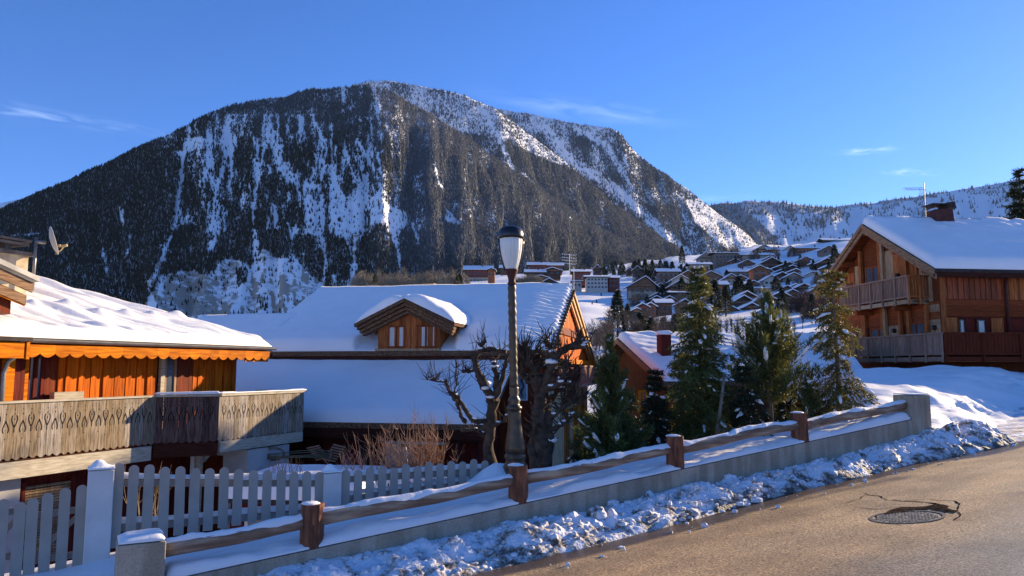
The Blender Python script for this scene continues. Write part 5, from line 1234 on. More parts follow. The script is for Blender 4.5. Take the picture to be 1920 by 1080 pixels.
# balconies
def balustrade(T_, L, z0, z1, gap, name='balcony', solid=False, posts=6, mat=W_RAIL, par=None):
    m = MB()
    n = int(L/gap)
    for i in range(n):
        x = L*i/n; wq = gap*(.93 if solid else .55); j = random.uniform(0,.01)
        m.hexa([T_(x,j,z0+.14),T_(x+wq,j,z0+.14),T_(x+wq,.03+j,z0+.14),T_(x,.03+j,z0+.14),T_(x,j,z1-.07),T_(x+wq,j,z1-.07),T_(x+wq,.03+j,z1-.07),T_(x,.03+j,z1-.07)])
    o = m.build('balusters', mat, par)
    m = MB()
    def bx(x0,x1,y0,y1,q0,q1): m.hexa([T_(x0,y0,q0),T_(x1,y0,q0),T_(x1,y1,q0),T_(x0,y1,q0),T_(x0,y0,q1),T_(x1,y0,q1),T_(x1,y1,q1),T_(x0,y1,q1)])
    bx(-.03,L+.03,-.06,.06,z1-.07,z1); bx(0,L,-.02,.05,z0+.06,z0+.14)
    for i in range(posts+1): x = L*i/posts; bx(x-.035,x+.035,-.055,-.005,z0-.25,z1-.071)
    m.build('balustrade_frame', mat, par)
    m = MB()
    bx2 = lambda x0,x1,y0,y1,q0,q1: m.hexa([T_(x0,y0,q0),T_(x1,y0,q0),T_(x1,y1,q0),T_(x0,y1,q0),T_(x0,y0,q1),T_(x1,y0,q1),T_(x1,y1,q1),T_(x0,y1,q1)])
    for i in range(posts): x = L*i/posts; bx2(x+.05, x+L/posts-.05, .0, .04, z0-.2, z0-.02)
    m.build('balcony_skirt', W_PALE if not solid else mat, par)
ub0, ub1, aa = .75, 6.3, -1.0
m = MB(TR); m.box(aa+.02, 0, ub0, ub1, 2.85, 2.98); m.box(aa+.1,0,ub0+1.2,ub0+1.4,2.6,2.85); m.box(aa+.1,0,ub1-1.4,ub1-1.2,2.6,2.85); m.build('balcony_floor', W_MIDH, rc)
balustrade(lambda x, y, z: TR((aa+y, ub0+x, z)), ub1-ub0, 3.02, 4.07, .11, par=rc)
balustrade(lambda x, y, z: TR((aa+x, ub0+y, z)), 1.0, 3.02, 4.07, .11, par=rc, posts=2, mat=W_MID)
lb_, lf = -1.2, 6.0
m = MB(TR); m.box(aa+.02, 16, lb_+.02, 0, .25, .40); m.box(aa+.02, 0, 0.001, lf, .25, .40); m.build('balcony_floor', W_MIDH, rc)
balustrade(lambda x, y, z: TR((aa+y, lb_+x, z)), lf-lb_, .48, 1.47, .13, par=rc, solid=True, posts=7)
balustrade(lambda x, y, z: TR((aa+.08+x, lb_+y, z)), 15.5, .48, 1.47, .16, par=rc, solid=True, posts=9, mat=M('dark_red_panel', (.17,.035,.014), (.10,.02,.010), scale=2, stretch=WOODV, rough=.7, spec=.05))
# long wall
planks(TR, .12, aR(1892,-.02), -.0, 2.95, 4.15, .13, .02, mat=M('russet_boards', (.34,.075,.02), (.17,.035,.012), scale=2, stretch=WOODV, island=.35, rough=.55), parent=rc, name='upper_boards')
planks(TR, aR(1897,-.02), 15, -.0, 2.95, 4.15, .13, .02, mat=W_MID, parent=rc, name='upper_boards')
hplanks(TR, .12, 15.5, -.03, 2.2, 2.93, .24, W_CHAL2, rc, 'wall_logs')
hplanks(TR, .12, 15.5, .0, .42, 2.19, .24, W_DARKV, rc, 'wall_logs')
for p0, p1 in ((1779,1802),(1865,1888)):
    a0_, a1_ = aR(p0,-.1), aR(p1,-.1)
    planks(TR, a0_, a1_, -.10, 1.28, 2.15, .13, .0, False, 'shutter', W_MID, rc)
for p0, p1 in ((1804,1817),(1838,1856)):
    a0_, a1_ = aR(p0,-.1), aR(p1,-.1); window(TR, rc, a0_-.03, a1_+.03, -.05, 1.30, 2.13, fr=W_DARK, glass=CURTAIN if p0 == 9 else GLASS, w_=.07, mull=0)
    m = MB(TR); m.box(a0_+.1, a1_-.12, -.09, -.085, 1.36, 2.0); m.build('curtain', CURTAIN, rc)
a0_ = aR(1893,-.1); m = MB(TR); m.tube([(a0_,-.45,4.1),(a0_+.1,-.2,3.8),(a0_+.1,-.12,3.5),(a0_+.1,-.12,.5)], .06, 8); m.build('downpipe', BRONZE, rc, True)
a0_ = aR(1772, -.05); m = MB(TR); m.box(-.03,.11,-.08,.06,.42,4.1); m.build('corner_post', W_MID, rc)
m = MB(TR); m.box(ao,17,be+.02,be+.10,ze-.34,ze-.145); m.box(ao+.2,16,be+.12,-.01,ze-.22,ze-.16); m.build('eave_board', W_DARK, rc)
m = MB(TR); m.box(.3, 15.5, .02, 8.2, -1.5, .24); m.build('base_wall', STONE, rc)
# chimney with crooked cowl
ca3 = aR(1785, 4.2); p_ = TR((ca3, 4.2, 0)); zc3 = lambda py: zat(1785, py, p_.y)
m = MB(TR); m.hexa([(ca3-.62,3.9,6.2),(ca3+.52,3.9,6.2),(ca3+.52,4.6,6.2),(ca3-.62,4.6,6.2),(ca3-.55,3.9,zc3(395)),(ca3+.36,3.9,zc3(393)),(ca3+.36,4.6,zc3(393)),(ca3-.55,4.6,zc3(395))]); c3_ = m.build('chimney', BRONZE, rc)
m = MB(TR); 
for dx in (-.6,.05,): m.box(ca3+dx-.04, ca3+dx+.04, 4.0, 4.5, zc3(392), zc3(385))
m.box(ca3-.72, ca3+.2, 3.85, 4.65, zc3(386), zc3(384))
m.hexa([(ca3+.1,3.95,zc3(389)),(ca3+.62,3.95,zc3(392)),(ca3+.62,4.55,zc3(392)),(ca3+.1,4.55,zc3(389)),(ca3+.15,3.95,zc3(381)),(ca3+.55,3.95,zc3(379)),(ca3+.55,4.55,zc3(379)),(ca3+.15,4.55,zc3(381))]); m.build('chimney_cowl', SLATE, c3_)
q = TR((ca3+.15, 5.6, 0)); zq = lambda py: zat(1789, py, q.y)
a3 = thing('tv_antenna', 'thin rooftop antenna with side arm behind the dark crooked chimney', 'antenna', (q.x, q.y, zr3))
m = MB(); m.tube([(q.x,q.y,zr3-.2),(q.x,q.y,zq(342))], .02, 6); m.build('mast', METAL, a3)
for py, x0, x1 in ((353,-1.05,-.05),(356,-.95,.1)):
    m = MB(); m.tube([(q.x+x0,q.y,zq(py)),(q.x+x1,q.y,zq(py-.6))], .012, 5)
    for k in range(5): x = q.x+x0+k*.2; m.tube([(x,q.y-.2,zq(py)),(x,q.y+.2,zq(py))], .008, 4)
    m.build('antenna_comb', METAL, a3)
m = MB()
for k in range(6): m.tube([(q.x-.35+.05*k, q.y, zq(372)+.05*k),(q.x-.2+.07*k, q.y, zq(350)-.04*k)], .006, 4)
m.build('antenna_grid', METAL, a3)

# ------------------------------------------------------------------ ROOFS BEHIND THE CONIFERS
def low_chalet(name, label, O, rd, gd, L, bn, bf_, zr_, ze_, wallm, seed, snowt=.3, base=-5, hh=None):
    T = frame(O, rd, gd); t = thing(name, label, 'chalet', T((L/2, 0, base)))
    m = MB(T); P = [(0,bn,ze_),(L,bn,ze_),(L,0,zr_),(0,0,zr_),(L,bf_,ze_),(0,bf_,ze_)]; Q = [(p[0],p[1],p[2]-.18) for p in P]
    m.add(P+Q, [(0,1,2,3),(3,2,4,5),(6,9,8,7),(9,11,10,8),(0,6,7,1),(0,3,9,6),(3,5,11,9),(5,4,10,11),(1,7,8,2),(2,8,10,4)]); r = m.build('roof', W_OLD, t)
    snow_patch('snow_cover', r, [(.03,bn+.02,ze_),(L-.03,bn+.02,ze_),(L-.03,0,zr_),(.03,0,zr_)], snowt, nu=140, nv=60, taper=(.3,.3,.3,0), bump=.05, seed=seed, T=T, h=hh)
    snow_patch('snow_cover', r, [(.03,0,zr_),(L-.03,0,zr_),(L-.03,bf_-.02,ze_),(.03,bf_-.02,ze_)], snowt, nu=40, nv=30, taper=(.3,.3,.0,.3), bump=.05, seed=seed+1, T=T)
    m = MB(T); z_ = ze_-.02
    m.prism([(.7,bn+.6,base),(.7,bn+.6,z_),(.7,0,zr_-.3),(.7,bf_-.6,z_),(.7,bf_-.6,base)], (L-1.4,0,0)); m.build('wall', wallm, t)
    m = MB(T)
    for (b0,z0),(b1,z1) in (((bn,ze_),(0,zr_)),((0,zr_),(bf_,ze_))):
        m.hexa([(-.06,b0,z0-.26),(-.005,b0,z0-.26),(-.005,b1,z1-.26),(-.06,b1,z1-.26),(-.06,b0,z0-.02),(-.005,b0,z0-.02),(-.005,b1,z1-.02),(-.06,b1,z1-.02)])
    m.build('rake_board', W_RAKE, t)
    return t, T, r
t, T, r = low_chalet('low_roof_chalet', 'low chalet with a broad snow roof and russet wall right of the bushy pine', (5.15, 36.5, 0), (.985,.17), (-.17,.985), 7.6, -6.0, 6, 1.45, -.55, M('low_chalet_wood', (.22,.085,.03), (.11,.04,.016), scale=2, stretch=WOODV, rough=.8, spec=.05), 430,
    hh=lambda u, v, Lu, Lv: .12*(np.abs(fbm((u*.8+v*1.1)*1.1, v*.4, 431, 3))*2-.2)*smooth((v-2)/2)-.2*(1-smooth((v-1.2)/1.2))*0)
def aT(T, rd, px, b): p = T((0,b,0)); return on_line((p.x,p.y), rd, px)
a0_, a1_ = aT(T,(.985,.17),1237,-3.4), aT(T,(.985,.17),1255,-3.4); y_ = T((a0_,-3.4,0)).y
m = MB(T); m.box(a0_, a1_, -3.7, -3.1, -.6, zat(1245,628,y_)); c4 = m.build('chimney', W_DARKV, t)
snow_patch('snow_cap', c4, [(a0_-.1,-3.8,zat(1245,628,y_)),(a1_+.1,-3.8,zat(1245,628,y_)),(a1_+.1,-3.0,zat(1245,628,y_)),(a0_-.1,-3.0,zat(1245,628,y_))], .18, nu=16, nv=16, taper=(.2,.2,.2,.2), seed=433, T=T)
window(T, t, aT(T,(.985,.17),1195,-5.4), aT(T,(.985,.17),1212,-5.4), -5.42, -1.9, -.9, fr=W_ORANGE_H, w_=.1)
t2, T2, r2 = low_chalet('snow_roof_cottage', 'cottage seen as a bare blue-shaded snow roof left of the sparse fir', (13.1, 35.5, 0), (.98,-.2), (.2,.98), 2.3, -5.5, 4, 1.35, -.6, W_DARKV, 440, hh=lambda u, v, Lu, Lv: .05*np.sin((u+v*2)*9)*smooth((v-2.6)/.6))
snow_patch('snow_drift', t, [(3.9,-7.4,-1.25),(8.8,-7.4,-1.25),(8.8,-4.6,-.1),(3.9,-4.6,-.1)], .7, nu=50, nv=30, taper=(1.6,1.5,1.2,.6), bump=.12, seed=441, T=T)

# ------------------------------------------------------------------ GARDEN THINGS BEHIND THE PICKETS
p = at(578, 882, 16.2); hz = -2.28
TT = frame((-5.95, 15.6, 0), (.99,-.13), (.13,.99))
gs = thing('garden_shed', 'low shed roof heaped with smooth snow behind the picket fence', 'shed', TT((1.5, 1, -4.7)))
m = MB(TT); m.box(.15, 2.85, .15, 2.3, -4.7, -2.75); m.build('wall', W_DARKV, gs)
m = MB(TT); m.box(0, 3.0, 0, 2.5, -2.74, -2.66); sr = m.build('roof', SLATE, gs)
snow_patch('snow_cover', sr, [(0,.0,-2.66),(3,.0,-2.66),(3,2.5,-2.66),(0,2.5,-2.66)], .42, nu=50, nv=40, taper=(.3,.3,.3,.3), bump=.03, seed=450, T=TT)
window(TT, gs, .5, 1.2, .13, -3.6, -3.0, fr=PAINT_W, w_=.07, mull=0)
# coils of cable and two slatted racks hanging under the balcony end
def coil(px, py, Y, rx, rz, n, mat, name, label, cat):
    m = MB()
    for k in range(n):
        c = at(px+random.uniform(-6,6), py+random.uniform(-3,3), Y+random.uniform(-.05,.05)); pts = []
        for j in range(25):
            a = 2*pi*j/24; pts.append((c.x+rx*cos(a)*(1+.1*random.random()), c.y+.05*sin(3*a), c.z+rz*sin(a)*(1+.1*sin(2*a+k))))
        m.tube(pts, .016, 5, False)
    o = m.build(name, mat, None, True); return tag(o, label, cat)
CABLE = M('green_grey_hose', (.10,.11,.06), (.18,.14,.09), scale=3)
coil(506, 853, 20.3, .36, .17, 2, CABLE, 'hose_coil', 'loop of green-grey hose hanging under the carved balcony end', 'hose')
m = MB()
for k in range(6):
    a = at(500, 852+k*1.8, 20.25); b = at(625, 845+k*2.6, 20.5); mid = (Vector(a)+Vector(b))/2+Vector((0,0,.05*random.uniform(-1,1)))
    m.tube([a, mid, b], .012, 5)
tag(m.build('hose_bundle', CABLE, None, True), 'stretched bundle of thin green hoses between the coil and the slatted racks', 'hoses')
for (x0,y0,x1,y1,lab) in ((587,838,604,860,'grey slatted rack leaning left under the middle chalet eaves'), (636,836,618,863,'grey slatted rack leaning right beside the red tarpaulin')):
    A = at(x0,y0,20.6); B = at(x1,y1,20.6); o = thing('slatted_rack', lab, 'rack', A, 'slatted racks in the garden'); dx = Vector((.33,0,.07 if x1 > x0 else -.07))
    for k in range(7):
        c = A.lerp(B, k/6); m = MB(); m.beam(c-dx*.5, c+dx*.5, .06, .035); m.build('slat', W_RAIL, o)
    m = MB(); m.beam(A-dx*.35+Vector((0,.05,.03)), B-dx*.35+Vector((0,.05,-.03)), .03, .03); m.beam(A+dx*.35+Vector((0,.05,.03)), B+dx*.35+Vector((0,.05,-.03)), .03, .03); m.build('rack_frame', W_DARK, o)
q = [at(640,852,21),at(668,846,21.4),at(688,884,20.8),at(636,876,20.6)]
m = MB(); nq = 12; V = []
for i in range(nq):
    for j in range(nq):
        u1, v1 = i/(nq-1), j/(nq-1); pt = q[0]*(1-u1)*(1-v1)+q[1]*u1*(1-v1)+q[2]*u1*v1+q[3]*(1-u1)*v1; pt = pt+Vector((0, .14*sin(u1*11+v1*3), .05*sin(u1*7))); V.append(pt)
m.add(V, [(i*nq+j,i*nq+j+1,(i+1)*nq+j+1,(i+1)*nq+j) for i in range(nq-1) for j in range(nq-1)]); o = m.build('red_tarpaulin', REDTARP, None, True); sm = o.modifiers.new('s','SOLIDIFY'); sm.thickness = .02; tag(o, 'crumpled dark red tarpaulin beside the slatted racks', 'tarpaulin')
# lettered white banner glimpsed between the pickets
A = at(722, 894, 13.6); B = at(838, 894, 14.4)
bt = thing('lettered_banner', 'white banner with dark and red letters glimpsed between the right-hand pickets', 'banner', A)
d = (B-A); d.z = 0; d = d.normalized(); hgt_ = .36
m = MB(); m.beam(A-Vector((0,0,hgt_/2)), Vector((B.x,B.y,A.z))-Vector((0,0,hgt_/2)), .02, hgt_); m.build('cloth', WHITE, bt)
def text_mesh(txt, size, mat, parent, pos, ang, ext=.004, name='letter'):
    cu = bpy.data.curves.new('t', 'FONT'); cu.body = txt; cu.size = size; cu.extrude = ext; cu.align_x = 'CENTER'
    ob = bpy.data.objects.new('t', cu); COL.objects.link(ob); bpy.context.view_layer.update()
    me = bpy.data.meshes.new_from_object(ob.evaluated_get(bpy.context.evaluated_depsgraph_get())); bpy.data.objects.remove(ob)
    V = [Vector((v.co.x*cos(ang)+v.co.z*sin(ang), v.co.x*sin(ang)-v.co.z*cos(ang), v.co.y))+pos for v in me.vertices]; Fc = [tuple(p.vertices) for p in me.polygons]
    return mesh_obj(name, V, Fc, mat, parent)
ang = atan2(d.y, d.x); nrm2 = Vector((sin(ang), -cos(ang), 0))
for ch_, px, mt, sz in (('N',726,BLACK,.26),('2',748,BLACK,.17),('8',770,REDP,.26),('S',791,REDP,.26),('K',813,BLACK,.26)):
    m_ = (px-960)/F; k = (m_*A.y-A.x)/(d.x-m_*d.y); text_mesh(ch_, sz, mt, bt, A+d*k+nrm2*.018+Vector((0,0,-.30)), ang)
# ================================================================== VEGETATION
def leaf_mesh(P, D, L, Wd, rng=RNG):
    """needle/twig triangles: base points P, directions D, lengths L, widths Wd"""
    n = len(P); R_ = rng.standard_normal((n,3)); S_ = np.cross(D, R_); S_ /= np.linalg.norm(S_, axis=1, keepdims=True)+1e-9
    V = np.stack([P-S_*(Wd/2)[:,None], P+S_*(Wd/2)[:,None], P+D*L[:,None]], 1).reshape(-1,3)
    return V, np.arange(3*n).reshape(-1,3)
def conifer(name, label, base, H_, R0, mat, style='spruce', nwh=26, seed=0, snow=.3, lean=(0,0), clear=.0, density=1.0, nl=.085, nw=.020, group=None, bark=BARK, cat='conifer', stem=None, tipup=0, prof=None, per=None):
    rnd = random.Random(seed); rng = np.random.default_rng(seed)
    t = thing(name, label, cat, base, group)
    B = Vector(base)
    cen = lambda f: B+Vector((lean[0]*f*f*H_, lean[1]*f*f*H_, f*H_))
    m = MB(); m.tube([cen(i/12) for i in range(13)], [stem*(1-i/12.6)+.006 if stem else (.018*H_*(1-i/12.6)+.006) for i in range(13)], 8)
    brs = []; SN_ = MB(); Pn = []; Dn = []
    for w_ in range(nwh):
        f = clear+(1-clear)*((w_+.5)/nwh)**.9; f = min(f, .985)
        k = per or (5 if style != 'sparse' else 4)
        rad = R0*((1-f)/(1-clear))**.75*(1.0 if f > clear+.1 else .8) if prof is None else R0*prof(f)
        for j in range(k):
            az = 2*pi*j/k+w_*1.1+rnd.uniform(-.35,.35); L = max(.10, rad*rnd.uniform(.72,1.18))
            if rnd.random() < (.12 if style == 'sparse' else .10): continue
            c = cen(min(1, f+rnd.uniform(-.012,.012)))
            el0 = {'spruce': .30, 'pine': .45, 'sparse': .15}[style]*(1 if f > .5 else .5)+(.5 if f > .85 else 0)
            n = max(4, int(L/.09)); pts = [c]; el = el0
            for i in range(n):
                el += {'spruce': -.75, 'pine': .55, 'sparse': -.7}[style]/n*rnd.uniform(.5,1.5)
                pts.append(pts[-1]+Vector((cos(az)*cos(el), sin(az)*cos(el), sin(el)))*(L/n)); az += rnd.uniform(-.07,.07)
            m.tube(pts, [max(.003, .011*(1-i/(n+1))*L) for i in range(n+1)], 4, False)
            segs = [(pts[i], pts[i+1]) for i in range(n)]
            for i in range(1, n+1):
                rem = (L*(1-i/(n+1)))
                for sg in (-1, 1):
                    if rnd.random() < .08: continue
                    l2 = min(.42, rem*.55+.07)*rnd.uniform(.7,1.2)
                    a2 = az+sg*rnd.uniform(.7,1.1); e2 = el+rnd.uniform(-.25,.15)+(.5 if style == 'pine' else -.12)
                    q = pts[i]; d2 = Vector((cos(a2)*cos(e2), sin(a2)*cos(e2), sin(e2)))
                    segs.append((q, q+d2*l2))
            for a_, b_ in segs:
                L2 = (b_-a_).length; nn = max(2, int(L2/.011*density*(.75 if style == 'sparse' else 1)))
                tt = rng.random(nn); av = np.array(a_); bv_ = np.array(b_)
                Pn.append(av+(bv_-av)*tt[:,None]); dd = (bv_-av)/L2
                r_ = rng.standard_normal((nn,3)); r_ /= np.linalg.norm(r_, axis=1, keepdims=True)
                q_ = dd*.75+r_*.8+np.array([0,0,.12]); q_ /= np.linalg.norm(q_, axis=1, keepdims=True); Dn.append(q_)
            if rnd.random() < snow:
                i0 = rnd.randrange(max(1, n//3), n); i1 = min(n, i0+rnd.choice([2,3,4,5,6])); 
                pp = [p+Vector((0,0,.035)) for p in pts[i0:i1+1]]
                if len(pp) > 1:
                    rr_ = [rnd.uniform(.018,.050)*(1 if 0 < i < len(pp)-1 else .5) for i in range(len(pp))]; SN_.tube(pp, rr_, 5)
                    for s_ in range(1 if rnd.random() < .5 else 0):
                        ss = rnd.choice(segs); c2 = (ss[0]+ss[1])/2; SN_.ball((c2.x,c2.y,c2.z+.02), rnd.uniform(.02,.05), (1.4,1.4,.5), 6, .4)
    m.build('trunk', bark, t, True)
    P = np.concatenate(Pn); D = np.concatenate(Dn); n = len(P)
    V, Fc = leaf_mesh(P, D, nl*(.6+.8*rng.random(n)), nw*(.7+.6*rng.random(n)), rng)
    mesh_obj('foliage', V, Fc, mat, t)
    if SN_.V: SN_.build('snow_cover', SNOW, t, True)
    print(name, n)
    return t
def B_(px, Y, z): return ((px-960)/F*Y, Y, z)
conifer('bushy_pine', 'bushy young pine with an upright yellow-green leader right of the orange gable', B_(1143,13.9,-2.75), 3.25, 1.08, N_PINE, 'pine', 26, 1, .28, nl=.10, density=1.0, prof=lambda f: (1-f)**.95*min(1, .6+f*1.6)*1.12)
conifer('tall_spruce', 'tall spruce with a golden sunlit top and snow on its left boughs', B_(1312,15.2,-2.4), 4.42, 1.2, N_SPRUCE, 'spruce', 36, 2, .28, lean=(.0,.0), density=.95, per=6)
conifer('upright_pine', 'pine with dark upward candles and a pale bare lower trunk', B_(1440,15.8,-2.0), 3.36, 1.2, N_PINE, 'pine', 15, 3, .45, clear=.34, nl=.12, nw=.020, density=.75, bark=BARK_L, prof=lambda f: .16+.98*((1-f)/.66)**1.0, stem=.055)
conifer('sparse_fir', 'ragged sparse fir with olive sunlit tips in front of the two-balcony chalet', B_(1568,15.6,-1.75), 3.75, 1.12, N_FIR, 'sparse', 28, 4, .34, lean=(-.015,0), clear=.03, bark=BARK_L, density=1.1, stem=.07, prof=lambda f: (.95-.75*f)*(1.0 if not .46 < f < .58 else .45))
conifer('dark_spruce', 'small dark spruce in shade between the bushy pine and the tall spruce', B_(1222,14.9,-2.8), 2.75, .72, N_DARK, 'spruce', 22, 5, .30, lean=(.02,0))
conifer('shrubby_fir', 'low fir in shade under the tall spruce on its right side', B_(1392,14.6,-2.5), 2.55, .85, N_DARK, 'spruce', 18, 6, .4)
conifer('slim_spruce', 'slim dark spruce close behind the bare lower trunk of the upright pine', B_(1465,17.2,-2.4), 2.5, .85, N_DARK, 'pine', 18, 8, .35)
conifer('low_fir', 'low bushy fir at the foot of the sparse fir', B_(1512,15.2,-2.0), 1.75, .75, N_FIR, 'pine', 14, 9, .4)
conifer('juniper_bush', 'small snow-dusted evergreen bush right of the gnarled tree foot', B_(1075,13.6,-2.7), 1.0, .55, N_DARK, 'pine', 10, 10, .8, cat='bush')
conifer('wide_spruce', 'broad shaded spruce filling the gap behind the tall spruce', B_(1275,17.0,-3.2), 3.5, 1.05, N_DARK, 'spruce', 22, 12, .22)
conifer('tall_dark_spruce', 'tall dark conifer cut by the right edge above the snowy roof', ((1932-960)/F*50, 50, -1), 14.6, 3.6, N_DARK, 'sparse', 30, 13, .5, nl=.38, nw=.085, density=.32)
conifer('snowy_fir', 'low snow-dusted fir at the left foot of the bushy pine', B_(1100,15.2,-3.3), 2.3, .85, N_DARK, 'spruce', 18, 15, .6)
conifer('hedge_spruce', 'dark slender spruce hiding the low chalet wall behind the bushy pine', B_(1180,18.5,-4.2), 3.6, 1.0, N_DARK, 'spruce', 20, 16, .3)
conifer('garden_spruce', 'dark garden spruce against the right corner of the orange-gabled chalet', B_(1122,24,-4.9), 5.0, .95, N_DARK, 'spruce', 20, 17, .3, density=.8)
# stakes
for px, y0, y1, Y, lab, r in ((1350,705,822,14.3,'thin pale leaning stake in front of the tall spruce',.032),):
    a = at(px-9, y1+8, Y); b = at(px+8, y0, Y); m = MB(); m.tube([a, a.lerp(b,.5)+Vector((.01,0,0)), b], [r*1.2, r, r*.7], 8); tag(m.build('tree_stake', BARK_L, None, True), lab, 'stake')
# ---- gnarled pollarded trees behind the lamp
def gnarl(t, paths, mat, seed, twigs=120, snowy=.3, tw=.010):
    rnd = random.Random(seed); m = MB(); tip = []
    for pts, r0, r1 in paths:
        P = []; n = len(pts)
        for i in range(n-1):
            a = Vector(at(*pts[i])); b = Vector(at(*pts[i+1]))
            for k in range(4): P.append(a.lerp(b, k/4)+Vector((rnd.uniform(-.02,.02), rnd.uniform(-.06,.06), rnd.uniform(-.02,.02))))
        P.append(Vector(at(*pts[-1]))); N_ = len(P)
        rad = [(r0+(r1-r0)*i/(N_-1))*(1+.22*rnd.uniform(-1,1)+.12*sin(i*2.3)) for i in range(N_)]
        rad[-1] *= 1.15; m.tube(P, rad, 9); tip.append((P, rad))
    tr = m.build('trunk', mat, t, True)
    sm = MB(); s2 = MB()
    for P, rad in tip:
        for i in range(1, len(P)):
            d = (P[i]-P[i-1])
            if abs(d.normalized().z) < .75 and rnd.random() < snowy:
                s2.ball((P[i].x, P[i].y, P[i].z+rad[i]*.8), rad[i]*1.15, (1.35,1,.5), 8, .35)
    # whippy shoots and stubs
    for k in range(twigs):
        P, rad = rnd.choice(tip); i = rnd.randrange(len(P)//3, len(P)); p = P[i].copy(); L = rnd.uniform(.12,.55); a = rnd.uniform(0,6.28); el = rnd.uniform(.2,1.5)
        pts = [p]; 
        for q in range(4):
            pts.append(pts[-1]+Vector((cos(a)*cos(el), sin(a)*cos(el)*.7, sin(el)))*L/4); a += rnd.uniform(-.5,.5); el += rnd.uniform(-.3,.35)
        sm.tube(pts, [tw*1.3, tw, tw*.8, tw*.6, tw*.3], 4, False)
    sm.build('twigs', BARK, t, True); 
    if s2.V: s2.build('snow_cover', SNOW, t, True)
gt1 = thing('gnarled_tree', 'dark gnarled pollarded tree directly right of the lamp post', 'tree', B_(1018,13.6,-2.9))
Yg = 13.6
pp = [([(1012,880,Yg),(1016,830,Yg),(1010,790,Yg),(1014,745,Yg),(1006,705,Yg)], .20,.15), ([(1022,880,Yg-.15),(1030,820,Yg),(1024,770,Yg)], .15,.12), ([(1004,885,Yg-.1),(998,835,Yg),(1008,790,Yg-.1)],.13,.10), ([(1006,705,Yg),(992,680,Yg),(984,655,Yg+.2)], .12,.075), ([(984,655,Yg+.2),(975,668,Yg)],.07,.05),
      ([(1014,745,Yg),(1030,700,Yg-.2),(1040,672,Yg-.2),(1058,655,Yg-.1),(1090,640,Yg)], .12,.06), ([(1040,672,Yg-.2),(1032,650,Yg),(1022,640,Yg)], .08,.055), ([(1058,655,Yg),(1085,652,Yg),(1096,646,Yg)], .06,.05),
      ([(1010,770,Yg),(1040,740,Yg+.2),(1062,715,Yg),(1082,690,Yg)], .10,.055), ([(1062,715,Yg),(1072,735,Yg),(1060,752,Yg)], .05,.03), ([(1016,790,Yg),(1045,772,Yg),(1070,752,Yg),(1066,733,Yg)], .085,.04), ([(1070,752,Yg),(1090,757,Yg)], .05,.03),
      ([(1018,812,Yg),(1045,800,Yg),(1064,790,Yg),(1072,778,Yg)], .07,.045), ([(1006,705,Yg),(1012,680,Yg+.3),(1004,660,Yg+.3)], .08,.06), ([(1004,720,Yg),(985,712,Yg),(972,695,Yg)], .07,.045), ([(1020,730,Yg-.3),(1048,722,Yg-.3),(1058,700,Yg-.3),(1062,680,Yg-.3)],.07,.05), ([(1000,690,Yg),(1030,688,Yg+.2),(1050,692,Yg+.2)],.07,.04)]
gnarl(gt1, [(a,b*.66,c*.8) for a,b,c in pp], BARK, 21, 620, .25, .014)
gt2 = thing('leaning_tree', 'dark many-armed pruned tree left of the lamp post against the blue roof', 'tree', B_(918,14.6,-3.1))
Yh = 14.6
pp = [([(918,880,Yh),(915,830,Yh),(920,790,Yh),(924,750,Yh)], .14,.11), ([(924,750,Yh),(905,715,Yh),(893,690,Yh),(890,668,Yh)], .10,.06), ([(890,668,Yh),(905,655,Yh),(930,655,Yh),(948,660,Yh)], .06,.045), ([(893,690,Yh),(880,697,Yh),(868,696,Yh)], .05,.035), ([(924,750,Yh),(912,738,Yh),(902,722,Yh),(898,712,Yh)], .075,.05),
      ([(924,750,Yh),(932,715,Yh),(928,690,Yh),(922,672,Yh)], .08,.05), ([(928,745,Yh),(945,700,Yh),(950,668,Yh)], .07,.045), ([(922,790,Yh),(890,790,Yh),(874,770,Yh),(858,745,Yh),(838,728,Yh),(836,713,Yh)], .07,.032), ([(874,792,Yh),(862,775,Yh),(856,752,Yh),(842,735,Yh)], .05,.03), ([(836,714,Yh),(820,716,Yh),(800,710,Yh)], .03,.016), ([(850,741,Yh),(856,715,Yh),(857,682,Yh)], .02,.01), ([(905,655,Yh),(900,645,Yh),(912,640,Yh)], .05,.03), ([(915,820,Yh),(890,806,Yh),(865,806,Yh)], .05,.03), ([(920,800,Yh),(945,790,Yh),(955,770,Yh)],.06,.03)]
gnarl(gt2, [(a,b*.85,c*.9) for a,b,c in pp], BARK, 22, 220, .34, .009)
# ---- tan shrubs behind the pickets
def shrub(name, label, px, Y, z0, n, h, spread, seed, mat=TWIG, cat='shrub', r0=.012, sub=9):
    rnd = random.Random(seed); t = thing(name, label, cat, B_(px, Y, z0)); B = Vector(B_(px, Y, z0)); m = MB()
    for k in range(n):
        a = rnd.uniform(0, 6.28); sp_ = rnd.random()**.8*spread; L = h*rnd.uniform(.65,1.1)*(1-.25*sp_/spread); p = B+Vector((cos(a)*.12, sin(a)*.12, 0)); pts = [p]
        dx = cos(a)*sp_/6; dy = sin(a)*sp_/6*.6
        for i in range(7):
            g_2 = 1.5-.16*i; pts.append(pts[-1]+Vector((dx*g_2+rnd.uniform(-.025,.025), dy*g_2, L/7)))
        m.tube(pts, [r0*(1-i/8.5) for i in range(8)], 5, False)
        for s in range(sub):
            i = rnd.randrange(2, 7); q = pts[i]; a2 = rnd.uniform(0, 6.28); l2 = rnd.uniform(.08,.38); e = rnd.uniform(.4,1.3)
            q2 = q+Vector((cos(a2)*cos(e), sin(a2)*cos(e), sin(e)))*l2*.6; q3 = q2+Vector((cos(a2)*cos(e+.3), sin(a2)*cos(e+.3), sin(e+.3)))*l2*.5
            m.tube([q, q2, q3], [r0*.5, r0*.4, r0*.2], 4, False)
    m.build('stems', mat, t, True); return t
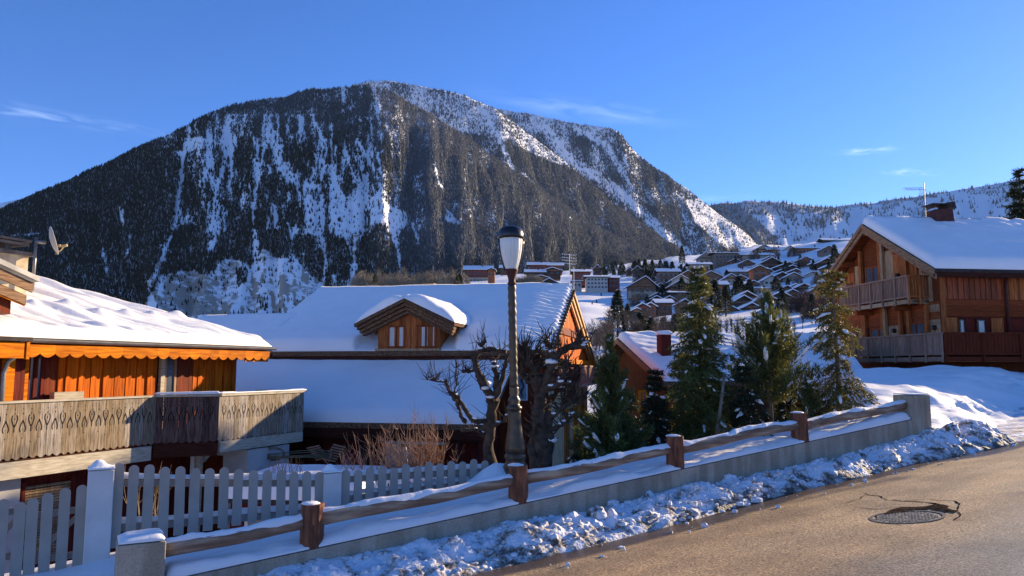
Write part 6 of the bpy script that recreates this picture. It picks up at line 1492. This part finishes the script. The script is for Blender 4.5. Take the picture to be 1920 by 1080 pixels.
shrub('bare_shrub', 'tan leafless shrub fanning up left of the white window frame', 714, 17.2, -3.05, 46, 1.85, .95, 31)
shrub('bare_shrub', 'taller tan leafless shrub with pale stem in front of the orange door', 790, 17.0, -3.0, 60, 2.15, .85, 32)
shrub('dry_grass_clump', 'thin dry stalks rising beside the dark carved balcony corner', 292, 12.2, -2.9, 12, 1.55, .35, 33, M('dry_stalk', (.42,.30,.15), rough=.8), 'dry stalks', .006, 3)
m = MB(); m.tube([Vector(B_(771,16.9,-3.1)), Vector(B_(767,16.9,-2.4)), Vector(B_(763,16.9,-1.75))], [.06,.05,.035], 8); tag(m.build('pale_trunk', M('birch_bark', (.55,.47,.38), (.35,.28,.2), scale=8), None, True), 'pale bare sapling stem inside the taller shrub', 'sapling')
rnd = random.Random(5)
m = MB()
for k in range(26):
    px = rnd.uniform(508, 562); a = Vector(at(px, 905, 13.3)); pts = [a]
    for i in range(4): pts.append(pts[-1]+Vector((rnd.uniform(-.05,.05), 0, rnd.uniform(.06,.13))))
    m.tube(pts, [.006,.005,.005,.004,.003], 4, False)
tag(m.build('dark_twigs', BARK, None, True), 'thin dark twigs poking up behind the left run of pickets', 'twigs')

# ---- tree prototypes for the middle distance, copied as whole things
def far_conifer_meshes(seed, H_=10, R_=2.0, n=2600, mat=N_FAR):
    rng = np.random.default_rng(seed); f = rng.random(n)**.75; lay = np.sin(f*60+rng.random(n)*1.2)*.5+.5
    rad = R_*(1-f)**.85*(.35+.65*rng.random(n)**.5)*(.7+.3*lay)*(1+.2*np.sin(f*9+seed)); az = rng.random(n)*6.283
    P = np.stack([rad*np.cos(az), rad*np.sin(az), .08*H_+f*.9*H_], -1)
    D = np.stack([np.cos(az), np.sin(az), -.25+.3*rng.standard_normal(n)], -1)+.35*rng.standard_normal((n,3)); D /= np.linalg.norm(D, axis=1, keepdims=True)
    V, Fc = leaf_mesh(P, D, .045*H_*(.6+.9*rng.random(n))+.1, .022*H_*(.6+.8*rng.random(n)), rng)
    return V, Fc
def bare_meshes(seed, H_=8, n=80, spread=2.2):
    rnd = random.Random(seed); m = MB(); B = Vector((0,0,0)); pts = [B]
    for i in range(6): pts.append(pts[-1]+Vector((rnd.uniform(-.15,.15), rnd.uniform(-.15,.15), H_*.13)))
    m.tube(pts, [.16*(1-i/7) for i in range(7)], 5, False); segs = []
    for k in range(n):
        i = rnd.randrange(2, 7); p = pts[i]; a = rnd.uniform(0, 6.28); el = rnd.uniform(.5,1.3); L = spread*rnd.uniform(.5,1.15); q = [p]
        for j in range(4): q.append(q[-1]+Vector((cos(a)*cos(el), sin(a)*cos(el), sin(el)))*L/4); a += rnd.uniform(-.3,.3); el += rnd.uniform(-.1,.2)
        m.tube(q, [.05,.04,.03,.02,.012], 3, False)
        for s in range(16):
            j = rnd.randrange(1, 5); c = q[j]; a2 = rnd.uniform(0,6.28); e2 = rnd.uniform(.1,1.4); l2 = rnd.uniform(.3,.9)
            segs.append((np.array(c), np.array([cos(a2)*cos(e2), sin(a2)*cos(e2), sin(e2)]), l2))
    return m, segs
PROTO = {}
def proto(kind, seed, mat):
    key = (kind, seed, mat.name)
    if key in PROTO: return PROTO[key]
    t = bpy.data.objects.new('proto', None)
    parts = []
    if kind == 'conifer':
        V, Fc = far_conifer_meshes(seed, 10, 1.7+.5*(seed % 3), 2400)
        o = mesh_obj('crown', V, Fc, mat); m = MB(); m.tube([(0,0,-1),(0,0,5),(0,0,9.6)], [.22,.14,.04], 6); o2 = m.build('trunk', BARK)
        V, Fc = far_conifer_meshes(seed+50, 10, 1.8, 130); o3 = mesh_obj('snow_cover', V+np.array([0,0,.1]), Fc, SNOW_FAR)
        parts = [o, o2, o3]
    elif kind == 'bush':
        rng = np.random.default_rng(seed); n = 2600; th = rng.random(n)*6.283; ph = np.arccos(rng.random(n)); r = (.45+.55*rng.random(n)**.4)*(1+.25*np.sin(3*th+seed))
        P = np.stack([3*r*np.sin(ph)*np.cos(th), 3*r*np.sin(ph)*np.sin(th), 5*r*np.cos(ph)], -1); D = np.array([0,0,.8])+.6*rng.standard_normal((n,3)); D /= np.linalg.norm(D, axis=1, keepdims=True)
        V, Fc = leaf_mesh(P, D, .9*(.5+rng.random(n)), .07*(.6+rng.random(n)), rng); o = mesh_obj('crown', V, Fc, mat); m = MB(); m.tube([(0,0,-1),(.1,0,2.5)], [.15,.05], 5); parts = [o, m.build('trunk', BARK)]
    else:
        m, segs = bare_meshes(seed); o2 = m.build('trunk', mat)
        P = np.array([s[0] for s in segs]); D = np.array([s[1] for s in segs]); L = np.array([s[2] for s in segs]); V, Fc = leaf_mesh(P, D, L, np.full(len(L), .045)); parts = [mesh_obj('crown', V, Fc, mat), o2]
    for p in parts: COL.objects.unlink(p)
    PROTO[key] = parts; return parts
def plant(kind, seed, mat, loc, sc, name, label, cat, group, sx=1):
    parts = proto(kind, seed, mat); t = thing(name, label, cat, loc, group); t.scale = (sc*sx, sc*sx, sc); t.rotation_euler = (0, 0, (seed*2.1+loc[0]*1.7) % 6.28)
    for p in parts: c = p.copy(); COL.objects.link(c); c.parent = t
    return t
TR_ = random.Random(77)
def gpos(px, py, lo=60, hi=1250): d = dist_for(px, py, lo, hi); return vpt(px, d), d
# conifers picked out one by one: (column, row of the foot, height in rows, label)
for px, py, hpx, sd_, wd_, lab in (
 (1158,640,98,1,1.1,'tall dark spruce above the low roof, left one of the pair at the snow meadow'), (1177,640,72,2,.9,'shorter slim spruce, right one of the pair at the snow meadow'),
 (1342,600,75,3,1.5,'dark spruce right behind the golden top of the tall spruce'), (1362,596,60,4,1.3,'dark green conifer below the small orange shed'), (1388,568,52,5,1.7,'broad blackish conifer between the village chalets, left of two'), (1408,566,44,7,1.5,'broad blackish conifer between the village chalets, right of two'),
 (1458,560,46,8,1.3,'black conifer in front of the glazed village gable'), (1468,600,60,10,1.2,'dark conifer on the snow slope right of the upright pine leader'), (1524,602,50,11,1.1,'dark conifer at the left edge of the sparse fir'), (1571,500,45,13,1.2,'snowy conifer beside the high long hotel'),
 (1280,560,40,14,1.2,'dark conifer below the flat-roofed village house'), (1282,500,38,16,1.0,'pointed conifer on the ridge above the stepped village roofs'), (1243,640,46,1,1.5,'dark conifer behind the chimney of the low chalet'), (1272,636,52,3,1.5,'dark olive conifer left of the golden spruce top'), (1222,634,40,5,1.4,'dark bushy conifer under the twin brown village gables')):
    p, d = gpos(px, py, 60); h = hpx/F*d; plant('conifer', sd_, N_FAR, p, h/10, 'conifer', lab, 'conifer', 'conifers among the village houses', wd_)
for k in range(16):
    px = 1192+k*6.3+TR_.uniform(-3,3); p, d = gpos(px, TR_.uniform(512,530), 330); plant('conifer', 20+k%4, N_FAR, p, TR_.uniform(24,38)/F*d/10, 'conifer', 'dark conifer in the row behind the village houses below the forest', 'conifer', 'row of conifers at the foot of the forest', 1.3)
for k in range(20):
    px = 1128+k*3.6+TR_.uniform(-3,3); p, d = gpos(px, TR_.uniform(514,522), 420); plant('conifer', 20+k%4, N_FAR, p, TR_.uniform(14,24)/F*d/10, 'conifer', 'small conifer in the line above the white village building', 'conifer', 'line of small conifers above the white building', 1.3)
for k in range(30):
    px = 1205+k*2.8+TR_.uniform(-2,2); p, d = gpos(px, TR_.uniform(551,560), 200); plant('conifer', 20+k%4, N_FAR, p, TR_.uniform(8,17)/F*d/10, 'conifer', 'snow-dusted dwarf conifer in the belt below the long-roofed village chalet', 'conifer', 'belt of dwarf conifers in the village', 1.6)
N_OLIVE = needles('olive_scrub', (.10,.095,.04))
SCRUB = M('scrub_twigs', (.34,.27,.18), (.20,.16,.11), scale=.3, island=.5, rough=.9)
# scrub and small conifers on the crest behind the big roof
for k in range(46):
    px = 668+k*4.4+TR_.uniform(-3,3); d = 480+TR_.uniform(-30,40); kind = 'conifer' if TR_.random() < .4 else 'bare'
    z = (690-(536+TR_.uniform(-2,4)))/F*d; p = Vector(((px-960)/F*d, d, z))
    if kind == 'conifer': plant('conifer', 20+k%4, N_OLIVE, p, TR_.uniform(18,30)/F*d/10, 'conifer', 'small olive conifer in the scrub line over the big snowy roof', 'conifer', 'scrub conifers over the big roof', 1.3)
    else: plant('bush' if TR_.random() < .6 else 'bare', 3+k%3, SCRUB, p, TR_.uniform(16,28)/F*d/6, 'bare_tree', 'pale leafless tree in the scrub line over the big snowy roof', 'tree', 'bare trees over the big roof', 1.5)
for k in range(14):
    px = 968+k*3.2; d = 440; p = Vector(((px-960)/F*d, d, (690-538)/F*d)); plant('bush', 3+k%3, SCRUB, p, TR_.uniform(16,24)/F*d/6, 'bare_tree', 'tan leafless tree in the clump right of the lantern socket', 'tree', 'tan trees beside the lantern', 1.2)
# grey-brown thicket between the orange gable and the low chalet
TW2 = M('thicket_twigs', (.17,.125,.095), (.10,.075,.055), scale=.3, island=.5, rough=.9)
for k in range(62):
    px = TR_.uniform(1092, 1330); y0 = TR_.uniform(618, 690); d = TR_.uniform(62, 120); hpx = TR_.uniform(48, 85) if px < 1150 else TR_.uniform(35, 62)
    if 1140 < px < 1200: hpx *= .75
    z = (690-y0)/F*d; p = Vector(((px-960)/F*d, d, z)); kk = 'bare' if TR_.random() < .6 else 'bush'
    plant(kk, 3+k%4, TW2 if k % 4 else TWIG_G, p, hpx/F*d/8, 'bare_tree', 'leafless grey-brown tree in the thicket above the low chalet roof', 'tree', 'bare thicket above the low chalet', 1.1)
for k in range(10):
    px = TR_.uniform(1190, 1330); d = TR_.uniform(60, 90); z = (690-TR_.uniform(650,680))/F*d; plant('conifer', 20+k%4, N_FAR, Vector(((px-960)/F*d, d, z)), TR_.uniform(50,75)/F*d/10, 'conifer', 'dark young conifer inside the bare thicket', 'conifer', 'young conifers in the thicket', 1.5)
for k, (px, py, hpx) in enumerate([(1345,640,42),(1352,632,34),(1362,640,44),(1372,634,40),(1383,642,48),(1392,630,30),(1412,640,44),(1420,636,40),(1428,640,36),(1478,640,36),(1490,636,34)]):
    d = 85+k*2; z = (690-py)/F*d; plant('bare', 3+k%4, BARK, Vector(((px-960)/F*d, d, z)), hpx/F*d/8, 'bare_tree', 'thin dark leafless tree on the blue snow slope below the village', 'tree', 'dark bare trees on the snow slope', .8)
for k in range(12):
    px = 1496+k*7+TR_.uniform(-3,3); p, d = gpos(px, TR_.uniform(584,606), 100); plant('bush', 3+k%3, TWIG_R, p, TR_.uniform(30,46)/F*d/6, 'bare_tree', 'russet leafless tree in the clump left of the gabled chalet', 'tree', 'russet trees by the right chalet', 1.1)
p, d = gpos(1505, 618, 70); plant('bare', 5, BARK, p, 42/F*d/8, 'bare_tree', 'lone leaning bare tree on the snow slope left of the sparse fir', 'tree', None, .9)
p, d = gpos(1128, 555, 200); 
for px, py in ((1128,553),(1119,566),(1111,570),(1188,572),(1183,555),(1205,556)):
    p, d = gpos(px, py, 200); plant('conifer', 21, N_FAR, p, 7/F*d/10, 'conifer', 'tiny lone conifer dotted on the snow meadow', 'conifer', 'tiny conifers on the snow meadow', 1.4)

for k in range(130):
    px = TR_.uniform(1185, 1600) if k < 80 else TR_.uniform(1185, 1345); py = TR_.uniform(505, 590) if px < 1330 else TR_.uniform(478, 592)
    p, d = gpos(px, py, 150); kk = 'conifer' if TR_.random() < .6 else 'bush'
    plant(kk, 20+k%4 if kk == 'conifer' else 3+k%3, N_FAR if kk == 'conifer' else TW2, p, TR_.uniform(12,26)/F*d/(10 if kk == 'conifer' else 6), 'conifer' if kk == 'conifer' else 'bare_tree', 'dark conifer standing between the village chalets' if kk == 'conifer' else 'brown leafless tree standing between the village chalets', 'conifer' if kk == 'conifer' else 'tree', 'conifers between the chalets' if kk == 'conifer' else 'bare trees between the chalets', 1.3)
# ================================================================== THE VILLAGE
VW = {'red': M('village_red_wood', (.22,.06,.045), (.14,.04,.03), scale=.6), 'brown': M('village_brown_wood', (.22,.12,.07), (.13,.07,.045), scale=.6), 'dark': M('village_dark_wood', (.10,.055,.038), (.06,.035,.026), scale=.6),
      'white': M('village_white_render', (.50,.46,.40), (.44,.40,.35), scale=.4), 'pale': M('village_pale_render', (.44,.35,.26), (.34,.27,.20), scale=.4), 'orange': M('village_orange_wood', (.40,.15,.055), (.28,.09,.04), scale=.6), 'grey': M('village_grey_wood', (.24,.18,.15), (.16,.125,.10), scale=.6)}
V_DARK = M('village_window', (.03,.035,.045), rough=.25, spec=.5); V_LIT = M('village_trim', (.55,.50,.44), rough=.8)
def house(px, py, wpx, hpx, wall, label, d=None, gable=True, rpx=None, dep=9, rows=2, cols=3, rot=0, balc_=True, base=None, lowwall=None, ov=.12, name='village_chalet', asym=0, cat='chalet', snow_t=.45):
    if d is None: d = dist_for(px, py, 130)
    wpx *= .92; k = d/F; W_ = wpx*k; H_ = hpx*k; R_ = (rpx if rpx is not None else wpx*.22)*k
    O = Vector(((px-960)/F*d, d, (690-py)/F*d)); c, s = cos(rot), sin(rot)
    T = frame(O, (c, s), (-s, c)); t = thing(name, label, cat, O, 'houses of the village')
    hw_ = W_/2; o = W_*ov+.3; m = MB(T)
    if gable: m.prism([(-hw_,0,-3),(hw_,0,-3),(hw_,0,H_),(asym*W_,0,H_+R_),(-hw_,0,H_)], (0,0,0) if False else Vector(T((0,dep,0)))-Vector(T((0,0,0))) if False else (0,dep,0))
    else: m.box(-hw_, hw_, 0, dep, -3, H_)
    m.build('wall', VW[wall], t)
    if lowwall: m = MB(T); m.box(-hw_-.05, hw_+.05, -.06, dep*.5, -3, H_*.42); m.build('lower_wall', VW[lowwall], t)
    rm = MB(T); sm = MB(T)
    if gable:
        for sg in (-1, 1):
            ex = sg*(hw_+o); ez = H_-R_*o/hw_*.9; ax_ = asym*W_; az_ = H_+R_
            for mm, z0, z1, yo in ((rm, .0, .35, -1.3), (sm, .351, .35+snow_t, -1.25)):
                P = [(ax_,yo,az_+z0),(ex,yo,ez+z0),(ex,dep+1,ez+z0),(ax_,dep+1,az_+z0)]; Q = [(p[0],p[1],p[2]+z1-z0) for p in P]
                if sg < 0: P = [P[1],P[0],P[3],P[2]]; Q = [Q[1],Q[0],Q[3],Q[2]]
                mm.hexa(P+Q)
    else:
        P = [(-hw_-o,-1.2,H_),(hw_+o,-1.2,H_),(hw_+o,dep/2,H_+R_),(-hw_-o,dep/2,H_+R_)]
        for mm, z0, z1 in ((rm, 0, .35), (sm, .351, .35+snow_t)):
            mm.hexa([(p[0],p[1],p[2]+z0) for p in P]+[(p[0],p[1],p[2]+z1) for p in P])
            P2 = [(-hw_-o,dep/2,H_+R_),(hw_+o,dep/2,H_+R_),(hw_+o,dep+1,H_),(-hw_-o,dep+1,H_)]; mm.hexa([(p[0],p[1],p[2]+z0) for p in P2]+[(p[0],p[1],p[2]+z1) for p in P2])
    r = rm.build('roof', SLATE, t); sm.build('snow_cover', SNOW_FAR, r)
    # windows, one mesh each
    for i in range(rows):
        z0 = H_*(i+.30)/max(rows, 1)*.98; z1 = z0+min(1.5, H_/rows*.45)
        for j in range(cols):
            x = -hw_+W_*(j+.5)/cols; ww = min(W_/cols*.28, 1.1)
            m = MB(T); m.box(x-ww, x+ww, -.12, -.02, z0, z1); m.build('window', V_DARK, t)
    if balc_ and wall not in ('white',):
        for i in range(1, rows+ (1 if gable else 0)):
            z0 = H_*i/rows*.98; m = MB(T); m.box(-hw_*.92, hw_*.92, -1.1, -.9, z0-.1, z0+.75); m.box(-hw_*.92, hw_*.92, -1.12, -.0, z0-.25, z0-.11); m.build('balcony', VW['brown' if i % 2 else 'grey'] if wall != 'red' else VW['red'], t)
    if hpx*k > 7 or wpx > 28:
        m = MB(T); m.box(hw_*.3, hw_*.3+.9, dep*.3, dep*.3+.9, H_, H_+R_+1.6); m.build('chimney', VW['dark'], r)
    return t
HS = [
 # px, foot, width, wall height, wall, label, keyword options
 (896,530,50,24,'red','long dark red village hotel at the far left of the village, over the snowy roof',dict(gable=False,rpx=9,rows=2,cols=7,lowwall='pale',dep=14)),
 (921,520,14,14,'orange','small orange-fronted annex at the right end of the dark red hotel',dict(d=470,rows=1,cols=2)),
 (948,512,22,10,'dark','snow-roofed house half hidden behind the lantern',dict(gable=False,rpx=6,rows=1,cols=3)),
 (1010,506,38,9,'red','topmost long red house of the group beside the antenna',dict(gable=False,rpx=6,rows=1,cols=5,d=560)),
 (1042,506,28,8,'red','snow-capped house right behind the combs of the antenna',dict(gable=False,rpx=6,rows=1,cols=4,d=545)),
 (1036,516,34,9,'dark','arched-gable house in the middle of the group beside the antenna',dict(rpx=5,rows=1,cols=3,d=530)),
 (1004,519,36,8,'dark','low dark house at the left of the group beside the antenna',dict(gable=False,rpx=6,rows=1,cols=4,d=525)),
 (1014,530,32,9,'brown','brown gabled house with balcony beneath the group beside the antenna',dict(rpx=4,rows=1,cols=3,d=510)),
 (1030,540,38,8,'dark','wide dark gable just above the snow of the big roof',dict(rpx=9,rows=1,cols=2,d=470,balc_=False)),
 (1092,528,34,18,'red','plain tall plum-red block right of the antenna mast',dict(gable=False,rpx=6,rows=2,cols=4,d=520,dep=14,balc_=False)),
 (1083,540,18,12,'white','small white annex at the foot of the plum-red block',dict(gable=False,rpx=2,rows=1,cols=2,d=490)),
 (1121,542,42,22,'white','white village building with three rows of small windows',dict(gable=False,rpx=4,rows=3,cols=6,dep=12,d=480)),
 (1153,540,22,18,'red','red-brown wing joined to the right of the white village building',dict(gable=False,rpx=5,rows=2,cols=3,d=484)),
 (1121,507,12,5,'dark','tiny dark gable among conifers right of the plum-red block',dict(rpx=5,rows=1,cols=1,d=600)),
 (1197,510,13,6,'dark','small dark gable alone among the conifers above the village',dict(rpx=5,rows=1,cols=1,d=600)),
 (1182,509,8,4,'dark','tiny snow-roofed hut among the conifers above the village',dict(rpx=3,rows=1,cols=1,d=620)),
 (1206,552,54,16,'brown','wide village chalet with a long one-sided snow-edged roof',dict(rpx=17,rows=1,cols=5,asym=.12,lowwall='pale',d=430)),
 (1256,530,40,20,'grey','purplish village house under a flat snow slab',dict(gable=False,rpx=7,rows=2,cols=4,d=500)),
 (1292,530,38,12,'brown','highest of the stepped gabled chalets left of the golden spruce top',dict(rpx=10,rows=1,cols=3,d=470)),
 (1278,538,36,12,'white','white-fronted gable in the middle of the stepped chalets',dict(rpx=10,rows=1,cols=3,d=450,lowwall='brown')),
 (1278,552,38,16,'brown','timbered gable with balcony, lowest of the stepped chalets',dict(rpx=10,rows=2,cols=3,d=430)),
 (1276,562,34,12,'dark','dark house with three bright panes below the timbered gable',dict(gable=False,rpx=3,rows=1,cols=3,d=400,balc_=False)),
 (1285,582,24,12,'dark','small blackish gable at the left edge of the golden spruce',dict(rpx=7,rows=1,cols=1,d=330)),
 (1205,592,24,15,'red','left of the twin brown gables at the right end of the snow meadow',dict(rpx=6,rows=1,cols=2,d=300)),
 (1194,596,18,12,'dark','small porch-like gable in front of the twin brown gables',dict(rpx=4,rows=1,cols=1,d=290)),
 (1220,592,22,16,'orange','right of the twin brown gables at the right end of the snow meadow',dict(rpx=6,rows=1,cols=2,d=305)),
 (1247,586,30,16,'brown','snow-topped chalet roof rising over the dark bushes',dict(gable=False,rpx=8,rows=1,cols=3,d=310)),
 (1328,505,32,22,'pale','pale gabled wing at the left of the big four-gabled hotel',dict(rpx=11,rows=2,cols=3,d=640)),
 (1372,508,58,34,'grey','big village hotel with four scalloped gables and long balconies',dict(gable=False,rpx=3,rows=3,cols=8,d=625,dep=16)),
 (1316,516,40,20,'pale','flat snow-roofed house with reddish corner below the pale gabled wing',dict(gable=False,rpx=5,rows=2,cols=3,d=560)),
 (1336,530,40,12,'grey','low gabled house left of the big conifers, under the hotel arcade',dict(rpx=9,rows=1,cols=4,d=500)),
 (1374,534,26,12,'pale','little pale gable peeping over the dark conifers',dict(rpx=8,rows=1,cols=2,d=480)),
 (1357,551,22,16,'orange','small orange-walled shed with a square patch of snow roof',dict(gable=False,rpx=8,rows=1,cols=2,d=400,balc_=False)),
 (1392,520,40,10,'grey','wide low snow roof in front of the big hotel',dict(gable=False,rpx=7,rows=1,cols=4,d=520)),
 (1428,530,26,26,'orange','tall narrow timber house with tiered orange-brown balconies',dict(rpx=6,rows=3,cols=2,d=470)),
 (1449,545,28,20,'white','steep white-framed gable with large panes in front of black conifers',dict(rpx=8,rows=2,cols=3,d=440,balc_=False)),
 (1470,540,38,20,'dark','dark broad gable right behind the steep white-framed gable',dict(rpx=9,rows=1,cols=3,d=455)),
 (1492,538,34,18,'pale','glazed timber gable right of the black conifers',dict(rpx=8,rows=2,cols=5,d=450)),
 (1527,536,28,20,'white','blank white end wall at the right end of the village rows',dict(rpx=6,rows=1,cols=1,d=450,balc_=False)),
 (1430,552,56,10,'pale','long low snow-topped row with pale walls below the conifers',dict(gable=False,rpx=2,rows=1,cols=8,d=400,balc_=False)),
 (1466,572,50,12,'dark','right-hand dark gable of the lowest village row',dict(rpx=12,rows=1,cols=3,d=345)),
 (1402,572,46,12,'dark','left-hand dark gable of the lowest village row',dict(rpx=12,rows=1,cols=3,d=345)),
 (1440,584,58,16,'dark','wide brownish-black gable lowest and nearest in the village',dict(rpx=13,rows=1,cols=3,d=320)),
 (1396,580,44,12,'dark','low black gable at the left end of the nearest village row',dict(rpx=12,rows=1,cols=2,d=325)),
 (1364,574,26,10,'dark','half-roof sloping down to the right beside the dark conifers',dict(rpx=9,rows=1,cols=1,d=340,asym=-.4)),
 (1500,572,24,8,'dark','half-roof sloping down to the left above the russet trees',dict(rpx=9,rows=1,cols=1,d=350,asym=.4)),
 (1438,475,36,8,'pale','topmost pale gable on the skyline left of the village crest',dict(rpx=9,rows=1,cols=3,d=670)),
 (1462,480,34,12,'dark','snow-capped roof on the crest between two pale gables',dict(gable=False,rpx=6,rows=1,cols=3,d=665)),
 (1487,480,24,13,'white','pale cream gable on the crest of the village',dict(rpx=7,rows=1,cols=2,d=650)),
 (1424,492,56,14,'pale','pale render house with two arched dormers in the upper village',dict(gable=False,rpx=5,rows=1,cols=6,d=620)),
 (1530,484,56,19,'orange','long high hotel with flat snow roof and orange upper storey',dict(gable=False,rpx=5,rows=2,cols=8,d=620,lowwall='white',dep=14)),
 (1578,470,54,20,'dark','highest dark hotel at the right end of the crest',dict(gable=False,rpx=5,rows=2,cols=7,d=640,rot=.1)),
 (1452,507,60,10,'dark','broad dark gable above the nested snow-edged roofs',dict(rpx=14,rows=1,cols=3,d=560)),
 (1500,505,40,9,'grey','grey gable behind the nested snow-edged roofs',dict(rpx=8,rows=1,cols=4,d=570)),
 (1542,513,40,10,'dark','dark snow-edged gable right of the nested roofs',dict(rpx=9,rows=1,cols=3,d=530)),
 (1484,508,58,6,'dark','uppermost of the nested snow-edged roofs',dict(rpx=10,rows=1,cols=2,d=548,snow_t=.7)),
 (1490,515,60,6,'dark','second from the top of the nested snow-edged roofs',dict(rpx=11,rows=1,cols=2,d=535,snow_t=.7)),
 (1496,522,60,6,'dark','third from the top of the nested snow-edged roofs',dict(rpx=11,rows=1,cols=2,d=520,snow_t=.7)),
 (1500,530,56,7,'dark','lowest of the nested snow-edged roofs',dict(rpx=10,rows=1,cols=3,d=500,snow_t=.7)),
 (1426,516,44,8,'grey','left shoulder roof beside the nested snow-edged roofs',dict(rpx=8,rows=1,cols=3,d=540)),
 (1542,527,34,10,'brown','brown gable at the lower right beside the blank white wall',dict(rpx=7,rows=1,cols=3,d=490)),
]
for h_ in HS: house(*h_[:6], **h_[6])
# four small gables on the front of the big hotel
fill = [(1322,520,16,8,'brown'),(1310,538,20,9,'dark'),(1345,541,18,8,'brown'),(1400,548,20,9,'grey'),(1415,540,16,8,'brown'),(1478,552,20,9,'brown'),(1510,548,20,9,'dark'),(1530,556,20,8,'brown'),(1240,548,22,9,'brown'),(1225,532,18,8,'dark'),(1232,572,22,9,'dark'),(1256,572,20,9,'brown'),(1310,560,22,9,'dark'),(1330,570,22,9,'brown'),(1300,548,18,8,'brown'),(1550,545,22,9,'dark'),(1556,500,22,9,'dark'),(1575,490,24,9,'brown'),(1560,475,22,8,'grey'),(1405,500,20,7,'brown'),(1462,560,22,9,'brown'),(1488,560,22,9,'dark'),(1535,572,22,9,'dark'),(1410,586,22,9,'brown'),(1350,585,22,9,'dark'),(1470,586,24,9,'dark')]
frnd = random.Random(9); occ = [(h[0], h[1]) for h in HS]+[(f[0], f[1]) for f in fill]
while len(fill) < 64:
    px = frnd.uniform(1225, 1590); py = frnd.uniform(520 if px < 1330 else 488, 590)
    if all(abs(px-a) > 13 or abs(py-b) > 7 for a, b in occ): occ.append((px, py)); fill.append((px, py, frnd.uniform(12, 17)*(1+(py-500)/250), frnd.uniform(6, 9), frnd.choice(['brown','dark','brown','grey','orange'])))
for px, py, w2, h2, mt in fill: house(px, py, w2*1.25, h2, mt, 'small snow-roofed chalet tightly packed among its neighbours on the village slope', rpx=w2*.3, rows=1, cols=2)
# ================================================================== AIR
m = MB(); m.box(-9000, 9000, -60, 9000, -300, 2000)
hz_ = bpy.data.materials.new('haze_air'); hz_.use_nodes = True; t = hz_.node_tree; t.nodes.clear()
o_ = t.nodes.new('ShaderNodeOutputMaterial'); pv = t.nodes.new('ShaderNodeVolumePrincipled'); pv.inputs['Color'].default_value = (.55,.75,1,1); pv.inputs['Density'].default_value = .000011
t.links.new(pv.outputs[0], o_.inputs['Volume'])
tag(m.build('haze', hz_, None), kind='stuff')
